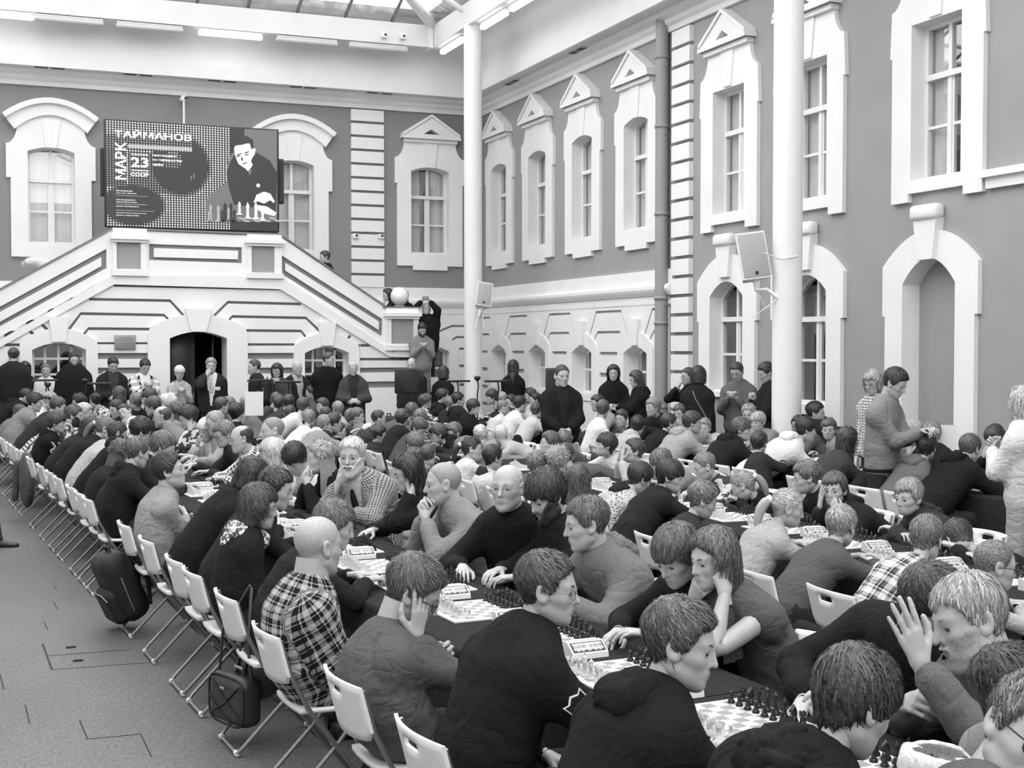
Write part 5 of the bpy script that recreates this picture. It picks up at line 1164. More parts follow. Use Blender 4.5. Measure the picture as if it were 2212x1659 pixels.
    for s in (1, -1):
        hipj = P0 + lat * s * .085 * bs + A3(0, 0, -.02)
        if sit:
            ft = p.get('foot', (.36, .10)); kn = A3(P0[0] + .42 * bs, s * (.11 + .03 * (seed % 3)), min(.53, .50 * bs + .05)); an = A3(P0[0] + ft[0] * bs + .02 * ((seed * 7 + s) % 4), s * ft[1], .09)
        else:
            kn = A3(.03 + p.get('stride', 0) * s * .12, s * .10, .49 * bs); an = A3(-.01 + p.get('stride', 0) * s * .25, s * .11, .08)
        legs[s] = (hipj, kn, an); addp(limb([hipj, kn, an], [.055 * bs, .036 * bs, .028 * bs], (8, 7, 6)[lod], 1))
    V, F = join(parts); g = p.get('skin', .50); hg = p.get('hg', .06)
    me = mk_mesh('body', V, F, [skin_mat(g), M_LIP, M_EYEW, M_IRIS, hair_mat(min(hg, .25))], True, np.concatenate(mi)); link('body', me, root)
    # ---- clothes
    vx = (.0165, .026, .037)[lod]; sty = p.get('sty', 'jumper'); th = dict(tee=.012, shirt=.018, jumper=.019, hoodie=.028, jacket=.026, coat=.032, vest=.03, dress=.010)[sty]
    depth = dict(M=.108, F=.10, K=.105, T=.10, O=.125)[kind] * bs * fat; ww = dict(M=.162, F=.148, K=.15, T=.155, O=.175)[kind] * bs * (.75 + .25 * fat) if fat >= 1 else .15 * bs
    rad = [(ww * 1.0, depth * 1.03), (ww * .96 * (fat if kind != 'F' else 1), depth * 1.08 * (1 if sit else 1)), (ww * 1.0, depth * 1.02), (ww * 1.06, depth * .98), (ww * .95, depth * .72)]
    if p.get('bust'): rad[3] = (rad[3][0], rad[3][1] * 1.12)
    segs = []
    for i in range(4): segs.append((sp_[i], sp_[i + 1], rad[i], rad[i + 1]))
    slv = p.get('sleeve', 'long')
    def top_field(P, th=th, arms_on=True, cut=None, shoulders=True):
        dd = None
        for a, b, ra, rb in segs:
            v = sd_cap(P, a, b, ra[1] + th, rb[1] + th, lat, (ra[0] + rb[0]) / (ra[1] + rb[1])); dd = v if dd is None else smin(dd, v, .05 * bs)
        if shoulders:
            dd = smin(dd, sd_cap(P, sp_[5] - tdir * .02, sp_[3], .066 * bs + th * .4, .085 * bs + th, lat, 1.25), .06)
            for s in (1, -1): dd = smin(dd, sd_cap(P, sp_[4] + tdir * .016 * bs, SH[s], .052 * bs + th, .050 * bs + th), .08 * bs)
        if arms_on:
            for s in (1, -1):
                S_, E_, W, HF, hp = arms[s]; k = bs * p.get('armk', 1) * (1.05 if kind in 'MO' else .95)
                if slv == 'none': continue
                if slv == 'short': v = sd_cap(P, S_, S_ + (E_ - S_) * .62, .052 * k + th, .054 * k + th); dd = smin(dd, v, .035); continue
                v = smin(sd_cap(P, S_, E_, .051 * k + th, .041 * k + th), sd_cap(P, E_, W + (E_ - W) * .26, .040 * k + th, .033 * k + th * .9), .02)
                dd = smin(dd, v, .05 * bs); dd = smin(dd, sd_cap(P, W + (E_ - W) * .24, W + (E_ - W) * .13, .026 * k + th * .55, .025 * k + th * .5), .004)
        if not sit and sty in ('coat', 'dress'):
            v = sd_cap(P, sp_[0], sp_[0] + A3(0, 0, -.42 * bs), depth + th, depth * 1.25 + th, lat, ww / depth); dd = smin(dd, v, .05)
        elif not sit:
            v = sd_cap(P, sp_[0], sp_[0] + A3(0, 0, -.03 * bs), depth + th, depth + th * .7, lat, ww / depth); dd = smin(dd, v, .04)
        if cut is not None:
            q = P - (sp_[5] + front * .02); zz = q @ tdir; yy = np.abs(q @ lat); xx = q @ front; w_ = .075 * bs * np.clip(1 + zz / (cut * bs), 0, 1) + .004
            wedge = np.maximum(yy - w_, -xx + .0); dd = np.maximum(dd, -wedge)
        return dd
    allp = np.array([H] + sp_ + [x for s in (1, -1) for x in arms[s][:3]]); lo = allp.min(0) - .2 * bs * max(fat, 1); hi = allp.max(0) + .2 * bs * max(fat, 1); hi[2] = max(x[2] for x in [SH[1], SH[-1], arms[1][1], arms[-1][1], arms[1][2], arms[-1][2], sp_[5]]) + .14
    if not sit: lo[2] = sp_[0][2] - (.62 * bs if sty in ('coat', 'dress') else .2)
    else: lo[2] = .44
    def garment(name, field, m, lo, hi, vx, fold=1.0, uv=False, parent=root):
        V, F = surf_nets(field, lo, hi, vx); 
        if not len(F): return None
        Nn = vnormals(V, F)
        w1 = wob(V * A3(1, 1, 1.7), 15, seed); w2 = wob(V * A3(1.2, 1.2, 2.2) + (.03 * w1)[:, None], 26, seed + 5)
        amp = .0022 * w1 + .0012 * wob(V, 60, seed + 9)
        if name == nm:
            mk = .16 + sum(np.exp(-((V - c) ** 2).sum(1) / (.10 * bs) ** 2) for c in (arms[1][1], arms[-1][1], SH[1] - tdir * .09 + front * .02, SH[-1] - tdir * .09 + front * .02)) + .8 * np.exp(-(((V - sp_[1]) @ tdir) / .07) ** 2)
            amp = amp - .0075 * np.minimum(mk, 1.1) * np.exp(-(w2 / .12) ** 2) + .0015 * np.minimum(mk, 1)
        elif fold > 1: amp = amp * 1.6 - .007 * np.exp(-(w2 / .16) ** 2)
        else: amp = amp - .005 * np.exp(-(w2 / .16) ** 2)
        amp = amp * fold * min(1.15, bs + .1)
        if name == nm and lod < 2:
            for s in (1, -1):
                dv = V - SH[s]; pl = dv @ nrm(s * lat * .92 + tdir * .38) + .012 * bs; near = np.linalg.norm(dv, axis=1) < .14 * bs; amp = amp - np.where(near, .009 * np.exp(-(pl / .011) ** 2), 0)
        V = V + Nn * amp[:, None]
        me = mk_mesh(name, V, F, m, True)
        if uv:
            best = np.full(len(V), 9.0); U = np.zeros(len(V)); W_ = np.zeros(len(V)); acc = 0.0
            cand = [(a, b, lat, front, 0.12 * bs) for a, b, _, _ in segs] + [(SH[s], arms[s][1], nrm(np.cross(arms[s][1] - SH[s], lat) + 1e-6), None, .05) for s in (1, -1)] + [(arms[s][1], arms[s][2], nrm(np.cross(arms[s][2] - arms[s][1], lat) + 1e-6), None, .045) for s in (1, -1)]
            for ci, (a, b, e1, e2, rr) in enumerate(cand):
                ba = b - a; L_ = np.linalg.norm(ba); pa = V - a; h = np.clip(pa @ ba / (L_ * L_), 0, 1); v = pa - h[:, None] * ba; dist = np.linalg.norm(v, axis=1) - rr
                t_ = ba / L_
                if e2 is None: e2 = np.cross(t_, e1)
                ang = np.arctan2(v @ e2, v @ e1); x = dist < best; best[x] = dist[x]
                if ci < 4: U[x] = (V @ lat)[x] if 0 else np.abs(np.arctan2(v @ lat, -(v @ front)))[x] * .13 * bs; W_[x] = ((pa @ t_))[x] + acc
                else: U[x] = np.abs(ang)[x] * .06; W_[x] = (pa @ t_)[x]
                acc += L_ if ci < 4 else 0
            lay = me.uv_layers.new(name='UVMap'); li = np.empty(len(me.loops), np.int32); me.loops.foreach_get('vertex_index', li)
            lay.data.foreach_set('uv', np.stack([U[li], W_[li]], 1).astype(f32).ravel())
        return link(name, me, parent)
    nm = dict(tee='t_shirt', shirt='shirt', jumper='jumper', hoodie='hoodie', jacket='jacket', coat='coat', vest='padded_vest', dress='dress')[sty]
    tm = garment_mat(p.get('top', .05)); patt = isinstance(p.get('top'), str)
    opn = p.get('open')
    if opn:
        garment('shirt', lambda P: top_field(P, th - .012, False), garment_mat(p.get('inner', .75)), lo, hi, vx, .5, isinstance(p.get('inner'), str))
    top_o = garment(nm, lambda P: top_field(P, cut=opn), tm, lo, hi, vx, p.get('fold', 1.0), patt)
    ring_c = sp_[5] - tdir * .004
    def ring(rx, ry, r0, r1, drop, name, m, n=16, front_gap=0.0, par=None):
        an = np.linspace(-PI + front_gap, PI - front_gap, n); pts = []; rads = []
        for a in an:    # a = 0 at the back
            pts.append(ring_c - front * (math.cos(a) * rx) + lat * (math.sin(a) * ry) + tdir * (.012 - drop * (1 - math.cos(a)) / 2)); rads.append(r0 + (r1 - r0) * (1 + math.cos(a)) / 2)
        V, F = limb(pts, rads, 8, 2); o = link(name, mk_mesh(name, V, F, m, True), par or root); return o
    nb = nr + .012
    col = p.get('col')
    if sty == 'hoodie' and p.get('hood', True):
        hm = garment_mat(p.get('hoodm', p.get('top', .05)))
        bag = sp_[5] - front * .115 * bs - tdir * .055 * bs
        def hood_f(P):
            v = None; an = np.linspace(-2.75, 2.75, 9); pp = [ring_c - front * math.cos(a) * (nb + .03) + lat * math.sin(a) * (nb + .028) + tdir * (.02 - .05 * (1 - math.cos(a)) / 2) for a in an]; rr = [.013 + .028 * (1 + math.cos(a)) / 2 for a in an]
            for i in range(8): q = sd_cap(P, pp[i].astype(f32), pp[i + 1].astype(f32), rr[i], rr[i + 1]); v = q if v is None else smin(v, q, .015)
            v = smin(v, sd_cap(P, bag - lat * .055 * bs, bag + lat * .055 * bs, .052 * bs, .052 * bs, tdir, 1.3), .03)
            return v
        garment('hood', hood_f, hm, ring_c - .24, ring_c + .2, vx * .8, 1.5)
    elif col == 'collar':
        cm = garment_mat(p.get('colm', p.get('top', .05))); ring(nb + .012, nb + .010, .013, .020, .045, 'collar', cm, 18, .35)
    elif col == 'roll': ring(nb + .004, nb + .003, .022, .026, .02, 'roll_neck', garment_mat(p.get('top', .05)), 18)
    elif col == 'stand':
        o = ring(nb + .012, nb + .010, .014, .016, .03, 'stand_collar', garment_mat(p.get('top', .05)), 18, .15); ring_c = ring_c + tdir * .02; ring(nb + .012, nb + .010, .012, .012, .03, 'stand_collar', garment_mat(p.get('top', .05)), 18, .15)
    elif col == 'fur':
        V, F = surf_nets(lambda P: sd_cap(P, ring_c - lat * .1 - front * .05, ring_c + lat * .1 - front * .05, .055, .055) + .008 * wob(P, 140, seed), ring_c - .22, ring_c + .22, .016); link('fur_trim', mk_mesh('fur_trim', V, F, cloth_mat(.55), True), root)
    elif col == 'scarf':
        def sc(P): return smin(smin(sd_cap(P, ring_c - front * .07, ring_c + front * .07, .055, .055, lat, 1.45), sd_cap(P, ring_c + front * .06 - lat * .03, ring_c + front * .10 - tdir * .12, .045, .03), .04), sd_cap(P, ring_c - front * .06 - tdir * .03, ring_c - front * .09 - tdir * .07, .085, .05, lat, 1.5), .04)
        garment('scarf', sc, garment_mat(p.get('colm', .5)), ring_c - .26, ring_c + .24, vx * .8, 2.0, isinstance(p.get('colm'), str))
    else: ring(nb + .008, nb + .008, .012, .013, .05, 'neckline', garment_mat(p.get('colm', p['top'] * .7 if not isinstance(p.get('top'), str) else p['top'])), 18)
    if p.get('tie'):
        c = sp_[5] + front * (.062 + depth * .25); e = sp_[2] + front * (depth + .012); V, F = limb([c - tdir * .03, (c * .6 + e * .4) + front * .02, e], [.022, .03, .036], 6, 3); link('tie', mk_mesh('tie', V, F, cloth_mat(p['tie']), True), root)
    # trousers and shoes
    tg = p.get('legs', .03)
    def leg_f(P):
        dd = sd_cap(P, P0 - lat * .06 * bs, P0 + lat * .06 * bs, .115 * bs * min(fat, 1.15), .115 * bs * min(fat, 1.15))
        for s in (1, -1):
            h_, k_, a2 = legs[s]; dd = smin(dd, smin(sd_cap(P, h_, k_, .092 * bs, .068 * bs), sd_cap(P, k_, a2, .066 * bs, .05 * bs), .02), .025)
        return dd
    la = np.array([P0] + [x for s in (1, -1) for x in legs[s]]); lv = p.get('legv', (.030, .042, .06)[lod] if sit else (.024, .030, .038)[lod])
    lo2 = la.min(0) - .16 * bs; hi2 = la.max(0) + .16 * bs; lo2[2] = .03; hi2[2] = P0[2] + .12
    garment('trousers', leg_f, garment_mat(tg), lo2, hi2, lv, 1.0 if not sit else .7)
    if not p.get('noshoes'):
        for s in (1, -1):
            an = legs[s][2]; o = link('shoe', SHOE_L if s > 0 else SHOE_R, root, (an[0], an[1], 0)); o.scale = (bs, bs, 1)
    # hair, beard, glasses
    tf = lambda V: (V * hs) @ RH.T + H
    hst = p.get('hair', 'short')
    if hst != 'none':
        base = hst.split('+')[0]; ext = hst.split('+')[1:]
        V, F, HM = hair_mesh(kind, base, lod, seed, p.get('hth', 1.0), p.get('hl', 1.0)); hp_ = [(tf(V), F)]
        hmat = hair_mat(hg)
        if base == 'beanie': link('knitted_beanie', mk_mesh('knitted_beanie', hp_[0][0], F, cloth_mat(p.get('hat', .6)), True), root); hp_ = []; HM = HM[:0]
        for e in ext:
            if e.startswith('drape'):
                Ld = float(e[5:] or .3) ; nu, nv = ((60, 16), (36, 10), (24, 7))[lod]; a0 = math.radians(72); u = np.linspace(-1, 1, nu); VV = []
                for iv in range(nv):
                    t = iv / (nv - 1)
                    for iu in range(nu):
                        a = PI + u[iu] * (PI - a0); q = HC + A3(math.cos(a) * (.104 - .02 * t), math.sin(a) * (.098 - .022 * t), -.02 - .06 * min(t * 4, 1)); w_ = tf(q[None])[0]
                        dn = max(t - .22, 0) / .78; hang = w_ + A3(0, 0, -Ld * dn); out = nrm((w_ - H) * A3(1, 1, 0))
                        push = out * min(dn * 2.2, 1) * (.020 + .009 * math.sin(u[iu] * 34 + seed) + .005 * math.sin(u[iu] * 71)); bk = max(0.0, float(-(out @ front))); hang = hang + push * (1 if bk > .2 else .5) + (-front) * bk * dn * .05 * bs
                        VV.append(hang)
                VV = np.array(VV, f32); i, j = np.meshgrid(np.arange(nv - 1), np.arange(nu - 1), indexing='ij'); F1 = np.stack([i * nu + j, i * nu + j + 1, (i + 1) * nu + j + 1, (i + 1) * nu + j], -1).reshape(-1, 4)
                ctr = np.array([N * A3(1, 1, 0)]); inn = VV.copy(); dv = inn * A3(1, 1, 0) - ctr; inn[:, :2] -= (dv / np.maximum(np.linalg.norm(dv, axis=1), 1e-4)[:, None])[:, :2] * .016
                hp_ += [(VV, F1[:, ::-1]), (inn.astype(f32), F1)]
            if e.startswith('tail'):
                Lt = float(e[4:] or .25); b0 = tf((HC + A3(-.105, 0, .02))[None])[0]; pts = [b0]; dr = nrm(-hfw + A3(0, 0, -.1)); 
                for k in range(1, 6): dr = nrm(dr + A3(0, 0, -.75)); pts.append(pts[-1] + dr * Lt / 5)
                V1, F1 = limb(pts, [.016, .030, .030, .026, .018, .004], 14, 3); V1 = V1 + (vnormals(V1, F1) * (.004 * np.sin(np.tile(np.arange(14), len(V1) // 14) * 2.7))[:, None]); hp_.append((V1, F1))
                bnd = limb([b0 - dr * 0 + A3(0, 0, .002), b0 + nrm(pts[1] - b0) * .025], [.026, .026], 10, 1); link('hair_band', mk_mesh('hair_band', bnd[0], bnd[1], cloth_mat(p.get('band', .75)), True), root)
            if e == 'bun':
                V1, F1 = surf_nets(lambda P: np.linalg.norm(P, axis=1) - .04 + .004 * wob(P, 120, seed), (-.06,) * 3, (.06,) * 3, .008); hp_.append((tf((V1 + HC + A3(-.11, 0, .015))), F1))
        if hp_:
            V, F = join(hp_); HM = np.concatenate([HM, np.zeros(len(F) - len(HM), np.int32)]); link('hair', mk_mesh('hair', V, F, [hmat, hair_mat(hg * .5), hair_mat(min(hg * 1.7 + .015, .8))], True, HM), root)
    if p.get('cap'):
        na, ne = 36, 14; az, el, D, R0 = scalp(kind, 36, 18); zc_ = .045; keep = (HC + D * R0[..., None])[..., 2] > (zc_ - .03); V = HC + D * (R0 + .016)[..., None]; V = V.reshape(-1, 3); kk = keep.reshape(-1)
        i, j = np.meshgrid(np.arange(36), np.arange(17), indexing='ij'); i2 = (i + 1) % 36; F = np.stack([i * 18 + j, i2 * 18 + j, i2 * 18 + j + 1, i * 18 + j + 1], -1).reshape(-1, 4); F = F[kk[F].all(1)]
        o = link('cap', mk_mesh('cap', tf(V), F, cloth_mat(p['cap']), True), root)
        bv = []; nb2 = 9
        for iu in range(nb2):
            a = (iu / (nb2 - 1) - .5) * 2.2
            for rr_ in (.085, .155): bv.append((math.cos(a) * (.095 if rr_ < .1 else .165) - .01, math.sin(a) * .085, .05 - (.0 if rr_ < .1 else .018)))
        bv = np.array(bv, f32); Fb = np.array([[2 * k, 2 * k + 1, 2 * k + 3, 2 * k + 2] for k in range(nb2 - 1)]); 
        if p.get('brim', True): link('cap_brim', mk_mesh('cap_brim', tf(np.concatenate([bv, bv + A3(0, 0, .004)])), np.concatenate([Fb[:, ::-1], Fb + len(bv)]), cloth_mat(p['cap']), True), root)
    if p.get('beard'):
        sb = p['beard']; V, F = beard_mesh(kind, lod, sb[1], seed, sb[0]); link('beard' if sb[0] != 'moustache' else 'moustache', mk_mesh('beard', tf(V), F, hair_mat(sb[2] if len(sb) > 2 else hg), True), root)
    if p.get('glasses'):
        gm = M_BLACK if p['glasses'] == 'dark' else M_METAL; go = empty('glasses', (0, 0, 0), 0, root); ps = []; gr_ = .0021 if p['glasses'] == 'dark' else .0012
        for s in (1, -1):
            a = np.linspace(0, 2 * PI, 17); c = A3(.1, s * .033, -.003); pts = [c + A3(-.012 * abs(math.cos(t)) ** 2 * (1 if math.cos(t) * s > 0 else 0), .0235 * np.sign(math.cos(t)) * abs(math.cos(t)) ** .7, .017 * np.sign(math.sin(t)) * abs(math.sin(t)) ** .7) for t in a]
            ps.append(limb(pts, [gr_] * 17, 5, 1)); ps.append(limb([A3(.091, s * .057, .004), A3(.07, s * .078, .006), A3(-.01, s * .086, .008), A3(-.03, s * .084, -.01)], [gr_] * 4, 5, 2))
        ps.append(limb([A3(.102, .010, .0), A3(.106, 0, .003), A3(.102, -.010, .0)], [gr_] * 3, 5, 2)); V, F = join(ps); link('glasses_frame', mk_mesh('glasses_frame', tf(V), F, gm, True), go)
        for s in (1, -1):
            a = np.linspace(0, 2 * PI, 12, endpoint=False); V = np.array([(.0995, s * .033 + .0225 * math.cos(t), -.003 + .016 * math.sin(t)) for t in a], f32); link('lens', mk_mesh('lens', tf(V), [tuple(range(12))], M_LENS), go)
    p['_arms'] = arms; p['_H'] = H; p['_RH'] = RH; p['_hs'] = hs; p['_sp'] = sp_; p['_front'] = front; p['_lat'] = lat; p['_tdir'] = tdir; p['_depth'] = depth; p['_SH'] = SH
    return root
M_LENS = glass_mat('spectacle_lens', .95)
def shoe_mesh(sgn):
    n = 10; V = []; F = []
    prof = [(-.075, .030, .085), (-.05, .036, .095), (0, .038, .085), (.06, .043, .065), (.12, .045, .05), (.165, .036, .04), (.19, .014, .03)]
    for x, w, hgt in prof:
        for k in range(n):
            a = 2 * PI * k / n; V.append((x, sgn * .004 + w * math.cos(a), max(0, hgt * .5 + hgt * .5 * math.sin(a)) if math.sin(a) > -.4 else 0))
    for i in range(len(prof) - 1):
        for k in range(n): F.append((i * n + k, i * n + (k + 1) % n, (i + 1) * n + (k + 1) % n, (i + 1) * n + k))
    F.append(tuple(range(n))); F.append(tuple((len(prof) - 1) * n + k for k in range(n)))
    return mk_mesh('shoe', V, F, mat('shoe_leather', .03, .45), True)
SHOE_L, SHOE_R = shoe_mesh(1), shoe_mesh(-1)
# ------------------------------------------------------------------ the people
def facing(px, py, f):
    d = ray(px, py); rx, ry = nrm(np.array([d.x, d.y])); f = math.radians(f); c, s = math.cos(f), math.sin(f)
    return math.atan2(-ry * c - rx * s, -rx * c + ry * s)
PEOPLE = []; SEATED = []; CAST = {}
def P(label, where, px, py, z, k, f, hair='short', hg=.05, top=.03, **kw):
    """one person: where = row and side or 'S' standing at depth z; f = way the head faces seen from the camera (0 towards it, 90 to the right)"""
    p = dict(label=label, k=k, hair=hair, hg=hg, top=top, seed=len(PEOPLE) + 1, hyaw=facing(px, py, f)); p.update(kw)
    if where == 'S':
        h = onD(px, py, z); p['pose'] = 'stand'; fl = kw.get('floor', 0.0); body = facing(px, py, kw.get('bf', f)); p['loc'] = Vector((h.x, h.y, fl)); p['rz'] = body
        p.setdefault('al', 'side'); p.setdefault('ar', 'side'); p['loc'] -= Vector((math.cos(body), math.sin(body), 0)) * kw.get('stoop', .04); dep = z
    else:
        rw, side = where[0], where[1]; h = onZ(px, py, z); x0, kk, w = ROWS[rw]; p['pose'] = 'sit'; sgn = 1 if side == 'L' else -1
        ho = (h.x - (x0 + kk * h.y)) if side == 'L' else (x0 + kk * h.y + w - h.x); so = kw.get('so', min(-.36 if rw == 'A' else -.42, ho + .02)); so = max(so, -.75)
        b = row_pt(rw, h.y + kw.get('dy', 0), so if side == 'L' else w - so); p['loc'] = b; p['rz'] = math.atan2(-kk, 1) + (0 if side == 'L' else PI) + math.radians(kw.get('turn', 0)); dep = h.y * .93
        if not kw.get('nochair'): SEATED.append((p, label.split(',')[0]))
        if rw in 'BCD' and 'legv' not in p: p['legv'] = .04 if dep < 10 else .055
        p['noshoes'] = not (where == 'AL' or (where == 'BL' and dep < 8))
        p['_ho'] = ho; p['seat'] = where
    p['hc'] = h; p['lod'] = kw.get('lod', 0 if dep < 7.0 else (1 if dep < 14 else 2)); p.setdefault('skin', .44)
    PEOPLE.append(p); CAST[label.split(',')[0]] = p; return p
# --- row A, left side, from the camera away
P('boy with shiny bowl-cut brown hair, black hoodie, head bowed over the nearest board', 'AL', 1848, 1520, 1.15, 'T', 128, 'fringe', .045, .012, sty='hoodie', pitch=.5, hth=1.1, hl=1.5)
P('young man in black hoodie with ruffled brown hair, profile to the right', 'AL', 1472, 1395, 1.15, 'T', 80, 'short', .085, .010, sty='hoodie', hth=1.25, hl=1.3, ar='table', roll=-.1, pitch=.2, bs=1.05)
P('cadet in black uniform jacket, glasses, shoulder strap and sleeve badge', 'AL', 1183, 1272, 1.19, 'T', 84, 'short', .06, .011, sty='jacket', col='stand', glasses='wire', hth=.8, pitch=.12, al='lap', ar='table', bs=1.06)
P('man in grey sweater holding his face, dark glasses pushed up, phone in hand', 'AL', 893, 1280, 1.06, 'M', 86, 'short', .10, .10, glasses='dark', pitch=.55, ar='temple', al='phone', hth=1.25, hl=1.3, fat=1.25, nk=1.15, hs=1.04)
P('stout man in dark plaid flannel shirt with close-cropped white hair', 'AL', 688, 1180, 1.12, 'O', 122, 'buzz', .42, 'plaid_dark', sty='shirt', col='collar', fat=1.3, legs=.35, al='lap', ar='lap', hs=1.06, dy=.02, nk=1.1)
P('boy in black jumper leaning out past the plaid shirt, brown fringe', 'AL', 722, 1136, 1.08, 'T', 95, 'side', .14, .015, pitch=.3, ar='table')
P('woman with dark bob and printed grey scarf over black coat', 'AL', 560, 1095, 1.10, 'F', 88, 'bob', .055, .014, sty='jacket', col='scarf', colm='scarf_print', pitch=.2, al='lap', ar='lap')
P('dark-haired youth behind the scarf woman, ear and temple showing', 'AL', 597, 1056, 1.15, 'T', 78, 'short', .03, .015, pitch=.3)
P('woman with very long black hair sweeping forward over the table', 'AL', 545, 1030, 1.14, 'F', 115, 'long+drape.5', .010, .012, pitch=.45, sty='jacket')
P('man in pale quarter-zip jumper with folded arms, head raised', 'AL', 366, 1018, 1.12, 'M', 84, 'short', .025, .29, col='stand', pitch=-.16, al='cross', ar='cross', lod=0, hth=1.1, fat=1.1)
P('fair-haired man behind the pale quarter-zip, hand at his forehead', 'AL', 352, 966, 1.13, 'M', 88, 'side', .12, .02, pitch=.4, ar='table', al='temple')
P('teenager in black hoodie with short tapered brown hair', 'AL', 297, 978, 1.12, 'T', 118, 'short', .09, .014, sty='hoodie', pitch=.3, hth=.8)
P('woman with long curly brown hair, half hidden by black hoodie', 'AL', 262, 985, 1.02, 'F', 100, 'curly+drape.28', .07, .02, pitch=.4)
P('person in black hoodie bent low, tousled black hair', 'AL', 303, 934, 1.17, 'M', 110, 'short', .016, .010, sty='hoodie', pitch=.5, hth=1.5)
P('woman with earring and sleek dark hair in pale grey sweatshirt', 'AL', 253, 937, 1.12, 'F', 105, 'pulled', .03, .42, pitch=.4)
P('older person with long grey-brown hair tied back, black jacket', 'AL', 229, 927, 1.12, 'M', 86, 'pulled+tail.3', .14, .014, sty='jacket', pitch=.3)
P('woman with smooth black hair in row behind long grey-brown tail', 'AL', 196, 926, 1.07, 'F', 90, 'bob', .012, .02, pitch=.4)
P('boy in black hoodie with sleeve lettering, full brown fringe', 'AL', 123, 913, 1.08, 'T', 78, 'fringe', .05, .010, sty='hoodie', hth=1.2, al='cross', ar='cross', lod=1)
P('young man with full dark beard and brown hair, camouflage print top', 'AL', 160, 898, 1.12, 'M', 82, 'short', .07, 'camo', beard=('full', .012, .03), pitch=.15, lod=1)
P('grey-haired man in striped sweater next to the bearded young man', 'AL', 182, 893, 1.12, 'O', 84, 'short', .42, 'stripes', pitch=.2)
P('dark-haired man hidden behind the fringe boy and the beard', 'AL', 125, 879, 1.17, 'M', 88, 'short', .05, .03, pitch=.3)
P('young man with swept-up black hair in mottled grey sweater', 'AL', 76, 870, 1.17, 'M', 78, 'short', .022, .22, hth=1.5, pitch=.25, lod=1, al='lap', ar='table')
P('fair-haired person in black beret and white sweater', 'AL', 108, 866, 1.17, 'M', 84, 'short', .3, .72, cap=.015, brim=False, pitch=.3)
P('balding man in dark coat at the far end of the long table', 'AL', 27, 860, 1.09, 'O', 84, 'bald', .05, .02, sty='coat', pitch=.25)
P('man in black hood just inside the balding man, far end', 'AL', 56, 856, 1.13, 'M', 88, 'short', .03, .015, sty='hoodie', pitch=.4)
P('person in flat dark cap far along the table, left side', 'AL', 90, 850, 1.13, 'M', 90, 'short', .03, .04, cap=.03, brim=False, pitch=.4)
P('person in knitted grey cardigan bending forward at far table end', 'AL', 42, 893, 1.0, 'F', 95, 'short', .06, .18, pitch=.6, dy=-.1)
# --- row A, right side
P('man whose large ear and cheek fill the corner of the picture', 'AL', 2222, 1592, 1.10, 'M', 25, 'short', .12, .1, roll=-.5, turn=-50, glasses='dark', hs=1.12, so=-.3)
P('young man with glasses and ruffled dark hair, turned away', 'AR', 2192, 1503, 1.06, 'T', 112, 'short', .03, .25, sty='hoodie', glasses='wire', hth=1.3, hl=1.4, turn=-170, so=-.4)
P('grey-bearded man in grey zip jacket with raised clasped hands and wristwatch', 'AR', 2092, 1338, 1.15, 'O', -62, 'side', .34, .135, sty='jacket', col='collar', beard=('full', .012, .36), pitch=.28, roll=.12, ar='grip', al='raise', hth=.6, hs=1.12, lod=0, fat=1.1)
P('man in black fleece with zip collar, face turned away and hidden', 'AR', 2012, 1296, 1.14, 'M', 118, 'short', .05, .012, sty='jacket', col='stand', roll=.35, so=-.35, dy=.28, al='table', ar='table', bs=1.06)
P('girl with long straight brown hair and sleeveless dark dress, finger at temple', 'AR', 1540, 1208, 1.14, 'F', -52, 'long+drape.36', .10, .10, sty='dress', sleeve='none', al='finger', ar='chin', pitch=.2, lod=0)
P('boy with thick brown fringe and black jumper beside the long-haired girl', 'AR', 1462, 1202, 1.12, 'T', -42, 'fringe', .10, .012, pitch=.5, hth=1.15, hl=1.3)
P('man in grey hoodie with short brown hair leaning over board', 'AR', 1266, 1132, 1.15, 'M', -78, 'short', .10, .165, sty='hoodie', pitch=.2, hth=.9)
P('bearded man with dark mop of hair, white collar under black jumper', 'AR', 1180, 1072, 1.2, 'M', -52, 'fringe', .030, .012, beard=('full', .016, .03), pitch=.45, col='collar', colm=.75, hth=1.3, hl=1.5, lod=0)
P('bald old man in wire glasses and black zip jumper, facing camera', 'AR', 1096, 1053, 1.22, 'O', -22, 'bald', .5, .012, glasses='wire', col='stand', al='lap', ar='table', hth=.3, lod=0, hs=1.03, pitch=.02, turn=32)
P('cropped-headed man in pale grey sweatshirt, hands clasped at his mouth', 'AR', 957, 1045, 1.17, 'M', -84, 'buzz', .30, .25, al='clasp_mouth', ar='clasp_mouth', pitch=.12, lod=0, hs=1.05)
P('woman with straight black hair and black top, cheek on hand', 'AR', 880, 1022, 1.17, 'F', -72, 'long+drape.16', .010, .012, al='cheek', pitch=.3, lod=1)
P('white-bearded old man in checked tweed jacket and tie, chin on hand', 'AR', 760, 985, 1.2, 'O', -18, 'short', .62, 'tweed', sty='jacket', open=.45, inner=.5, tie=.015, col='collar', colm=.5, beard=('full', .015, .6), ar='chin', al='fold', lod=0, hth=.7, hs=1.06, turn=42)
P('woman with wavy fair hair, black sleeves, hands at her chin', 'AR', 692, 990, 1.14, 'F', -84, 'curly+drape.22', .30, .015, al='clasp_mouth', ar='clasp_mouth', lod=1, hth=.7)
P('boy with spiky jet-black hair looking straight down, pale top', 'AR', 637, 992, 1.09, 'T', -35, 'fringe', .008, .6, pitch=.7, hth=1.2, hl=1.2)
P('blonde woman with wavy bob in pale blouse', 'AR', 586, 982, 1.09, 'F', -80, 'bob+drape.12', .50, .6, pitch=.15, hth=1.2)
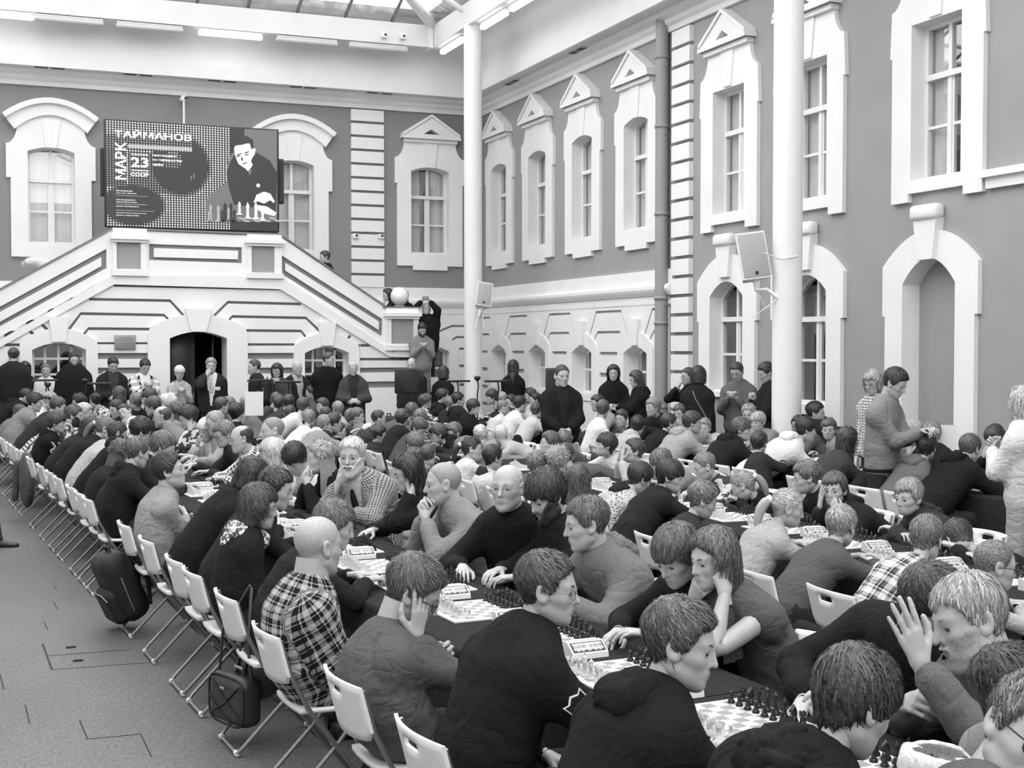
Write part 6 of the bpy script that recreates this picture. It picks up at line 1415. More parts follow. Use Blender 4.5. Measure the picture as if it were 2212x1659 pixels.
P('heavy grey-cropped man behind the blonde bob', 'AR', 588, 931, 1.24, 'O', -80, 'buzz', .22, .55, pitch=.1)
P('balding man with glasses in fine checked shirt', 'AR', 521, 948, 1.15, 'M', -80, 'bald', .03, 'check_fine', sty='shirt', col='collar', glasses='wire', pitch=.15, lod=1, hth=1.3)
P('youth in dark glasses and dark jacket reaching across the board', 'AR', 484, 938, 1.15, 'T', -72, 'side', .17, .03, sty='jacket', glasses='dark', ar='reach', pitch=.35)
P('person in white knitted cap and pale hoodie, hand at mouth', 'AR', 447, 928, 1.1, 'T', -45, 'beanie', .3, .6, sty='hoodie', hat=.72, ar='mouth', pitch=.3)
P('man with grey crop and glasses beside the white cap', 'AR', 464, 913, 1.18, 'O', -70, 'crop', .32, .3, glasses='wire', pitch=.3)
P('teenager with wavy black hair and camouflage sleeves', 'AR', 407, 904, 1.19, 'T', -80, 'short', .018, 'camo', hth=1.6, al='cheek', pitch=.35, lod=1)
P('balding man in glasses and grey hoodie looking along the table', 'AR', 350, 900, 1.16, 'O', -102, 'bald', .07, .22, sty='hoodie', glasses='wire', pitch=.15)
P('long-haired youth in white T-shirt resting his chin, eyeing camera', 'AR', 270, 891, 1.1, 'T', -28, 'pulled+tail.3', .03, .74, ar='chin', roll=.5, pitch=.1)
P('dark-haired youth behind the white T-shirt, face half hidden', 'AR', 251, 884, 1.12, 'T', -55, 'short', .02, .03, pitch=.3)
P('fair-haired boy seen from behind next to chin-resting youth', 'AR', 293, 868, 1.2, 'T', -140, 'short', .16, .02)
P('brown-haired boy in black beneath checked-shirt phone man, profile left', 'AR', 330, 878, 1.2, 'T', -110, 'fringe', .06, .015, pitch=.2)
P('youth with flat dark cap-like hair behind brown-haired boy', 'AR', 322, 861, 1.25, 'T', -75, 'fringe', .02, .02)
P('curly white-haired person below the woman in the knitted hat', 'AR', 362, 873, 1.2, 'F', -100, 'curly', .55, .5)
P('woman with long curly dark hair beside the wavy-haired teenager', 'AR', 380, 893, 1.15, 'F', -95, 'curly+drape.25', .06, .02)
P('long-haired person with bowed head below the checked-shirt phone man', 'AR', 257, 853, 1.25, 'F', -150, 'bob', .05, .03)
P('person with black pigtail hair and patterned top, bent forward', 'AR', 205, 866, 1.15, 'F', -150, 'pulled+bun', .010, 'print_light', pitch=.3)
P('person with short dreadlocks in row behind the bearded young man', 'AR', 170, 870, 1.1, 'T', -90, 'curly', .02, .03)
P('fair boy under music stand at far end', 'AR', 190, 855, 1.06, 'K', -60, 'short', .16, .2)
# --- row D: short far row between the long tables, children mostly from behind
P('boy with black upright hair in black jacket with white emblem', 'DL', 511, 894, 1.14, 'T', 150, 'short', .012, .012, sty='jacket', hth=1.5)
P('fair cropped boy under white paper sign', 'DL', 547, 885, 1.13, 'K', 140, 'crop', .28, .15)
P('small boy with fair tuft near white paper sign', 'DL', 534, 871, 1.15, 'K', 120, 'short', .3, .3)
P('dark-haired boy far off left of tuft boy', 'DL', 480, 877, 1.15, 'K', 110, 'short', .06, .06)
P('brown-haired boy far off beneath suit man', 'DL', 495, 876, 1.15, 'K', 95, 'side', .14, .2)
P('boy with brown crop in black jumper under the backpack man', 'DL', 604, 873, 1.15, 'K', 150, 'short', .05, .02)
P('boy whose head shows between backpack man and scarf woman', 'DL', 596, 864, 1.2, 'K', 170, 'crop', .07, .06)
P('boy with ears out, dark crop, under the blazer man', 'DL', 627, 893, 1.06, 'K', 160, 'crop', .05, .5)
P('boy in pale sweatshirt with brown hair, back to camera', 'DL', 655, 878, 1.16, 'K', 150, 'short', .06, .55)
P('fair cropped boy in white T-shirt, back to camera', 'DL', 668, 905, 1.06, 'K', 165, 'short', .2, .78, sleeve='short', sty='tee', hth=.7)
P('boy with dark hair bending behind pale sweatshirt', 'DL', 623, 871, 1.17, 'K', 180, 'short', .03, .04)
P('dark-haired boy looking left under the black jumper man', 'DR', 672, 848, 1.2, 'K', -100, 'short', .025, .1)
P('boy with brown fringe looking left, dark collar', 'DR', 696, 877, 1.06, 'K', -60, 'side', .06, .04)
P('small fair boy in pale collar under the parka woman', 'DR', 729, 884, 1.03, 'K', -150, 'short', .25, .4)
P('dark-cropped boy between fair boys, back to camera', 'DL', 704, 897, 1.08, 'K', 175, 'crop', .04, .06)
P('boy in striped hood, fair hair, profile right', 'DL', 703, 918, 1.03, 'K', 95, 'short', .2, .25, sty='hoodie', hoodm='stripes')
P('boy with brown crop and upturned nose, black collar', 'BL', 733, 932, .86, 'K', 85, 'short', .05, .015, z0=1)
P('dark-haired boy behind upturned-nose boy', 'DL', 722, 914, 1.05, 'K', 110, 'short', .03, .03)
P('boy lying his head near the far backpack, fair', 'DR', 772, 900, 1.02, 'K', 80, 'short', .12, .2)
P('boy with long fair fringe behind the fair boy lying', 'DR', 762, 902, 1.0, 'K', 95, 'side', .15, .1)
# --- row B, left side (facing the far wall side)
P('small boy in grey sweater with blond cowlick, seated on nearest kids chair', 'BL', 1818, 1138, .97, 'K', 152, 'short', .32, .085, hth=.9, pitch=.25, al='table', ar='table', col=None, dy=-.12, so=-.50)
P('boy in tartan shirt with fair brown crop, back turned', 'BL', 2002, 1165, 1.0, 'K', 160, 'short', .16, 'plaid_light', sty='shirt', col='collar', pitch=.3, hth=1.0)
P('boy in dark-rimmed glasses and pale T-shirt, fair crop', 'BL', 2150, 1222, .98, 'K', 110, 'crop', .17, .4, sty='tee', glasses='dark', pitch=.2, hs=1.02)
P('little girl with blond ponytail and white scrunchie in pale sweater', 'BL', 1702, 1098, 1.02, 'K', 100, 'pulled+tail.24', .42, .36, pitch=.25, band=.85, lod=0)
P('curly brown-haired boy in striped collar jacket looking down', 'BL', 1518, 1082, .98, 'K', 100, 'short', .14, .03, sty='jacket', col='stand', pitch=.4, hth=1.2)
P('boy in plain black top with dark bowl cut, profile right', 'BL', 1448, 1030, 1.03, 'K', 84, 'fringe', .028, .014, pitch=.25, ar='table', al='chin', lod=0, bs=1.05)
P('boy in print hoodie with dark whorl of hair', 'BL', 1382, 1036, .98, 'K', 120, 'short', .035, 'print_dark', sty='hoodie', hoodm=.015, pitch=.5, hth=1.4, lod=0)
P('girl with sleek brown hair seen from behind', 'BL', 1248, 1040, .96, 'F', 175, 'long+drape.18', .06, .5)
P('boy in black hood with short dark hair, ear out', 'BL', 1065, 990, .96, 'K', 125, 'short', .02, .55, sty='hoodie', hoodm=.03)
P('girl with dark hair drawn back, pale sweatshirt, profile right', 'BL', 1020, 970, .99, 'F', 90, 'pulled+tail.2', .022, .55, al='mouth')
P('fair-haired boy behind the wire-glass old man', 'BL', 1160, 1005, .98, 'K', 160, 'short', .15, .1)
P('boy with tousled fair hair next to girl from behind', 'BL', 1205, 1000, 1.0, 'K', 140, 'curly', .25, .2)
P('boy with brown bowl hair looking down at the far board', 'BL', 895, 960, .95, 'K', 40, 'fringe', .14, .1, pitch=.5)
P('dark cropped boy just behind black-haired woman', 'BL', 925, 985, .92, 'K', 160, 'crop', .05, .1)
P('boy in black jumper seen from behind leaning right', 'BL', 868, 905, 1.1, 'K', 165, 'short', .05, .014, pitch=.1, ar='table', bs=1.1)
P('boy in padded vest and white sleeves, curly hair', 'BL', 818, 940, .9, 'K', 95, 'curly', .035, .03, sty='vest', pitch=.2, hth=.8)
P('boy in black cap of hair with pale hood behind curly boy', 'BL', 818, 905, 1.05, 'K', 100, 'crop', .025, .05, sty='hoodie', hoodm=.6)
P('boy with shaggy brown hair in the middle of far row', 'BL', 908, 905, 1.08, 'K', 170, 'fringe', .12, .1)
P('brown-haired boy with bowed head left of glasses boy', 'BL', 905, 925, 1.02, 'K', 60, 'side', .08, .06, pitch=.6)
# --- row B, right side (facing left)
P('boy asleep on his arms, only dark hair visible', 'BR', 2072, 1168, .84, 'K', -150, 'short', .04, .015, pitch=1.0, al='fold', ar='fold', hth=1.3)
P('fair boy with open mouth in dark hoodie with printed letters', 'BR', 1962, 1075, 1.02, 'K', -38, 'side', .28, .035, sty='hoodie', al='fold', ar='fold', pitch=.15, lod=0)
P('boy in dark hoodie hiding his mouth behind his sleeve', 'BR', 1802, 1058, 1.0, 'K', -18, 'side', .09, .02, sty='hoodie', ar='temple', al='mouth', pitch=.1, lod=0)
P('brown-haired boy in black, profile left, behind sleeve-hiding boy', 'BR', 1742, 1032, 1.04, 'K', -80, 'short', .12, .02, pitch=.25, hth=1.2)
P('girl with fair ponytail resting her forehead on her arm', 'BR', 1605, 1050, .92, 'K', -100, 'pulled+tail.24', .25, .015, pitch=.5, ar='temple', al='fold')
P('boy with fair crop in camouflage top, profile left', 'BR', 1522, 1008, 1.0, 'K', -75, 'crop', .16, 'camo', pitch=.4, hth=1.6)
P('boy with brown fringe behind the dark whorl', 'BR', 1428, 1000, .95, 'K', -60, 'fringe', .12, .2, pitch=.5)
P('boy covering his face with both hands, striped cuffs', 'BR', 1368, 975, 1.0, 'K', -75, 'short', .05, .45, sty='jacket', al='eyes', ar='eyes', pitch=-.1)
P('dark-haired boy in white T-shirt gazing up left', 'BR', 1308, 962, 1.02, 'K', -78, 'fringe', .03, .72, sty='tee', sleeve='short', pitch=-.1, hth=1.1)
P('boy in dark collar with brown whorl beside blazer man', 'BR', 1222, 985, .93, 'K', 165, 'short', .06, .1)
P('boy with tousled brown hair, profile left, near coat-laden chair', 'BR', 1186, 958, .98, 'K', -78, 'short', .08, .05, pitch=-.05, hth=1.3)
P('brown-haired boy beside blazer man hands', 'BR', 1218, 955, .98, 'K', 175, 'side', .12, .1)
P('boy in glasses with dark wavy fringe, profile left', 'BR', 945, 938, .94, 'K', -75, 'fringe', .07, .02, sty='hoodie', glasses='wire')
P('boy with brown hair leaning cheek on striped arm', 'BR', 980, 935, .95, 'K', -60, 'side', .12, .22, al='cheek', pitch=.3)
P('white-blond boy between chairs, back turned', 'BR', 1038, 940, .92, 'K', 170, 'short', .55, .3)
P('white-blond boy with side parting', 'BR', 1082, 940, .94, 'K', 175, 'crop', .6, .4, hth=2)
P('small boy peering over board beside striped arm', 'BR', 997, 970, .85, 'K', -110, 'short', .15, .2)
# --- row C, left side
P('boy in black hoodie with fair brown crop on nearest side row', 'CL', 2095, 970, 1.1, 'T', 148, 'short', .10, .012, sty='hoodie', ar='table', lod=0, pitch=.35, hth=.9)
P('boy in grey hoodie with dark tapered hair', 'CL', 2002, 968, 1.1, 'K', 165, 'short', .03, .13, sty='hoodie', lod=1, hth=1.2)
P('boy in black jumper, hand at chin, short dark hair', 'CL', 1938, 975, 1.03, 'K', 70, 'short', .05, .013, al='chin', pitch=.1)
P('girl with very long dark hair down her back', 'CL', 1832, 952, 1.1, 'F', 120, 'long+drape.5', .035, .05, lod=1)
P('boy in cream hoodie with black hair, turned right', 'CL', 1742, 928, 1.12, 'T', 105, 'fringe', .016, .66, sty='hoodie', lod=1, pitch=.2)
P('boy in varsity jacket with dark hair, pale sleeve out', 'CL', 1640, 958, 1.0, 'K', 150, 'short', .03, .03, sty='jacket', col='stand', lod=1)
P('boy in black hoodie with brown hair glancing back', 'CL', 1602, 928, 1.08, 'T', 85, 'fringe', .09, .014, sty='hoodie', lod=1, pitch=.1)
P('boy in pale grey hoodie with long neck and brown fringe', 'CL', 1496, 913, 1.1, 'T', 95, 'side', .05, .33, sty='hoodie', lod=1, hth=1.1)
P('boy in black sweater and white collar, hair dark', 'CL', 1446, 915, 1.06, 'K', 110, 'short', .035, .014, col='collar', colm=.7)
P('boy in beige sweatshirt with dark quiff, back turned', 'CL', 1378, 920, 1.0, 'K', 170, 'short', .02, .45, sty='hoodie', hth=1.3)
P('slim boy in white T-shirt standing out, back turned', 'CL', 1302, 885, 1.17, 'K', 172, 'short', .08, .78, sty='tee', sleeve='short', hth=1.1)
P('boy in curly pale jacket beside blazer man', 'CL', 1160, 888, 1.04, 'K', 140, 'short', .05, .5)
P('boy in cream sweatshirt with sleek black hair', 'CL', 1124, 874, 1.12, 'T', 120, 'short', .014, .66)
P('boy with fair crop and black hood on the far side row', 'CL', 1087, 880, 1.06, 'K', 100, 'crop', .18, .6, sty='hoodie', hoodm=.02)
P('boy in black jumper with elbow on the table', 'CL', 1023, 880, 1.06, 'K', 85, 'fringe', .03, .014)
P('youth in dark hood with cap of dark hair', 'CL', 990, 865, 1.12, 'T', 100, 'short', .025, .02, sty='hoodie')
P('fair-cropped youth hunched in dark jacket', 'CL', 975, 873, 1.06, 'T', 120, 'crop', .18, .03, sty='jacket', hth=2)
P('boy with dark quiff and black hood at far corner', 'CL', 957, 857, 1.13, 'T', 95, 'short', .03, .015, sty='hoodie', hth=1.4)
P('curly boy in patterned pale hood at the far corner', 'CL', 920, 869, 1.06, 'K', 110, 'curly', .08, 'print_light', sty='hoodie')
P('boy in black padded jacket turned to far wall', 'BL', 890, 890, 1.12, 'K', 150, 'short', .09, .1)
# --- row C, right side
P('boy with dark fringe looking down, hand at lips', 'CR', 2148, 948, 1.1, 'T', -25, 'fringe', .035, .014, ar='mouth', pitch=.4, lod=1)
P('fair boy raising his elbow, side parting', 'CR', 2012, 938, 1.1, 'K', -40, 'side', .25, .02, ar='temple', pitch=.3)
P('boy in pale grey zip top staring at camera', 'CR', 1790, 928, 1.07, 'K', -8, 'side', .09, .3, lod=1)
P('dark-skinned boy peeping past the cream hoodie', 'CR', 1724, 920, 1.08, 'K', -20, 'crop', .02, .1, skin=.25, hth=2)
P('man with dark hair and glasses sitting by the wall', 'CR', 1762, 892, 1.2, 'M', 85, 'short', .02, .02, glasses='wire', turn=170, so=-.7)
P('woman with fair hair in pale top beyond grey hoodie boy', 'CR', 1972, 935, 1.1, 'F', -60, 'bob', .4, .7, pitch=.5)
P('fair boy with fine fringe beside the column', 'CR', 1637, 912, 1.08, 'K', -35, 'fringe', .35, .2)
P('boy in spectacles with fair curls, by the column', 'CR', 1617, 895, 1.14, 'K', -15, 'curly', .35, .3, glasses='wire', hth=.7)
P('fair boy in dark print jacket looking over board', 'CR', 1521, 925, .99, 'K', -10, 'short', .25, 'print_dark')
P('boy in black top, round face, looking at camera', 'CR', 1342, 905, 1.05, 'K', -28, 'short', .03, .014, hth=.9)
P('smiling fair youth in dark zip sweater leaning on hand', 'CR', 1410, 880, 1.18, 'T', -55, 'side', .22, .03, col='stand')
P('boy with brown fringe next to the drain pipe', 'CR', 1468, 893, 1.1, 'K', -30, 'side', .1, .1)
P('boy with big dark hair behind slim white T-shirt boy', 'CR', 1290, 872, 1.15, 'K', -60, 'short', .03, .3, hth=1.5, glasses='wire')
P('woman with wavy hair and check scarf beside brown fringe boy', 'CR', 1470, 925, .95, 'F', 170, 'long+drape.15', .2, .15)
P('boy in print shirt and brown mop near microphone', 'CR', 1062, 858, 1.12, 'T', -75, 'fringe', .03, 'camo')
P('pale-haired boy under woman in zip-back dress', 'CR', 1085, 862, 1.06, 'K', 170, 'short', .35, .3)
P('boy in white with dark hair below woman in zip-back dress', 'CR', 1103, 868, 1.04, 'K', -60, 'short', .04, .6)
P('boy with curly brown hair left of blazer man', 'CR', 1144, 855, 1.1, 'K', -70, 'curly', .05, .3)
P('boy with glossy black hair resting on his arm', 'CR', 1156, 864, 1.06, 'K', -80, 'short', .012, .5)
# --- people standing
def St(label, px, py, D, k, f, hair='short', hg=.05, top=.03, **kw): return P(label, 'S', px, py, D, k, f, hair, hg, top, **kw)
St('blonde woman in black coat, back turned, at the picture edge', 30, 788, 22.6, 'F', 140, 'long+drape.3', .5, .012, sty='coat')
St('man in dark peaked cap behind the blonde woman', 30, 768, 22.5, 'M', 165, 'short', .05, .02, cap=.03, sty='jacket', bs=1.0)
St('woman in dark headscarf and patterned shawl', 54, 797, 22.8, 'F', 15, 'bob', .015, .02, sty='coat', col='scarf', colm='scarf_print')
St('woman in white sweatshirt with hair tied back', 99, 800, 22.9, 'F', 0, 'pulled+bun', .14, .78, fat=1.1, al='low_clasp', ar='low_clasp')
St('heavy bearded man in glasses and black jacket', 160, 778, 22.5, 'O', 6, 'short', .02, .012, sty='jacket', fat=1.75, beard=('full', .014, .02), glasses='wire', al='back', ar='back')
St('moustached man in dark parka with fur hood', 244, 788, 22.5, 'M', 14, 'short', .012, .02, sty='jacket', open=.5, inner=.05, col='fur', pitch=.45, beard=('moustache', .006, .02), al='clasp', ar='clasp')
St('man in black and white checked jacket reading his phone', 313, 792, 22.3, 'M', 18, 'short', .014, 'check_bw', sty='jacket', open=.5, inner=.75, pitch=.5, al='phone', ar='phone')
St('woman in pale knitted beanie and dark print dress with phone', 388, 806, 22.3, 'F', 8, 'beanie+drape.3', .014, 'print_dark', sty='dress', hat=.62, pitch=.35, al='phone', ar='phone')
St('grey-haired man in dark suit and tie covering his mouth', 456, 790, 22.3, 'O', 2, 'short', .25, .022, sty='jacket', open=.5, inner=.7, tie=.5, col='collar', colm=.7, ar='mouth', al='side')
St('man with black backpack, profile to the left', 549, 793, 22.0, 'M', -78, 'crop', .05, .02, sty='jacket', col='stand', hth=1.6)
St('woman in glasses, light scarf and vest', 598, 801, 22.4, 'F', -18, 'bob', .02, .06, sty='vest', col='scarf', colm=.45, glasses='wire', al='clasp', ar='clasp')
St('bald man with goatee in dark blazer', 642, 795, 22.6, 'O', 32, 'none', .5, .022, sty='jacket', open=.45, inner=.4, beard=('goatee', .01, .4), al='back', ar='back')
St('tall man in black half-zip jumper looking right', 710, 777, 22.0, 'M', 68, 'crop', .06, .010, bf=12, col='stand', fat=1.2, hth=1.4, al='back', ar='back')
St('blonde woman in long grey parka with clasped hands', 763, 797, 22.0, 'F', 4, 'pulled', .45, .055, sty='coat', open=.6, inner=.03, col='roll', fat=1.3, al='clasp', ar='clasp')
St('balding man behind the black loudspeaker', 889, 788, 23.3, 'M', -12, 'bald', .03, .025, sty='jacket', pitch=.2)
St('man in pale grey sweater on the steps reading his phone', 912, 712, 25.35, 'M', 8, 'short', .012, .22, floor=.70, pitch=.55, al='phone', ar='phone', beard=('full', .008, .02), legs=.16, fat=1.1)
St('man in dark padded vest filming with raised phone', 921, 668, 26.0, 'O', -5, 'crop', .3, .014, floor=1.02, sty='vest', pitch=-.25, al='film', ar='film', fat=1.2)
St('dark-haired woman at the globe lamp, profile left', 837, 637, 25.9, 'F', -70, 'long+drape.3', .02, .02, floor=1.42, sty='jacket', open=.4, inner=.7)
St('woman hidden behind the globe lamp, dark coat', 872, 640, 26.1, 'F', 175, 'long+drape.4', .014, .014, floor=1.42, sty='coat')
St('man in black sweater coming down the upper flight', 701, 556, 26.0, 'M', -72, 'short', .04, .012, floor=2.12, hth=.8)
St('woman with dark bob in black dress, back turned', 958, 806, 23.6, 'F', 168, 'bob', .03, .014, sty='dress')
St('woman in short-sleeved black zip-back dress, long dark hair', 1109, 793, 23.3, 'F', 172, 'long+drape.28', .012, .012, sty='dress', sleeve='short', al='phone', ar='phone')
St('stocky man in black blazer over black T-shirt, hands clasped low', 1214, 812, 16.2, 'M', 22, 'crop', .04, .013, bf=10, sty='jacket', open=.5, inner=.02, al='low_clasp', ar='low_clasp', fat=1.28, legs=.5, hth=1.3, nk=1.1, lod=0, hs=1.05)
St('smiling woman in black jumper with straight dark hair', 1325, 806, 20.0, 'F', 0, 'long+drape.16', .018, .012, al='clasp', ar='clasp', fat=1.25, lod=1)
St('long-haired person in black hoodie showing a phone', 1374, 819, 19.4, 'F', -72, 'long+drape.3', .05, .012, sty='hoodie', al='present', ar='present', fat=1.15, pitch=.3, lod=1)
St('woman with dark bob and cross-body strap, back turned', 1509, 812, 17.4, 'F', 165, 'bob', .02, .018, lod=1, al='side', ar='side')
St('woman in glasses with hand at her mouth beside strap woman', 1486, 813, 18.0, 'F', -62, 'pulled', .03, .014, glasses='wire', ar='mouth')
St('man in grey turtleneck typing on his phone', 1592, 803, 17.6, 'M', -22, 'crop', .03, .14, col='roll', pitch=.5, al='phone', ar='phone', lod=1, hth=1.5)
St('man in dark jacket with phone, half hidden by column', 1655, 805, 17.0, 'M', -68, 'short', .03, .018, sty='jacket', pitch=.4, al='phone', ar='phone', lod=1)
St('tall man in pale shirt and dark jeans reading a tablet', 1934, 828, 11.7, 'M', 66, 'short', .025, .22, sty='shirt', col='collar', pitch=.5, al='present', ar='present', lod=0, stoop=.16, hth=1.1)
St('woman in gingham sweater with short fair hair, leaning', 1886, 826, 13.4, 'F', -35, 'bob', .3, 'gingham', glasses='wire', pitch=.3, stoop=.1)
St('blonde woman in cream jacket and pale jeans at the right edge', 2206, 872, 9.6, 'F', -118, 'long+drape.3', .45, .62, sty='jacket', al='phone', ar='phone', legs=.38, lod=0)
St('man in dark jacket and jeans stepping out of the picture, cut off', -62, 800, 12.9, 'M', 60, 'short', .05, .02, sty='jacket', legs=.06, stride=1.0, bf=75)
def spread(rw, side, gap, lim):
    L = sorted([p for p in PEOPLE if p.get('seat') == rw + side], key=lambda p: p['loc'].y); y0 = [p['loc'].y for p in L]; y = list(y0)
    for _ in range(60):
        for i in range(len(y) - 1):
            d = gap - (y[i + 1] - y[i])
            if d > 0: y[i] -= d / 2; y[i + 1] += d / 2
        for i in range(len(y)): y[i] = min(max(y[i], y0[i] - lim), y0[i] + lim)
    k = ROWS[rw][1]
    for p, a, b in zip(L, y0, y): p['loc'] = Vector((p['loc'].x + k * (b - a), b, 0))
for rw in 'ABCD':
    for sd in 'LR': spread(rw, sd, .47, .38)
for p in PEOPLE: p['root'] = build_person(p)
for p, sh in SEATED: make_chair(p['loc'].x, p['loc'].y, p['rz'] if abs(((p['rz'] + PI / 2) % PI) - PI / 2) < .3 and not p.get('turn') else (p['rz'] - math.radians(p.get('turn', 0))), ('white folding chair under the ' if len(sh.split()) <= 11 else 'white chair of ') + sh)
# tables
tables('A', 2.3, 22.0, ['nearest the camera', 'second from the camera', 'third from the camera', 'fourth from the camera', 'fifth from the camera', 'sixth along', 'seventh along', 'eighth along', 'ninth along', 'tenth along', 'farthest along the adult row'])
tables('D', 15.0, 22.5, ['near end of the short middle row', 'second of the short middle row', 'third of the short middle row', 'far end of the short middle row'])
tables('B', 4.9, 15.5, ['nearest of the children row', 'second of the children row', 'third of the children row', 'fourth of the children row', 'fifth of the children row', 'farthest of the children row'])
tables('C', 8.0, 21.2, ['nearest of the wall row', 'second of the wall row', 'third of the wall row', 'fourth of the wall row', 'fifth of the wall row', 'sixth of the wall row', 'seventh of the wall row', 'farthest of the wall row'])
A_AT = ['before the bowl-cut boy', 'before the ruffled young man in black', 'before the cadet', 'beside the phone-holding sweater man', 'before the sweater man and the hoodie man', 'before the plaid-shirt man', 'before the wire-glasses old man', 'before the scarf woman', 'before the cropped grey sweatshirt man', 'before the tweed jacket man', 'before the wavy fair-haired woman', 'before the pale quarter-zip man', 'before the spiky-haired boy', 'before the fine-checked shirt man']
for i, wh in enumerate(A_AT): make_board('A', 3.10 + .685 * i, wh, 'solo' if i < 5 else 'stuff', (.02, -.335, 0))
B_AT = ['before the fair boy in tartan shirt', 'before the grey-sweater boy with cowlick', 'before the ponytail girl', 'before the sleeve-hiding boy', 'before the bowl-cut boy in black', 'before the print hoodie boy', 'before the boy covering his face', 'before the sleek-haired girl', 'in the children row near the blazer man', 'in the children row beyond the blazer man', 'in the children row by drawn-back hair girl']
for i, wh in enumerate(B_AT): make_board('B', 5.62 + .68 * i, wh, 'solo' if i < 4 else 'stuff', (.02, -.335, 0))
C_AT = ['before the black hoodie boy at the wall row', 'before the grey hoodie boy at the wall row', 'before the long dark-haired girl', 'before the cream hoodie boy', 'before the varsity jacket boy', 'before the glancing-back boy', 'before the long-necked grey hoodie boy', 'before the beige sweatshirt boy', 'before the slim white T-shirt boy', 'at the wall row beyond the slim boy']
for i, wh in enumerate(C_AT): make_board('C', 9.2 + .78 * i, wh, 'stuff', (.02, -.335, 0))
for i, wh in enumerate(['at the short row, nearest', 'at the short row, middle', 'at the short row, far']): make_board('D', 15.8 + 1.6 * i, wh, 'stuff', (.02, -.335, 0))

# ------------------------------------------------------------------ screen, loudspeakers, lamps, stands, bags and other things
# ---- LED screen on the landing
SCY = SY + .82
scr0, scr1 = onY(228, 262, SCY), onY(600, 503, SCY); sw_, sh_ = scr1.x - scr0.x, 1.93; sz = onY(228, 488, SCY).z; sx_ = (scr0.x + scr1.x) / 2
screen = empty('led_screen', (sx_, SCY, sz - .1)); tag(screen, 'large lit LED screen with lettering and a portrait, above the stair landing', 'screen')
M_SCREEN = mat('screen_dark', .012, .5); M_S2 = mat('screen_grey', .3, .5, emit=.16); M_S3 = mat('screen_white', .9, .5, emit=.85); M_S1 = mat('screen_back', .02, .5, emit=.02); M_SM = mat('screen_mid', .12, .5, emit=.06)
MB().rbox(-sw_ / 2 - .03, sw_ / 2 + .03, .0, .09, .08, .1 + sh_ + .02, .01).build('cabinet', M_BLACK, screen)
MB().box(-sw_ / 2, sw_ / 2, -.004, 0, .1, .1 + sh_).build('panel', M_S1, screen)
MB().rbox(-sw_ / 2 + .04, sw_ / 2, -.03, .12, -.02, .07, .01).box(-sw_ / 2 + .05, -sw_ / 2 + .13, .05, .13, -.75, .0).box(sw_ / 2 - .13, sw_ / 2 - .05, .05, .13, -.75, .0).build('stand', M_BLACK, screen)
def scr(px, py):
    u = (px - 228) / 372; yt = 262 + 26 * u; yb = 490 + 13 * u; return (-sw_ / 2 + u * sw_, .1 + sh_ * (1 - (py - yt) / (yb - yt)))
def zs(x, y): return scr(x / 2.989, y / 2.989)
# halftone dots, as a gradient of sizes with a dark face-like void in the middle
V = []; F = []; cx_, cz_ = zs(1150, 1080); nx_, nz_ = 62, 45; x_end = zs(1570, 900)[0]
for i in range(nx_):
    for j in range(nz_):
        x = -sw_ / 2 + (i + .5) * sw_ / nx_ * .985; z = .1 + (j + .5) * sh_ / nz_
        if x > x_end and z > .1 + sh_ * .30: continue
        if x > zs(1480, 1300)[0]: continue
        d = math.hypot((x - cx_) / .60, (z - cz_) / .62); e = zs(850, 1330); d2 = math.hypot((x - e[0]) / .62, (z - e[1]) / .42)
        k = .25; m_ = min(d, d2)
        if m_ < 1: k = .02 + .28 * max(0, (m_ - .8) / .2)
        if d < .55 and math.sin(x * 6.5 + 1) * math.sin(z * 8) > .35: k = .2
        if x < zs(812, 0)[0] and zs(0, 1180)[1] < z < zs(0, 920)[1]: k = .12
        if zs(0, 930)[1] < z < zs(0, 830)[1] and x < zs(1235, 0)[0]: k = .15
        if zs(0, 1200)[1] < z < zs(0, 940)[1] and zs(815, 0)[0] < x < zs(1240, 0)[0]: k = min(k, .14)
        r = k * sw_ / nx_
        if r < .004: continue
        b = len(V); V += [(x + r * math.cos(a), -.0055, z + r * math.sin(a)) for a in (PI * q / 4 for q in range(8))]; F.append(tuple(range(b + 7, b - 1, -1)))
tag(link('halftone_dots', mk_mesh('halftone_dots', V, F, M_S3), screen), kind='stuff')
def s_text(txt, x0, y0, x1, y1, m=M_S3, bold=True, vert=False, name='lettering'):
    """text fitted between the two picture corners"""
    me = text_mesh(txt, .2, m, bold); n = len(me.vertices); co = np.empty(n * 3, f32); me.vertices.foreach_get('co', co); co = co.reshape(-1, 3)
    mn, mx = co.min(0), co.max(0); a = zs(x0, y0); b = zs(x1, y1); u = (co[:, 0] - mn[0]) / (mx[0] - mn[0]); v = (co[:, 1] - mn[1]) / (mx[1] - mn[1])
    if vert: X = a[0] + (b[0] - a[0]) * (1 - v); Z = b[1] + (a[1] - b[1]) * u
    else: X = a[0] + (b[0] - a[0]) * u; Z = b[1] + (a[1] - b[1]) * v
    out = np.stack([X, np.full(n, -.009), Z], 1).astype(f32); me.vertices.foreach_set('co', out.ravel()); me.update(); return link(name, me, screen)
s_text('ТАЙМАНОВ', 735, 838, 1225, 925); s_text('МАРК', 738, 925, 806, 1168, vert=True)
a, b = zs(820, 940), zs(1227, 988); MB().box(a[0], b[0], -.006, -.004, b[1], a[1] - .0).build('title_bar', M_S2, screen)
s_text('МЕЖДУНАРОДНЫЙ ГРОССМЕЙСТЕР', 826, 952, 1220, 977); s_text('УЧАСТНИК', 838, 1000, 946, 1016); s_text('23', 836, 1022, 948, 1092); s_text('ЧЕМПИОНАТОВ', 838, 1103, 946, 1116); s_text('СССР', 836, 1120, 948, 1150)
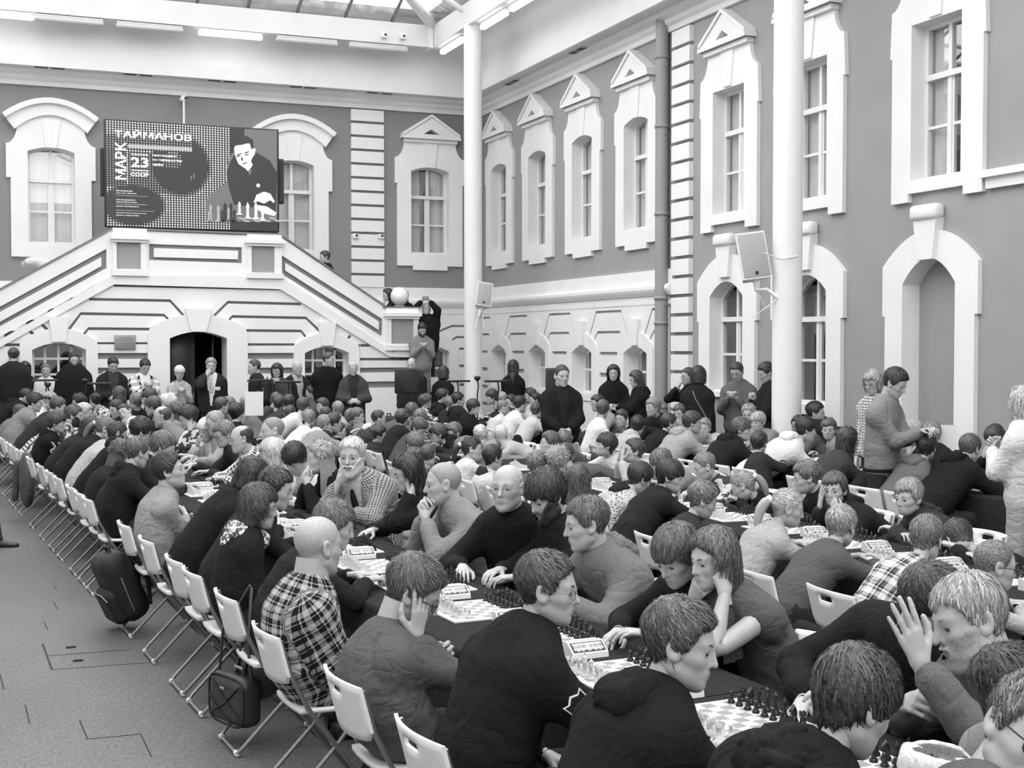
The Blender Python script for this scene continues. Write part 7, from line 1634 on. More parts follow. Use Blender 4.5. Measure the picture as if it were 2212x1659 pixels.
for i, t_ in enumerate(('ПРЕТЕНДЕНТ', 'НА ПЕРВЕНСТВО', 'МИРА')): s_text(t_, 974, 1008 + 28 * i, (1130, 1162, 1042)[i], 1028 + 28 * i)
for i, (t_, y, w_) in enumerate((('ОРГАНИЗАТОР', 1234, 845), ('СПБ ГБУ «ЦФКСИЗ', 1250, 870), ('ПЕТРОГРАДСКОГО РАЙОНА»', 1266, 942), ('ПРИ ПОДДЕРЖКЕ', 1292, 862), ('АДМИНИСТРАЦИИ', 1306, 872), ('ПЕТРОГРАДСКОГО РАЙОНА', 1320, 936), ('САНКТ-ПЕТЕРБУРГА', 1334, 884), ('ФОНДА ПОДДЕРЖКИ И РАЗВИТИЯ', 1362, 978), ('ШАХМАТНОГО ИСКУССТВА', 1377, 930), ('МАРКА ТАЙМАНОВА', 1391, 884))): s_text(t_, 742, y, w_, y + 12, bold=False)
# flat portrait on the screen: shapes as seen in the photograph
def s_poly(pts, m, y, name='portrait'):
    o = link(name, plate_mesh(name, [zs(*p) for p in pts], [], y, y + .002, m), screen); return o
s_poly([(1572, 850), (1790, 862), (1790, 1440), (1310, 1440), (1310, 1300), (1460, 1180), (1450, 1100), (1480, 1010), (1572, 950)], M_SM, -.008, 'portrait_ground')
s_poly([(1505, 1010), (1480, 1050), (1450, 1130), (1470, 1240), (1500, 1330), (1700, 1360), (1780, 1390), (1790, 1130), (1740, 1050), (1650, 1000), (1560, 1010)], M_S1, -.011, 'dark_suit')
s_poly([(1500, 960), (1510, 1020), (1530, 1070), (1570, 1098), (1600, 1085), (1625, 1030), (1640, 1010), (1645, 975), (1625, 975), (1610, 945), (1540, 940)], M_S3, -.014, 'face')
s_poly([(1480, 940), (1500, 975), (1512, 955), (1560, 950), (1605, 935), (1618, 985), (1632, 965), (1628, 920), (1590, 895), (1530, 893), (1490, 910)], M_S1, -.016, 'dark_hair')
for q in ([(1520, 1010), (1550, 1002), (1552, 1010), (1522, 1018)], [(1570, 1000), (1600, 990), (1602, 998), (1572, 1008)], [(1555, 1068), (1590, 1062), (1588, 1070), (1558, 1074)], [(1548, 1030), (1556, 1028), (1562, 1050), (1548, 1052)], [(1512, 1020), (1545, 1016), (1543, 1024), (1516, 1028)], [(1572, 1013), (1600, 1006), (1598, 1015), (1574, 1020)]): s_poly(q, M_S1, -.017, 'facial_line')
s_poly([(1575, 1100), (1600, 1125), (1625, 1075), (1615, 1060)], M_S3, -.014, 'white_collar'); s_poly([(1595, 1118), (1605, 1150), (1618, 1120), (1612, 1095)], M_SM, -.016, 'portrait_tie')
s_poly([(1630, 1320), (1650, 1270), (1700, 1250), (1740, 1262), (1750, 1300), (1700, 1325), (1660, 1310)], M_S3, -.014, 'raised_hand'); s_poly([(1660, 1335), (1720, 1345), (1785, 1385), (1770, 1405), (1690, 1385), (1650, 1360)], M_S3, -.014, 'resting_hand'); s_poly([(1742, 1262), (1772, 1310), (1765, 1322), (1740, 1300)], M_S3, -.0145, 'cuff')
for x, h_, w_ in ((1335, 70, 22), (1345, 115, 20), (1395, 110, 24), (1420, 80, 22), (1440, 125, 30), (1465, 95, 26), (1478, 125, 26), (1500, 80, 24)):
    s_poly([(x - w_, 1440), (x - w_ * .4, 1425), (x - w_ * .3, 1440 - h_ * .6), (x - w_ * .45, 1440 - h_ * .8), (x, 1440 - h_), (x + w_ * .45, 1440 - h_ * .8), (x + w_ * .3, 1440 - h_ * .6), (x + w_ * .4, 1425), (x + w_, 1440)], M_S2 if int(x) % 2 else M_S1, -.0165, 'pictured_dark_piece')
for x, y, h_, w_ in ((1535, 1395, 85, 20), (1590, 1420, 105, 22), (1645, 1425, 110, 24), (1690, 1435, 60, 20)): s_poly([(x - w_, y), (x - w_ * .4, y - 12), (x - w_ * .3, y - h_ * .6), (x - w_ * .5, y - h_ * .75), (x, y - h_), (x + w_ * .5, y - h_ * .75), (x + w_ * .3, y - h_ * .6), (x + w_ * .4, y - 12), (x + w_, y)], M_S3, -.017, 'pictured_pale_piece')
for i in range(4):
    for j in range(2): x = 1520 + i * 70 + (j * 35); s_poly([(x, 1412 + j * 16), (x + 40, 1415 + j * 16), (x + 52, 1428 + j * 16), (x + 12, 1425 + j * 16)], M_S2, -.0155, 'pictured_square')
a = zs(1662, 1210); m = MB(); m.lathe([(.035, 0), (.035, .002)], 14, M=Matrix.Translation((a[0], -.0125, a[1])) @ Matrix.Rotation(PI / 2, 4, 'X')); m.build('round_badge', M_S3, screen)
# slim column loudspeakers beside the screen
for px, py0, py1, lab in ((222, 320, 424, 'slim black column loudspeaker at the near edge of the lit screen, by arched window'), (606, 344, 441, 'slim black column loudspeaker between lit screen and half-hidden window')):
    p, q = onY(px, py0, SCY + .1), onY(px, py1, SCY + .1); o = empty('column_loudspeaker', (p.x, SCY + .1, q.z)); tag(o, lab, 'loudspeaker', 'column loudspeakers by the screen'); MB().rbox(-.05, .05, -.06, .06, 0, p.z - q.z, .012).build('cabinet', M_BLACK, o); MB().box(-.04, .04, -.064, -.06, .04, p.z - q.z - .04).build('grille', mat('grille', .03, .8), o)
    m = MB(); m.tube([(.0, .06, (p.z - q.z) / 2), (0, .35, (p.z - q.z) / 2)], .02, 6); m.build('arm', M_BLACK, o)
# camera on a rod above the screen
p = onY(397, 213, WY - .35); o = empty('security_camera', p); tag(o, 'white dome security camera on a rod above the lit screen', 'camera'); m = MB(); m.tube([(0, 0, -.05), (0, 0, -.9)], .022, 8); m.build('rod', M_TRIM, o); m = MB(); m.tube([(0, -.06, 0), (0, .3, .03)], .05, 10); m.build('mount', M_TRIM, o)
m = MB(); m.lathe([(0, -.06), (.055, -.03), (.065, .01), (.05, .05), (0, .06)], 14); m.build('dome', M_TRIM, o); m = MB(); m.lathe([(0, 0), (.03, 0), (.03, .01), (0, .012)], 12, M=Matrix.Translation((.03, -.06, 0)) @ Matrix.Rotation(PI / 2, 4, 'X')); m.build('lens', M_BLACK, o)
def sensor(p, rz, lab):
    o = empty('wall_sensor', p, rz); tag(o, lab, 'sensor', 'small white box sensors'); MB().rbox(-.06, .06, -.06, .0, -.05, .05, .008).build('box', M_TRIM, o); MB().rbox(-.005, .045, -.066, -.06, -.01, .035, .004).build('window', M_BLACK, o)
for (px, py), lab in (((767, 510), 'white box sensor on the striped pilaster, window side'), ((822, 511), 'white box sensor on the striped pilaster, corner side')): sensor(onY(px, py, WY - .08), 0, lab)
for (px, py), lab in (((829, 77), 'white box sensor hanging from back beam, farther from the corner'), ((869, 80), 'white box sensor hanging from back beam, nearer to corner column')):
    sensor(onY(px, py, BY - .12), 0, lab)
# white loudspeakers on the columns
def col_speaker(px, py, w, h, tilt, yaw, lab, xoff, arm_to):
    d = ray(px, py); p = Vector((0, 0, CAM_Z)) + d * ((BX + xoff) / d.x); o = empty('wall_loudspeaker', p); tag(o, lab, 'loudspeaker', 'white loudspeakers on the columns'); o.rotation_euler = (tilt[0], tilt[1], yaw)
    m = MB(); a = w / 2; pl = [(-a, -.10), (a, -.10), (a * .95, -.04), (a * .5, .16), (-a * .5, .16), (-a * .95, -.04)]; n = len(pl)
    V = [(x, y, -h / 2) for x, y in pl] + [(x, y, h / 2) for x, y in pl]; m.add(V, [tuple(range(n - 1, -1, -1)), tuple(range(n, 2 * n))] + [(i, (i + 1) % n, (i + 1) % n + n, i + n) for i in range(n)]); m.build('cabinet', M_TRIM, o)
    MB().rbox(-a + .015, a - .015, -.108, -.098, -h / 2 + .02, h / 2 - .02, .004).build('grille', mat('white_grille', .42, .7, (220, .2)), o); MB().box(-.02, .02, -.113, -.107, -h / 2 + .045, -h / 2 + .085).build('badge', M_BLACK, o)
    q = o.matrix_basis.to_3x3().inverted() @ (Vector(arm_to) - p); m = MB(); m.tube([(0, .02, -h / 2), (0, .02, -h / 2 - .12), (q.x * .5, q.y * .5, -h / 2 - .13), tuple(q)], .022, 8); m.build('arm', M_TRIM, o)
    m = MB(); m.tube([(0, .05, -h / 2), (.1, .06, -h / 2 - .35), (-.06, .1, -h / 2 - .42), tuple(q)], .008, 6); m.build('cable', M_TRIM, o)
cy1, cy2 = COL1[1], COL2[1]
col_speaker(1044, 638, .30, .46, (-.22, .16), -.15, 'white box loudspeaker hung on the slim corner column', -.05, (BX + .1, cy1 - .12, 2.75))
col_speaker(1622, 555, .36, .56, (-.14, -.13), -.2, 'white box loudspeaker bracketed to the thick near column', -.42, (BX - .15, cy2 - .05, 2.55))
m = MB(); p = Vector((0, 0, CAM_Z)) + ray(1650, 546) * ((BX - .42) / ray(1650, 546).x); q = Vector((BX + .02, cy2 - .18, 3.05)); m.tube([p, (p + q) / 2 - Vector((0, 0, .06)), q], .008, 6); o = m.build('cable', M_TRIM); tag(o, 'thin white cable from bracketed loudspeaker to near column', 'cable')
# globe lamp on the stair pier
p = onY(863, 640, SY + .2); r_ = 19.5 / 2850 * 26; o = empty('globe_lamp', (p.x, SY + .2, PZ + .035)); tag(o, 'large white glass globe lamp on the stair pier', 'lamp'); m = MB(); zc_ = p.z - PZ - .035
m.lathe([(r_ * math.sin(a), zc_ - r_ * math.cos(a)) for a in np.linspace(.35, PI, 18)], 28); m.build('globe', mat('opal_glass', .82, .12), o); MB().lathe([(.11, 0), (.11, .03), (.08, .045), (.075, .07)], 20).build('base', M_COPING, o)
# plaque and wrapped bag on the staircase
a, b = z4([(738, 728)])[0], z4([(875, 822)])[0]; o = empty('wall_plaque', ((a[0] + b[0]) / 2, SY - .02, (a[1] + b[1]) / 2)); tag(o, 'grey metal plaque with engraved lines beside the dark doorway', 'plaque'); w_, h_ = (b[0] - a[0]) / 2, (a[1] - b[1]) / 2
MB().rbox(-w_, w_, -.02, .02, -h_, h_, .006).build('plate', mat('plaque_metal', .30, .45, metal=.3), o); m = MB()
for k in range(7): z = h_ * (.7 - .21 * k); wd = w_ * (.55, .75, .7, .2, .8, .75, .3)[k]; m.box(-wd, wd, -.0225, -.02, z - .004, z + .004)
m.build('engraved_lines', M_GROOVE, o)
p = onY(82, 572, SY + .6); V, F = surf_nets(lambda P: sd_ell(P, A3(0, 0, .02), A3(.30, .18, .14)) + .035 * np.abs(wob(P, 16, 4)), (-.45, -.3, -.25), (.45, .3, .25), .025); o = link('plastic_bundle', mk_mesh('plastic_bundle', V, F, mat('plastic_wrap', .55, .25), True), None, (p.x, p.y, p.z)); tag(o, 'crumpled plastic-wrapped bundle behind the sloping stair parapet', 'bundle')
# black loudspeakers on stands
def pa_speaker(px, py, D, w, h, yaw, lab, slab):
    c = onD(px, py, D); o = empty('loudspeaker', (c.x, c.y, c.z - h / 2), yaw); tag(o, lab, 'loudspeaker'); MB().rbox(-w / 2, w / 2, -.02, .34, 0, h, .025).build('cabinet', M_BLACK, o); MB().rbox(-w / 2 + .02, w / 2 - .02, -.03, -.018, .03, h - .03, .008).build('grille', mat('grille', .03, .8), o); MB().rbox(w / 2 - .005, w / 2 + .004, .1, .22, h * .35, h * .65, .004).build('handle', mat('handle_dark', .01, .6), o)
    t = empty('speaker_stand', (c.x, c.y + .12, 0), yaw); tag(t, slab, 'stand'); m = MB(); m.tube([(0, 0, .25), (0, 0, c.z - h / 2)], .018, 8); m.build('pole', M_BLACK, t)
    for k in range(3): a = 2 * PI * k / 3 + .3; m = MB(); m.tube([(.02 * math.cos(a), .02 * math.sin(a), .55), (.5 * math.cos(a), .5 * math.sin(a), .015)], .012, 6); m.build('leg', M_BLACK, t)
pa_speaker(887, 824, 20.5, .245, .40, .15, 'black loudspeaker on a stand before the balding man and stairs', 'black tripod stand under the loudspeaker by the stairs')
pa_speaker(1196, 830, 21.5, .20, .52, -.3, 'black loudspeaker half hidden behind the blazer man', 'black tripod stand under the loudspeaker behind blazer man')
# music and microphone stands
def stand(px, py, D, lab, kind, rz=0.0):
    c = onD(px, py, D); o = empty('music_stand' if kind == 'desk' else 'microphone_stand', (c.x, c.y, 0), rz); tag(o, lab, 'stand', 'black stands among the crowd')
    m = MB(); m.tube([(0, 0, .05), (0, 0, c.z - .25), (.02, 0, c.z - .12), (0, 0, c.z)], .011, 6); m.build('pole', M_BLACK, o); m = MB(); m.lathe([(.16, 0), (.16, .02), (.02, .05)], 16); m.build('base', M_BLACK, o)
    if kind == 'desk': MB().rbox(-.19, .19, -.10, .10, c.z - .01, c.z + .02, .006, M=Matrix.Translation((0, 0, 0)) @ Matrix.Rotation(0, 4, 'X')).build('desk', M_BLACK, o)
    else: m = MB(); m.lathe([(0, c.z + .05), (.055, c.z + .03), (.05, c.z), (.015, c.z - .04)], 12); m.build('head', M_BLACK, o)
for a in ((97, 822, 20.5, 'black flat-topped stand before the woman in white sweatshirt', 'desk'), (103, 832, 20.3, 'black microphone stand below woman in white sweatshirt', 'mic'), (183, 824, 20.5, 'black bent microphone stand before the heavy bearded man', 'mic'), (215, 829, 20.8, 'black stand with bright lights before the parka man', 'desk'), (563, 823, 21.2, 'black flat stand before the backpack man', 'desk', .3), (622, 826, 21.4, 'grey flat stand before the scarf and vest woman', 'desk', .2), (988, 824, 21.0, 'black tilted stand left of the slim corner column', 'desk', .4), (1031, 818, 20.6, 'black microphone stand before the slim corner column', 'mic'), (1075, 824, 20.2, 'black goose-neck stand beside the woman in zip-back dress', 'desk')): stand(*a)
# bags
M_BAG = mat('black_bag_cloth', .014, .7, (40, .2), (60, .3)); M_LEATHER = mat('dark_grey_leather', .035, .42, None, (90, .15)); M_ZIP = mat('zip_metal', .45, .35, metal=.8)
def lump(name, f, lo, hi, h, m, parent, loc=None, rz=0):
    V, F = surf_nets(f, lo, hi, h); return link(name, mk_mesh(name, V, F, m, True), parent, loc, rz)
def sd_box(P, c, b, r): q = np.abs(P - c) - (np.asarray(b, f32) - r); return np.sqrt((np.maximum(q, 0) ** 2).sum(1)) + np.minimum(q.max(1), 0) - r
def backpack(p, rz, lab, tilt=.25, s=1.0):
    o = empty('backpack', p, rz); o.rotation_euler = (0, tilt, rz); o.scale = (s, s, s); tag(o, lab, 'bag')
    lump('body', lambda P: sd_box(P, A3(0, 0, .23), (.10, .15 - .0, .23), .08) + .004 * wob(P, 22, 3), (-.2, -.25, -.05), (.2, .25, .52), .018, M_BAG, o); lump('front_pocket', lambda P: sd_box(P, A3(-.10, 0, .14), (.05, .12, .12), .045), (-.2, -.18, -.02), (0, .18, .3), .016, M_BAG, o)
    m = MB(); m.tube([(-.145, -.10, .20), (-.152, -.06, .245), (-.152, .06, .245), (-.145, .10, .20)], .004, 6); m.build('zip', M_ZIP, o); m = MB(); m.tube([(-.03, -.150, .08), (-.02, -.156, .3), (0, -.10, .43), (0, .10, .43), (-.02, .156, .3), (-.03, .150, .08)], .004, 6); m.build('zip', M_ZIP, o)
    for sy in (-1, 1): m = MB(); m.tube([(.09, sy * .05, .42), (.14, sy * .07, .36), (.15, sy * .08, .2), (.09, sy * .10, .05)], .014, 6); m.build('strap', M_BAG, o)
    m = MB(); m.tube([(.02, -.03, .45), (.02, -.03, .49), (.02, .03, .49), (.02, .03, .45)], .009, 6); m.build('handle', M_BAG, o)
    return o
def at(px, py, z): return onZ(px, py, z)
p = at(292, 1330, .08); backpack(p, .25, 'black backpack with silver zips hanging from chair near the pale quarter-zip man', -.42, 1.12)
p = onD(838, 902, 17.5); backpack((p.x, p.y, .60), -1.2, 'black domed backpack standing beyond the children, below parka woman', 0, 1.0)
p = onD(575, 828, 21.8); backpack((p.x, p.y, 1.02), facing(575, 828, 80), 'black backpack worn by the man with profile to the left', 0, .9)
t = CAST['man with black backpack']; 
# handbag with quilted front and shoulder strap, and a soft grey rucksack beside it
p = at(545, 1612, .0); hb = empty('handbag', (p.x - .06, p.y + .12, .10), .35); tag(hb, 'dark quilted handbag hanging on a long strap from a chair', 'bag')
lump('body', lambda P: sd_box(P, A3(0, 0, .12), (.065, .17, .125), .05), (-.12, -.24, -.05), (.12, .24, .3), .013, M_LEATHER, hb)
for q in (((-.068, -.15, .05), (-.071, -.02, .12), (-.068, .13, .22)), ((-.068, .15, .03), (-.071, .0, .10), (-.068, -.14, .21)), ((-.068, -.10, .0), (-.071, .03, .05), (-.068, .15, .13))): m = MB(); m.tube(q, .004, 5); m.build('quilt_seam', mat('seam_dark', .012, .6), hb)
m = MB(); m.tube([(-.055, .168 * np.sign(math.cos(a)) * abs(math.cos(a)) ** .45, .12 + .122 * np.sign(math.sin(a)) * abs(math.sin(a)) ** .45) for a in np.linspace(0, 2 * PI, 33)], .006, 6, closed=False); m.build('piping', M_BAG, hb); MB().rbox(-.074, -.068, -.01, .035, .175, .188, .002).build('metal_tag', M_ZIP, hb)
m = MB(); m.tube([(0, .16, .22), (.0, .12, .45), (.10, .02, .80 - .12), (.06, -.06, .80 - .12), (-.01, -.14, .4), (0, -.16, .22)], .008, 6); m.build('shoulder_strap', M_LEATHER, hb)
p = at(562, 1500, .22); rk = empty('soft_rucksack', (p.x, p.y, .20), .3); tag(rk, 'soft dark grey rucksack with buckled straps hanging behind the plaid shirt', 'bag')
lump('body', lambda P: smin(sd_ell(P, A3(0, 0, .14), A3(.11, .14, .15)), sd_ell(P, A3(0, 0, .30), A3(.06, .08, .10)), .06) + .005 * wob(P, 20, 8), (-.18, -.2, -.06), (.18, .2, .46), .014, M_LEATHER, rk)
for sy in (-.03, .03): m = MB(); m.tube([(-.04, sy, .37), (-.085, sy * 1.3, .28), (-.12, sy * 1.3, .12)], .009, 6); m.build('strap', mat('strap_dark', .02, .5), rk)
for sy in (-.05, .05): m = MB(); m.tube([(0, sy, .36), (.02, sy * .7, .55), (.06, sy * .4, .60)], .010, 6); m.build('carry_loop', M_LEATHER, rk)
MB().rbox(-.125, -.115, -.045, .045, .17, .185, .003).build('buckle', M_ZIP, rk)
# coats hung on chairs
def coat_on(px, py, z, rz, g, lab, s=1.0):
    c = onZ(px, py, z); o = empty('hanging_coat', (c.x, c.y, max(z - .62 * s, .05)), rz); tag(o, lab, 'coat'); lump('cloth', lambda P: smax(sd_ell(P, A3(0, 0, .36), A3(.09, .24, .34)) + .016 * np.abs(wob(P * A3(1, 1.8, .5), 22, 5)), P[:, 2] - .66, .02), (-.2, -.34, -.05), (.2, .34, .75), .024, cloth_mat(g), o)
    lump('sleeve', lambda P: sd_cap(P, A3(-.08, .14, .52), A3(-.11, .18, .12), .05, .04) + .006 * wob(P, 30, 2), (-.24, .02, .0), (.06, .3, .66), .02, cloth_mat(g), o)
for a in ((58, 985, .74, .1, .10, 'dark grey coat hung over a chair back at the far aisle'), (1118, 945, .74, 2.9, .013, 'black coat hung over chair near the blazer man'), (1205, 960, .74, 3.0, .04, 'dark jacket on chair under the tousled brown-haired boy'), (1280, 985, .74, .1, .05, 'dark hooded coat hung on chair behind slim white T-shirt boy'), (1745, 1395, .6, 2.9, .012, 'black jacket hung over the chair of the sleeveless-dress girl')): coat_on(*a)
# hand-held things
def hand_pt(p, side):
    S_, E_, W, HF, hp = p['_arms'][side]; M = Matrix.Rotation(p['rz'], 3, 'Z'); w = M @ Vector(W + HF @ A3(.09, .01, -.035)); return w, M
def hold(name, cast, lab, cat, dims, scr_m, off=(0, 0, 0), tilt=.9, both=True, body=M_BLACK, yawk=0.0):
    p = CAST[cast]; a, M = hand_pt(p, 1); b, _ = hand_pt(p, -1); c = (a + b) / 2 if both is True else (a if both == 1 else b)
    c = c + M @ Vector(off); o = empty(name, c); o.rotation_euler = (0, tilt, p['rz'] + yawk); tag(o, lab, cat); w, h, t = dims
    MB().rbox(-t / 2, t / 2, -w / 2, w / 2, -h / 2, h / 2, .006 if t > .007 else .003).build('case', body, o)
    if scr_m: MB().box(-t / 2 - .0012, -t / 2, -w / 2 + .004, w / 2 - .004, -h / 2 + .006, h / 2 - .006).build('screen', scr_m, o)
    return o
M_PHS = mat('phone_screen', .45, .2, emit=.22)
PH = (.072, .15, .009)
hold('smartphone', 'man in grey sweater holding his face', 'smartphone with lit screen held by the grey sweater man', 'phone', PH, M_PHS, (.02, 0, .02), .7, 1)
hold('smartphone', 'man in black and white checked jacket reading his phone', 'smartphone in hands of the black and white checked jacket man', 'phone', PH, M_PHS, (0, 0, 0), .8)
hold('smartphone', 'woman in pale knitted beanie and dark print dress with phone', 'smartphone in hands of the woman in the pale beanie', 'phone', PH, M_PHS, (0, 0, 0), .6)
hold('smartphone', 'man in pale grey sweater on the steps reading his phone', 'smartphone in hands of the sweater man on the steps', 'phone', PH, M_PHS, (0, 0, 0), .8)
hold('smartphone', 'man in dark padded vest filming with raised phone', 'pale smartphone raised high by the padded vest man', 'phone', PH, M_PHS, (0, 0, .05), .1, True, M_TRIM)
hold('smartphone', 'man in grey turtleneck typing on his phone', 'smartphone in hands of the grey turtleneck man', 'phone', PH, M_PHS, (0, 0, 0), .8)
hold('smartphone', 'man in dark jacket with phone', 'smartphone of the man half hidden by the column', 'phone', PH, M_PHS, (0, 0, 0), .8)
hold('smartphone', 'long-haired person in black hoodie showing a phone', 'pale smartphone shown by the long-haired hoodie person', 'phone', PH, M_PHS, (.02, 0, .02), 1.1, True, M_TRIM)
hold('tablet_computer', 'tall man in pale shirt and dark jeans reading a tablet', 'black tablet in the hands of the tall pale-shirt man', 'tablet', (.17, .24, .009), None, (.10, 0, .03), .95)
p = CAST['grey-haired man in dark suit and tie covering his mouth']; M = Matrix.Rotation(p['rz'], 3, 'Z')
def badge(cast, lat_off, spi, dims, lab, m=M_BWHITE, lines=2, txt=None, zoff=0, dx=0.0):
    p = CAST[cast]; M = Matrix.Rotation(p['rz'], 3, 'Z'); c = p['_sp'][spi] + p['_front'] * (p['_depth'] + .035 + dx) + p['_lat'] * lat_off + p['_tdir'] * zoff
    f_ = Vector(p['_front']); u_ = Vector(p['_tdir']); l_ = f_.cross(u_); w, h = dims; o = bpy.data.objects.new('name_badge', None); C.objects.link(o); o.parent = p['root']; mt = Matrix((( -l_.x, -f_.x, u_.x, c[0]), (-l_.y, -f_.y, u_.y, c[1]), (-l_.z, -f_.z, u_.z, c[2]), (0, 0, 0, 1))); o.matrix_local = mt
    MB().rbox(-w / 2, w / 2, -.004, .002, -h / 2, h / 2, .0015).build('card', m, o)
    for i, t_ in enumerate(txt or []):
        me = text_mesh(t_, h * .20, M_INK); me.transform(Matrix.Translation((0, -.006, h * (.28 - .24 * i))) @ Matrix.Rotation(PI / 2, 4, 'X')); link('badge_lettering', me, o)
    o.name = 'name_badge'; o['label'] = lab; return o
badge('grey-haired man in dark suit and tie covering his mouth', .10, 3, (.09, .06), 'white name badge', txt=None, zoff=-.06)
badge('grey-bearded man in grey zip jacket with raised clasped hands and wristwatch', .13, 2, (.13, .085), 'white cloth patch with printed words', txt=['QUALITY', 'we use natural', 'In But Plants', 'from nature'], zoff=.05, dx=.03)
# lettering and emblems on clothes
def cloth_text(cast, txt, size, pos_f, m, lab):
    p = CAST[cast]; c, nrm_, up = pos_f(p); n = Vector(nrm_).normalized(); u = Vector(up); u = (u - n * u.dot(n)).normalized(); l = u.cross(n); me = text_mesh(txt, size, m, True)
    mt = Matrix(((l.x, u.x, n.x, c[0]), (l.y, u.y, n.y, c[1]), (l.z, u.z, n.z, c[2]), (0, 0, 0, 1))); me.transform(mt); o = link('printed_lettering', me, p['root']); o['label'] = lab; return o
M_PRINT = mat('white_print', .7, .6)
def on_arm(side, t, out=.062):
    def f(p):
        S_, E_, W, HF, hp = p['_arms'][side]; ax = nrm(E_ - S_); o_ = nrm((-p['_front'] * .25 + p['_lat'] * side) - ax * ((-p['_front'] * .25 + p['_lat'] * side) @ ax)); c = S_ + (E_ - S_) * t + o_ * (out + .022); return c, o_, -np.cross(o_, ax)
    return f
cloth_text('boy in black hoodie with sleeve lettering', 'BARS', .13, on_arm(-1, .55, .062), M_PRINT, 'pale block letters on the sleeve')
def on_chest(z, out=.03, lo=0.0): return lambda p: (p['_sp'][2] + p['_front'] * (p['_depth'] + out) + p['_tdir'] * z + p['_lat'] * lo, p['_front'], p['_tdir'])
cloth_text('fair boy with open mouth in dark hoodie with printed letters', 'созвезд*', .055, on_chest(.0, .05), M_PRINT, 'white printed word')
# cadet: shoulder strap with edging and a shield badge on the sleeve
p = CAST['cadet in black uniform jacket']; S_, E_, W, HF, hp = p['_arms'][-1]; ax = nrm(E_ - S_); o_ = nrm((-p['_lat'] - p['_front'] * .2) - ax * ((-p['_lat'] - p['_front'] * .2) @ ax)); bt = np.cross(ax, o_); c0_ = S_ + (E_ - S_) * .62 + o_ * .078
def shield(sc, dz, m, nm):
    pts = [(-.5, .5), (-.28, .43), (0, .55), (.28, .43), (.5, .5), (.42, -.2), (0, -.6), (-.42, -.2)]; V = [c0_ + o_ * dz + bt * x * .085 * sc - ax * y * .115 * sc for x, y in pts]; return link(nm, mk_mesh(nm, V + [v + o_ * .0015 for v in V], [tuple(range(8)), tuple(range(15, 7, -1))], m), p['root'])
o = shield(1.0, .006, M_PRINT, 'sleeve_badge'); o['label'] = 'shield-shaped sleeve badge with pale edge'; shield(.88, .010, cloth_mat(.012), 'badge_field')
V = [c0_ + o_ * .0135 + bt * .024 * math.cos(a) * (1 + .12 * math.cos(6 * a)) - ax * (.026 * math.sin(a) + .004) for a in np.linspace(0, 2 * PI, 20, endpoint=False)]; link('badge_emblem', mk_mesh('badge_emblem', V, [tuple(range(20))], M_PRINT), p['root'])
V = [c0_ + o_ * .015 + bt * .012 * math.cos(a) - ax * (.012 * math.sin(a) + .004) for a in np.linspace(0, 2 * PI, 12, endpoint=False)]; link('badge_centre', mk_mesh('badge_centre', V, [tuple(range(12))], cloth_mat(.012)), p['root'])
nb_ = p['_sp'][5]; a1 = nb_ - p['_lat'] * .085 - p['_tdir'] * .012 + p['_tdir'] * .03; a2 = SH_ = S_ + p['_tdir'] * .082 - p['_lat'] * .02; V = []
for q in (a1, a2): V += [q + p['_front'] * .025, q - p['_front'] * .025]
link('shoulder_strap', mk_mesh('shoulder_strap', V + [v + p['_tdir'] * .008 for v in V], [(0, 1, 3, 2), (4, 6, 7, 5), (0, 4, 5, 1), (2, 3, 7, 6), (0, 2, 6, 4), (1, 5, 7, 3)], cloth_mat(.012)), p['root']); m = MB()
for k in (0, 1): m.tube([V[k] + p['_tdir'] * .009, V[k + 2] + p['_tdir'] * .009], .003, 5)
m.tube([V[2] + p['_tdir'] * .009, V[3] + p['_tdir'] * .009], .003, 5); m.build('strap_edging', M_PRINT, p['root'])
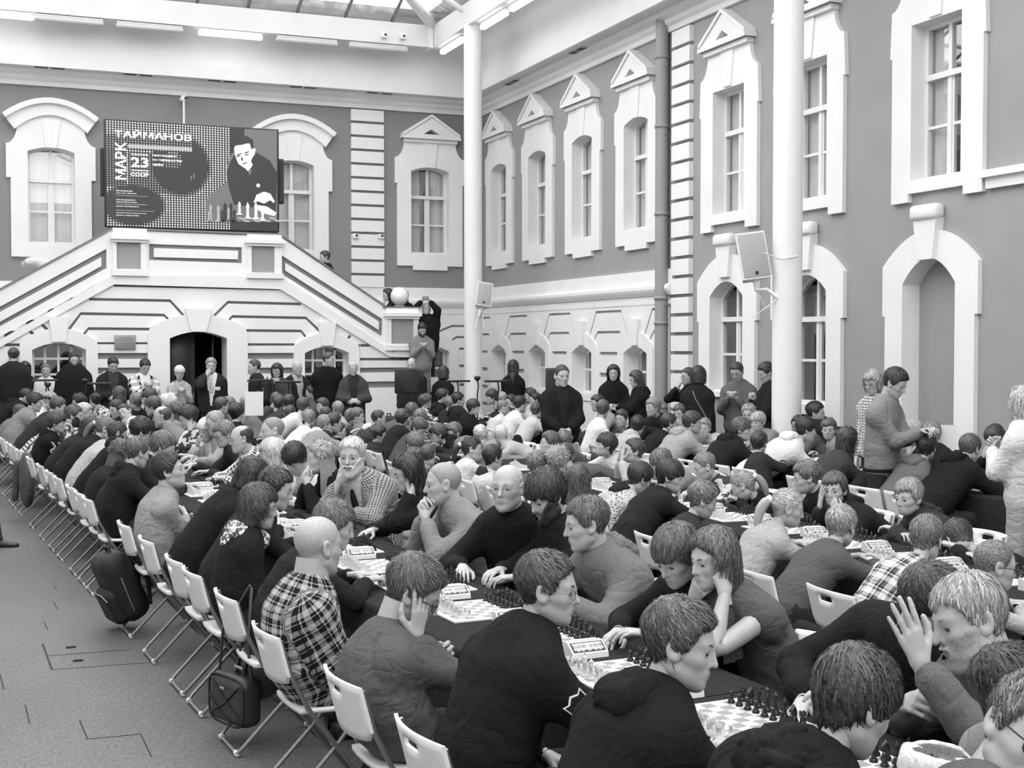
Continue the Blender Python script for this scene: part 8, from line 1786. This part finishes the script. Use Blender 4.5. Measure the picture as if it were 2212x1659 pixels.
# wristwatch of the bearded man, hair tie, fallen fleece hat, paper sheets
p = CAST['grey-bearded man in grey zip jacket with raised clasped hands and wristwatch']; S_, E_, W, HF, hp = p['_arms'][-1]; q = W - HF @ A3(.035, 0, 0); m = MB(); m.tube([q + HF @ A3(0, .030 * math.cos(a), .024 * math.sin(a)) for a in np.linspace(0, 2 * PI, 20, endpoint=False)], .006, 6, closed=True); m.build('watch_bracelet', M_ZIP, p['root']); m = MB(); V = [q + HF @ A3(.016 * math.cos(a), .016 * math.sin(a), .031) for a in np.linspace(0, 2 * PI, 16, endpoint=False)]; link('watch_dial', mk_mesh('watch_dial', V + [v - HF @ A3(0, 0, .01) for v in V], [tuple(range(16)), tuple(range(31, 15, -1))] + [(i, i + 16, (i + 1) % 16 + 16, (i + 1) % 16) for i in range(16)], M_METAL), p['root'])
c = onZ(2032, 1652, .82); o = link('fleece_hat', None); bpy.data.objects.remove(o); V, F = surf_nets(lambda P: smax(np.abs(sd_ell(P, A3(0, 0, 0), A3(.095, .12, .07))) - .014, P[:, 2] - .045, .012) + .005 * wob(P, 90, 3), (-.16, -.18, -.11), (.16, .18, .1), .009); o = link('fleece_hat', mk_mesh('fleece_hat', V, F, cloth_mat(.66), True), None, (c.x, c.y, .815)); tag(o, 'cream fleece hat lying open on the nearest table', 'hat')
for (px, py, D), lab in (((549, 872, 17.6), 'white paper sign standing among the far children'), ((2040, 952, 13.4), 'white sheet of paper on table under the blind niche')):
    c = onD(px, py, D); o = empty('paper_sheet', c, facing(px, py, 0) + PI / 2); tag(o, lab, 'paper'); MB().box(-.12, .12, -.002, .002, -.16, .16).build('sheet', mat('paper', .8, .8), o)
# cross-body strap, backpack straps
for cast, nm in (('woman with dark bob and cross-body strap', 'cross_body_strap'),):
    p = CAST[cast]; sp__ = p['_sp']; d_ = p['_depth'] + .024; f_ = p['_front']; l_ = p['_lat']; m = MB(); m.tube([sp__[5] + l_ * .07 - f_ * .045 + p['_tdir'] * .02, sp__[4] + l_ * .03 - f_ * (d_ * .95), sp__[3] - l_ * .01 - f_ * (d_ * 1.04), sp__[2] - l_ * .08 - f_ * (d_ * .98), sp__[1] - l_ * .15 - f_ * d_ * .7], .009, 6); m.build(nm, mat('strap_grey', .2, .5), p['root'])
# belt and pocket of the tall man
p = CAST['tall man in pale shirt and dark jeans reading a tablet']; sp__ = p['_sp']; V, F = limb([sp__[0] + A3(.155 * math.cos(a) * .86, .185 * math.sin(a), -.045) for a in np.linspace(0, 2 * PI, 25)], [.017] * 25, 6, 1); link('belt', mk_mesh('belt', V, F, cloth_mat(.012), True), p['root'])
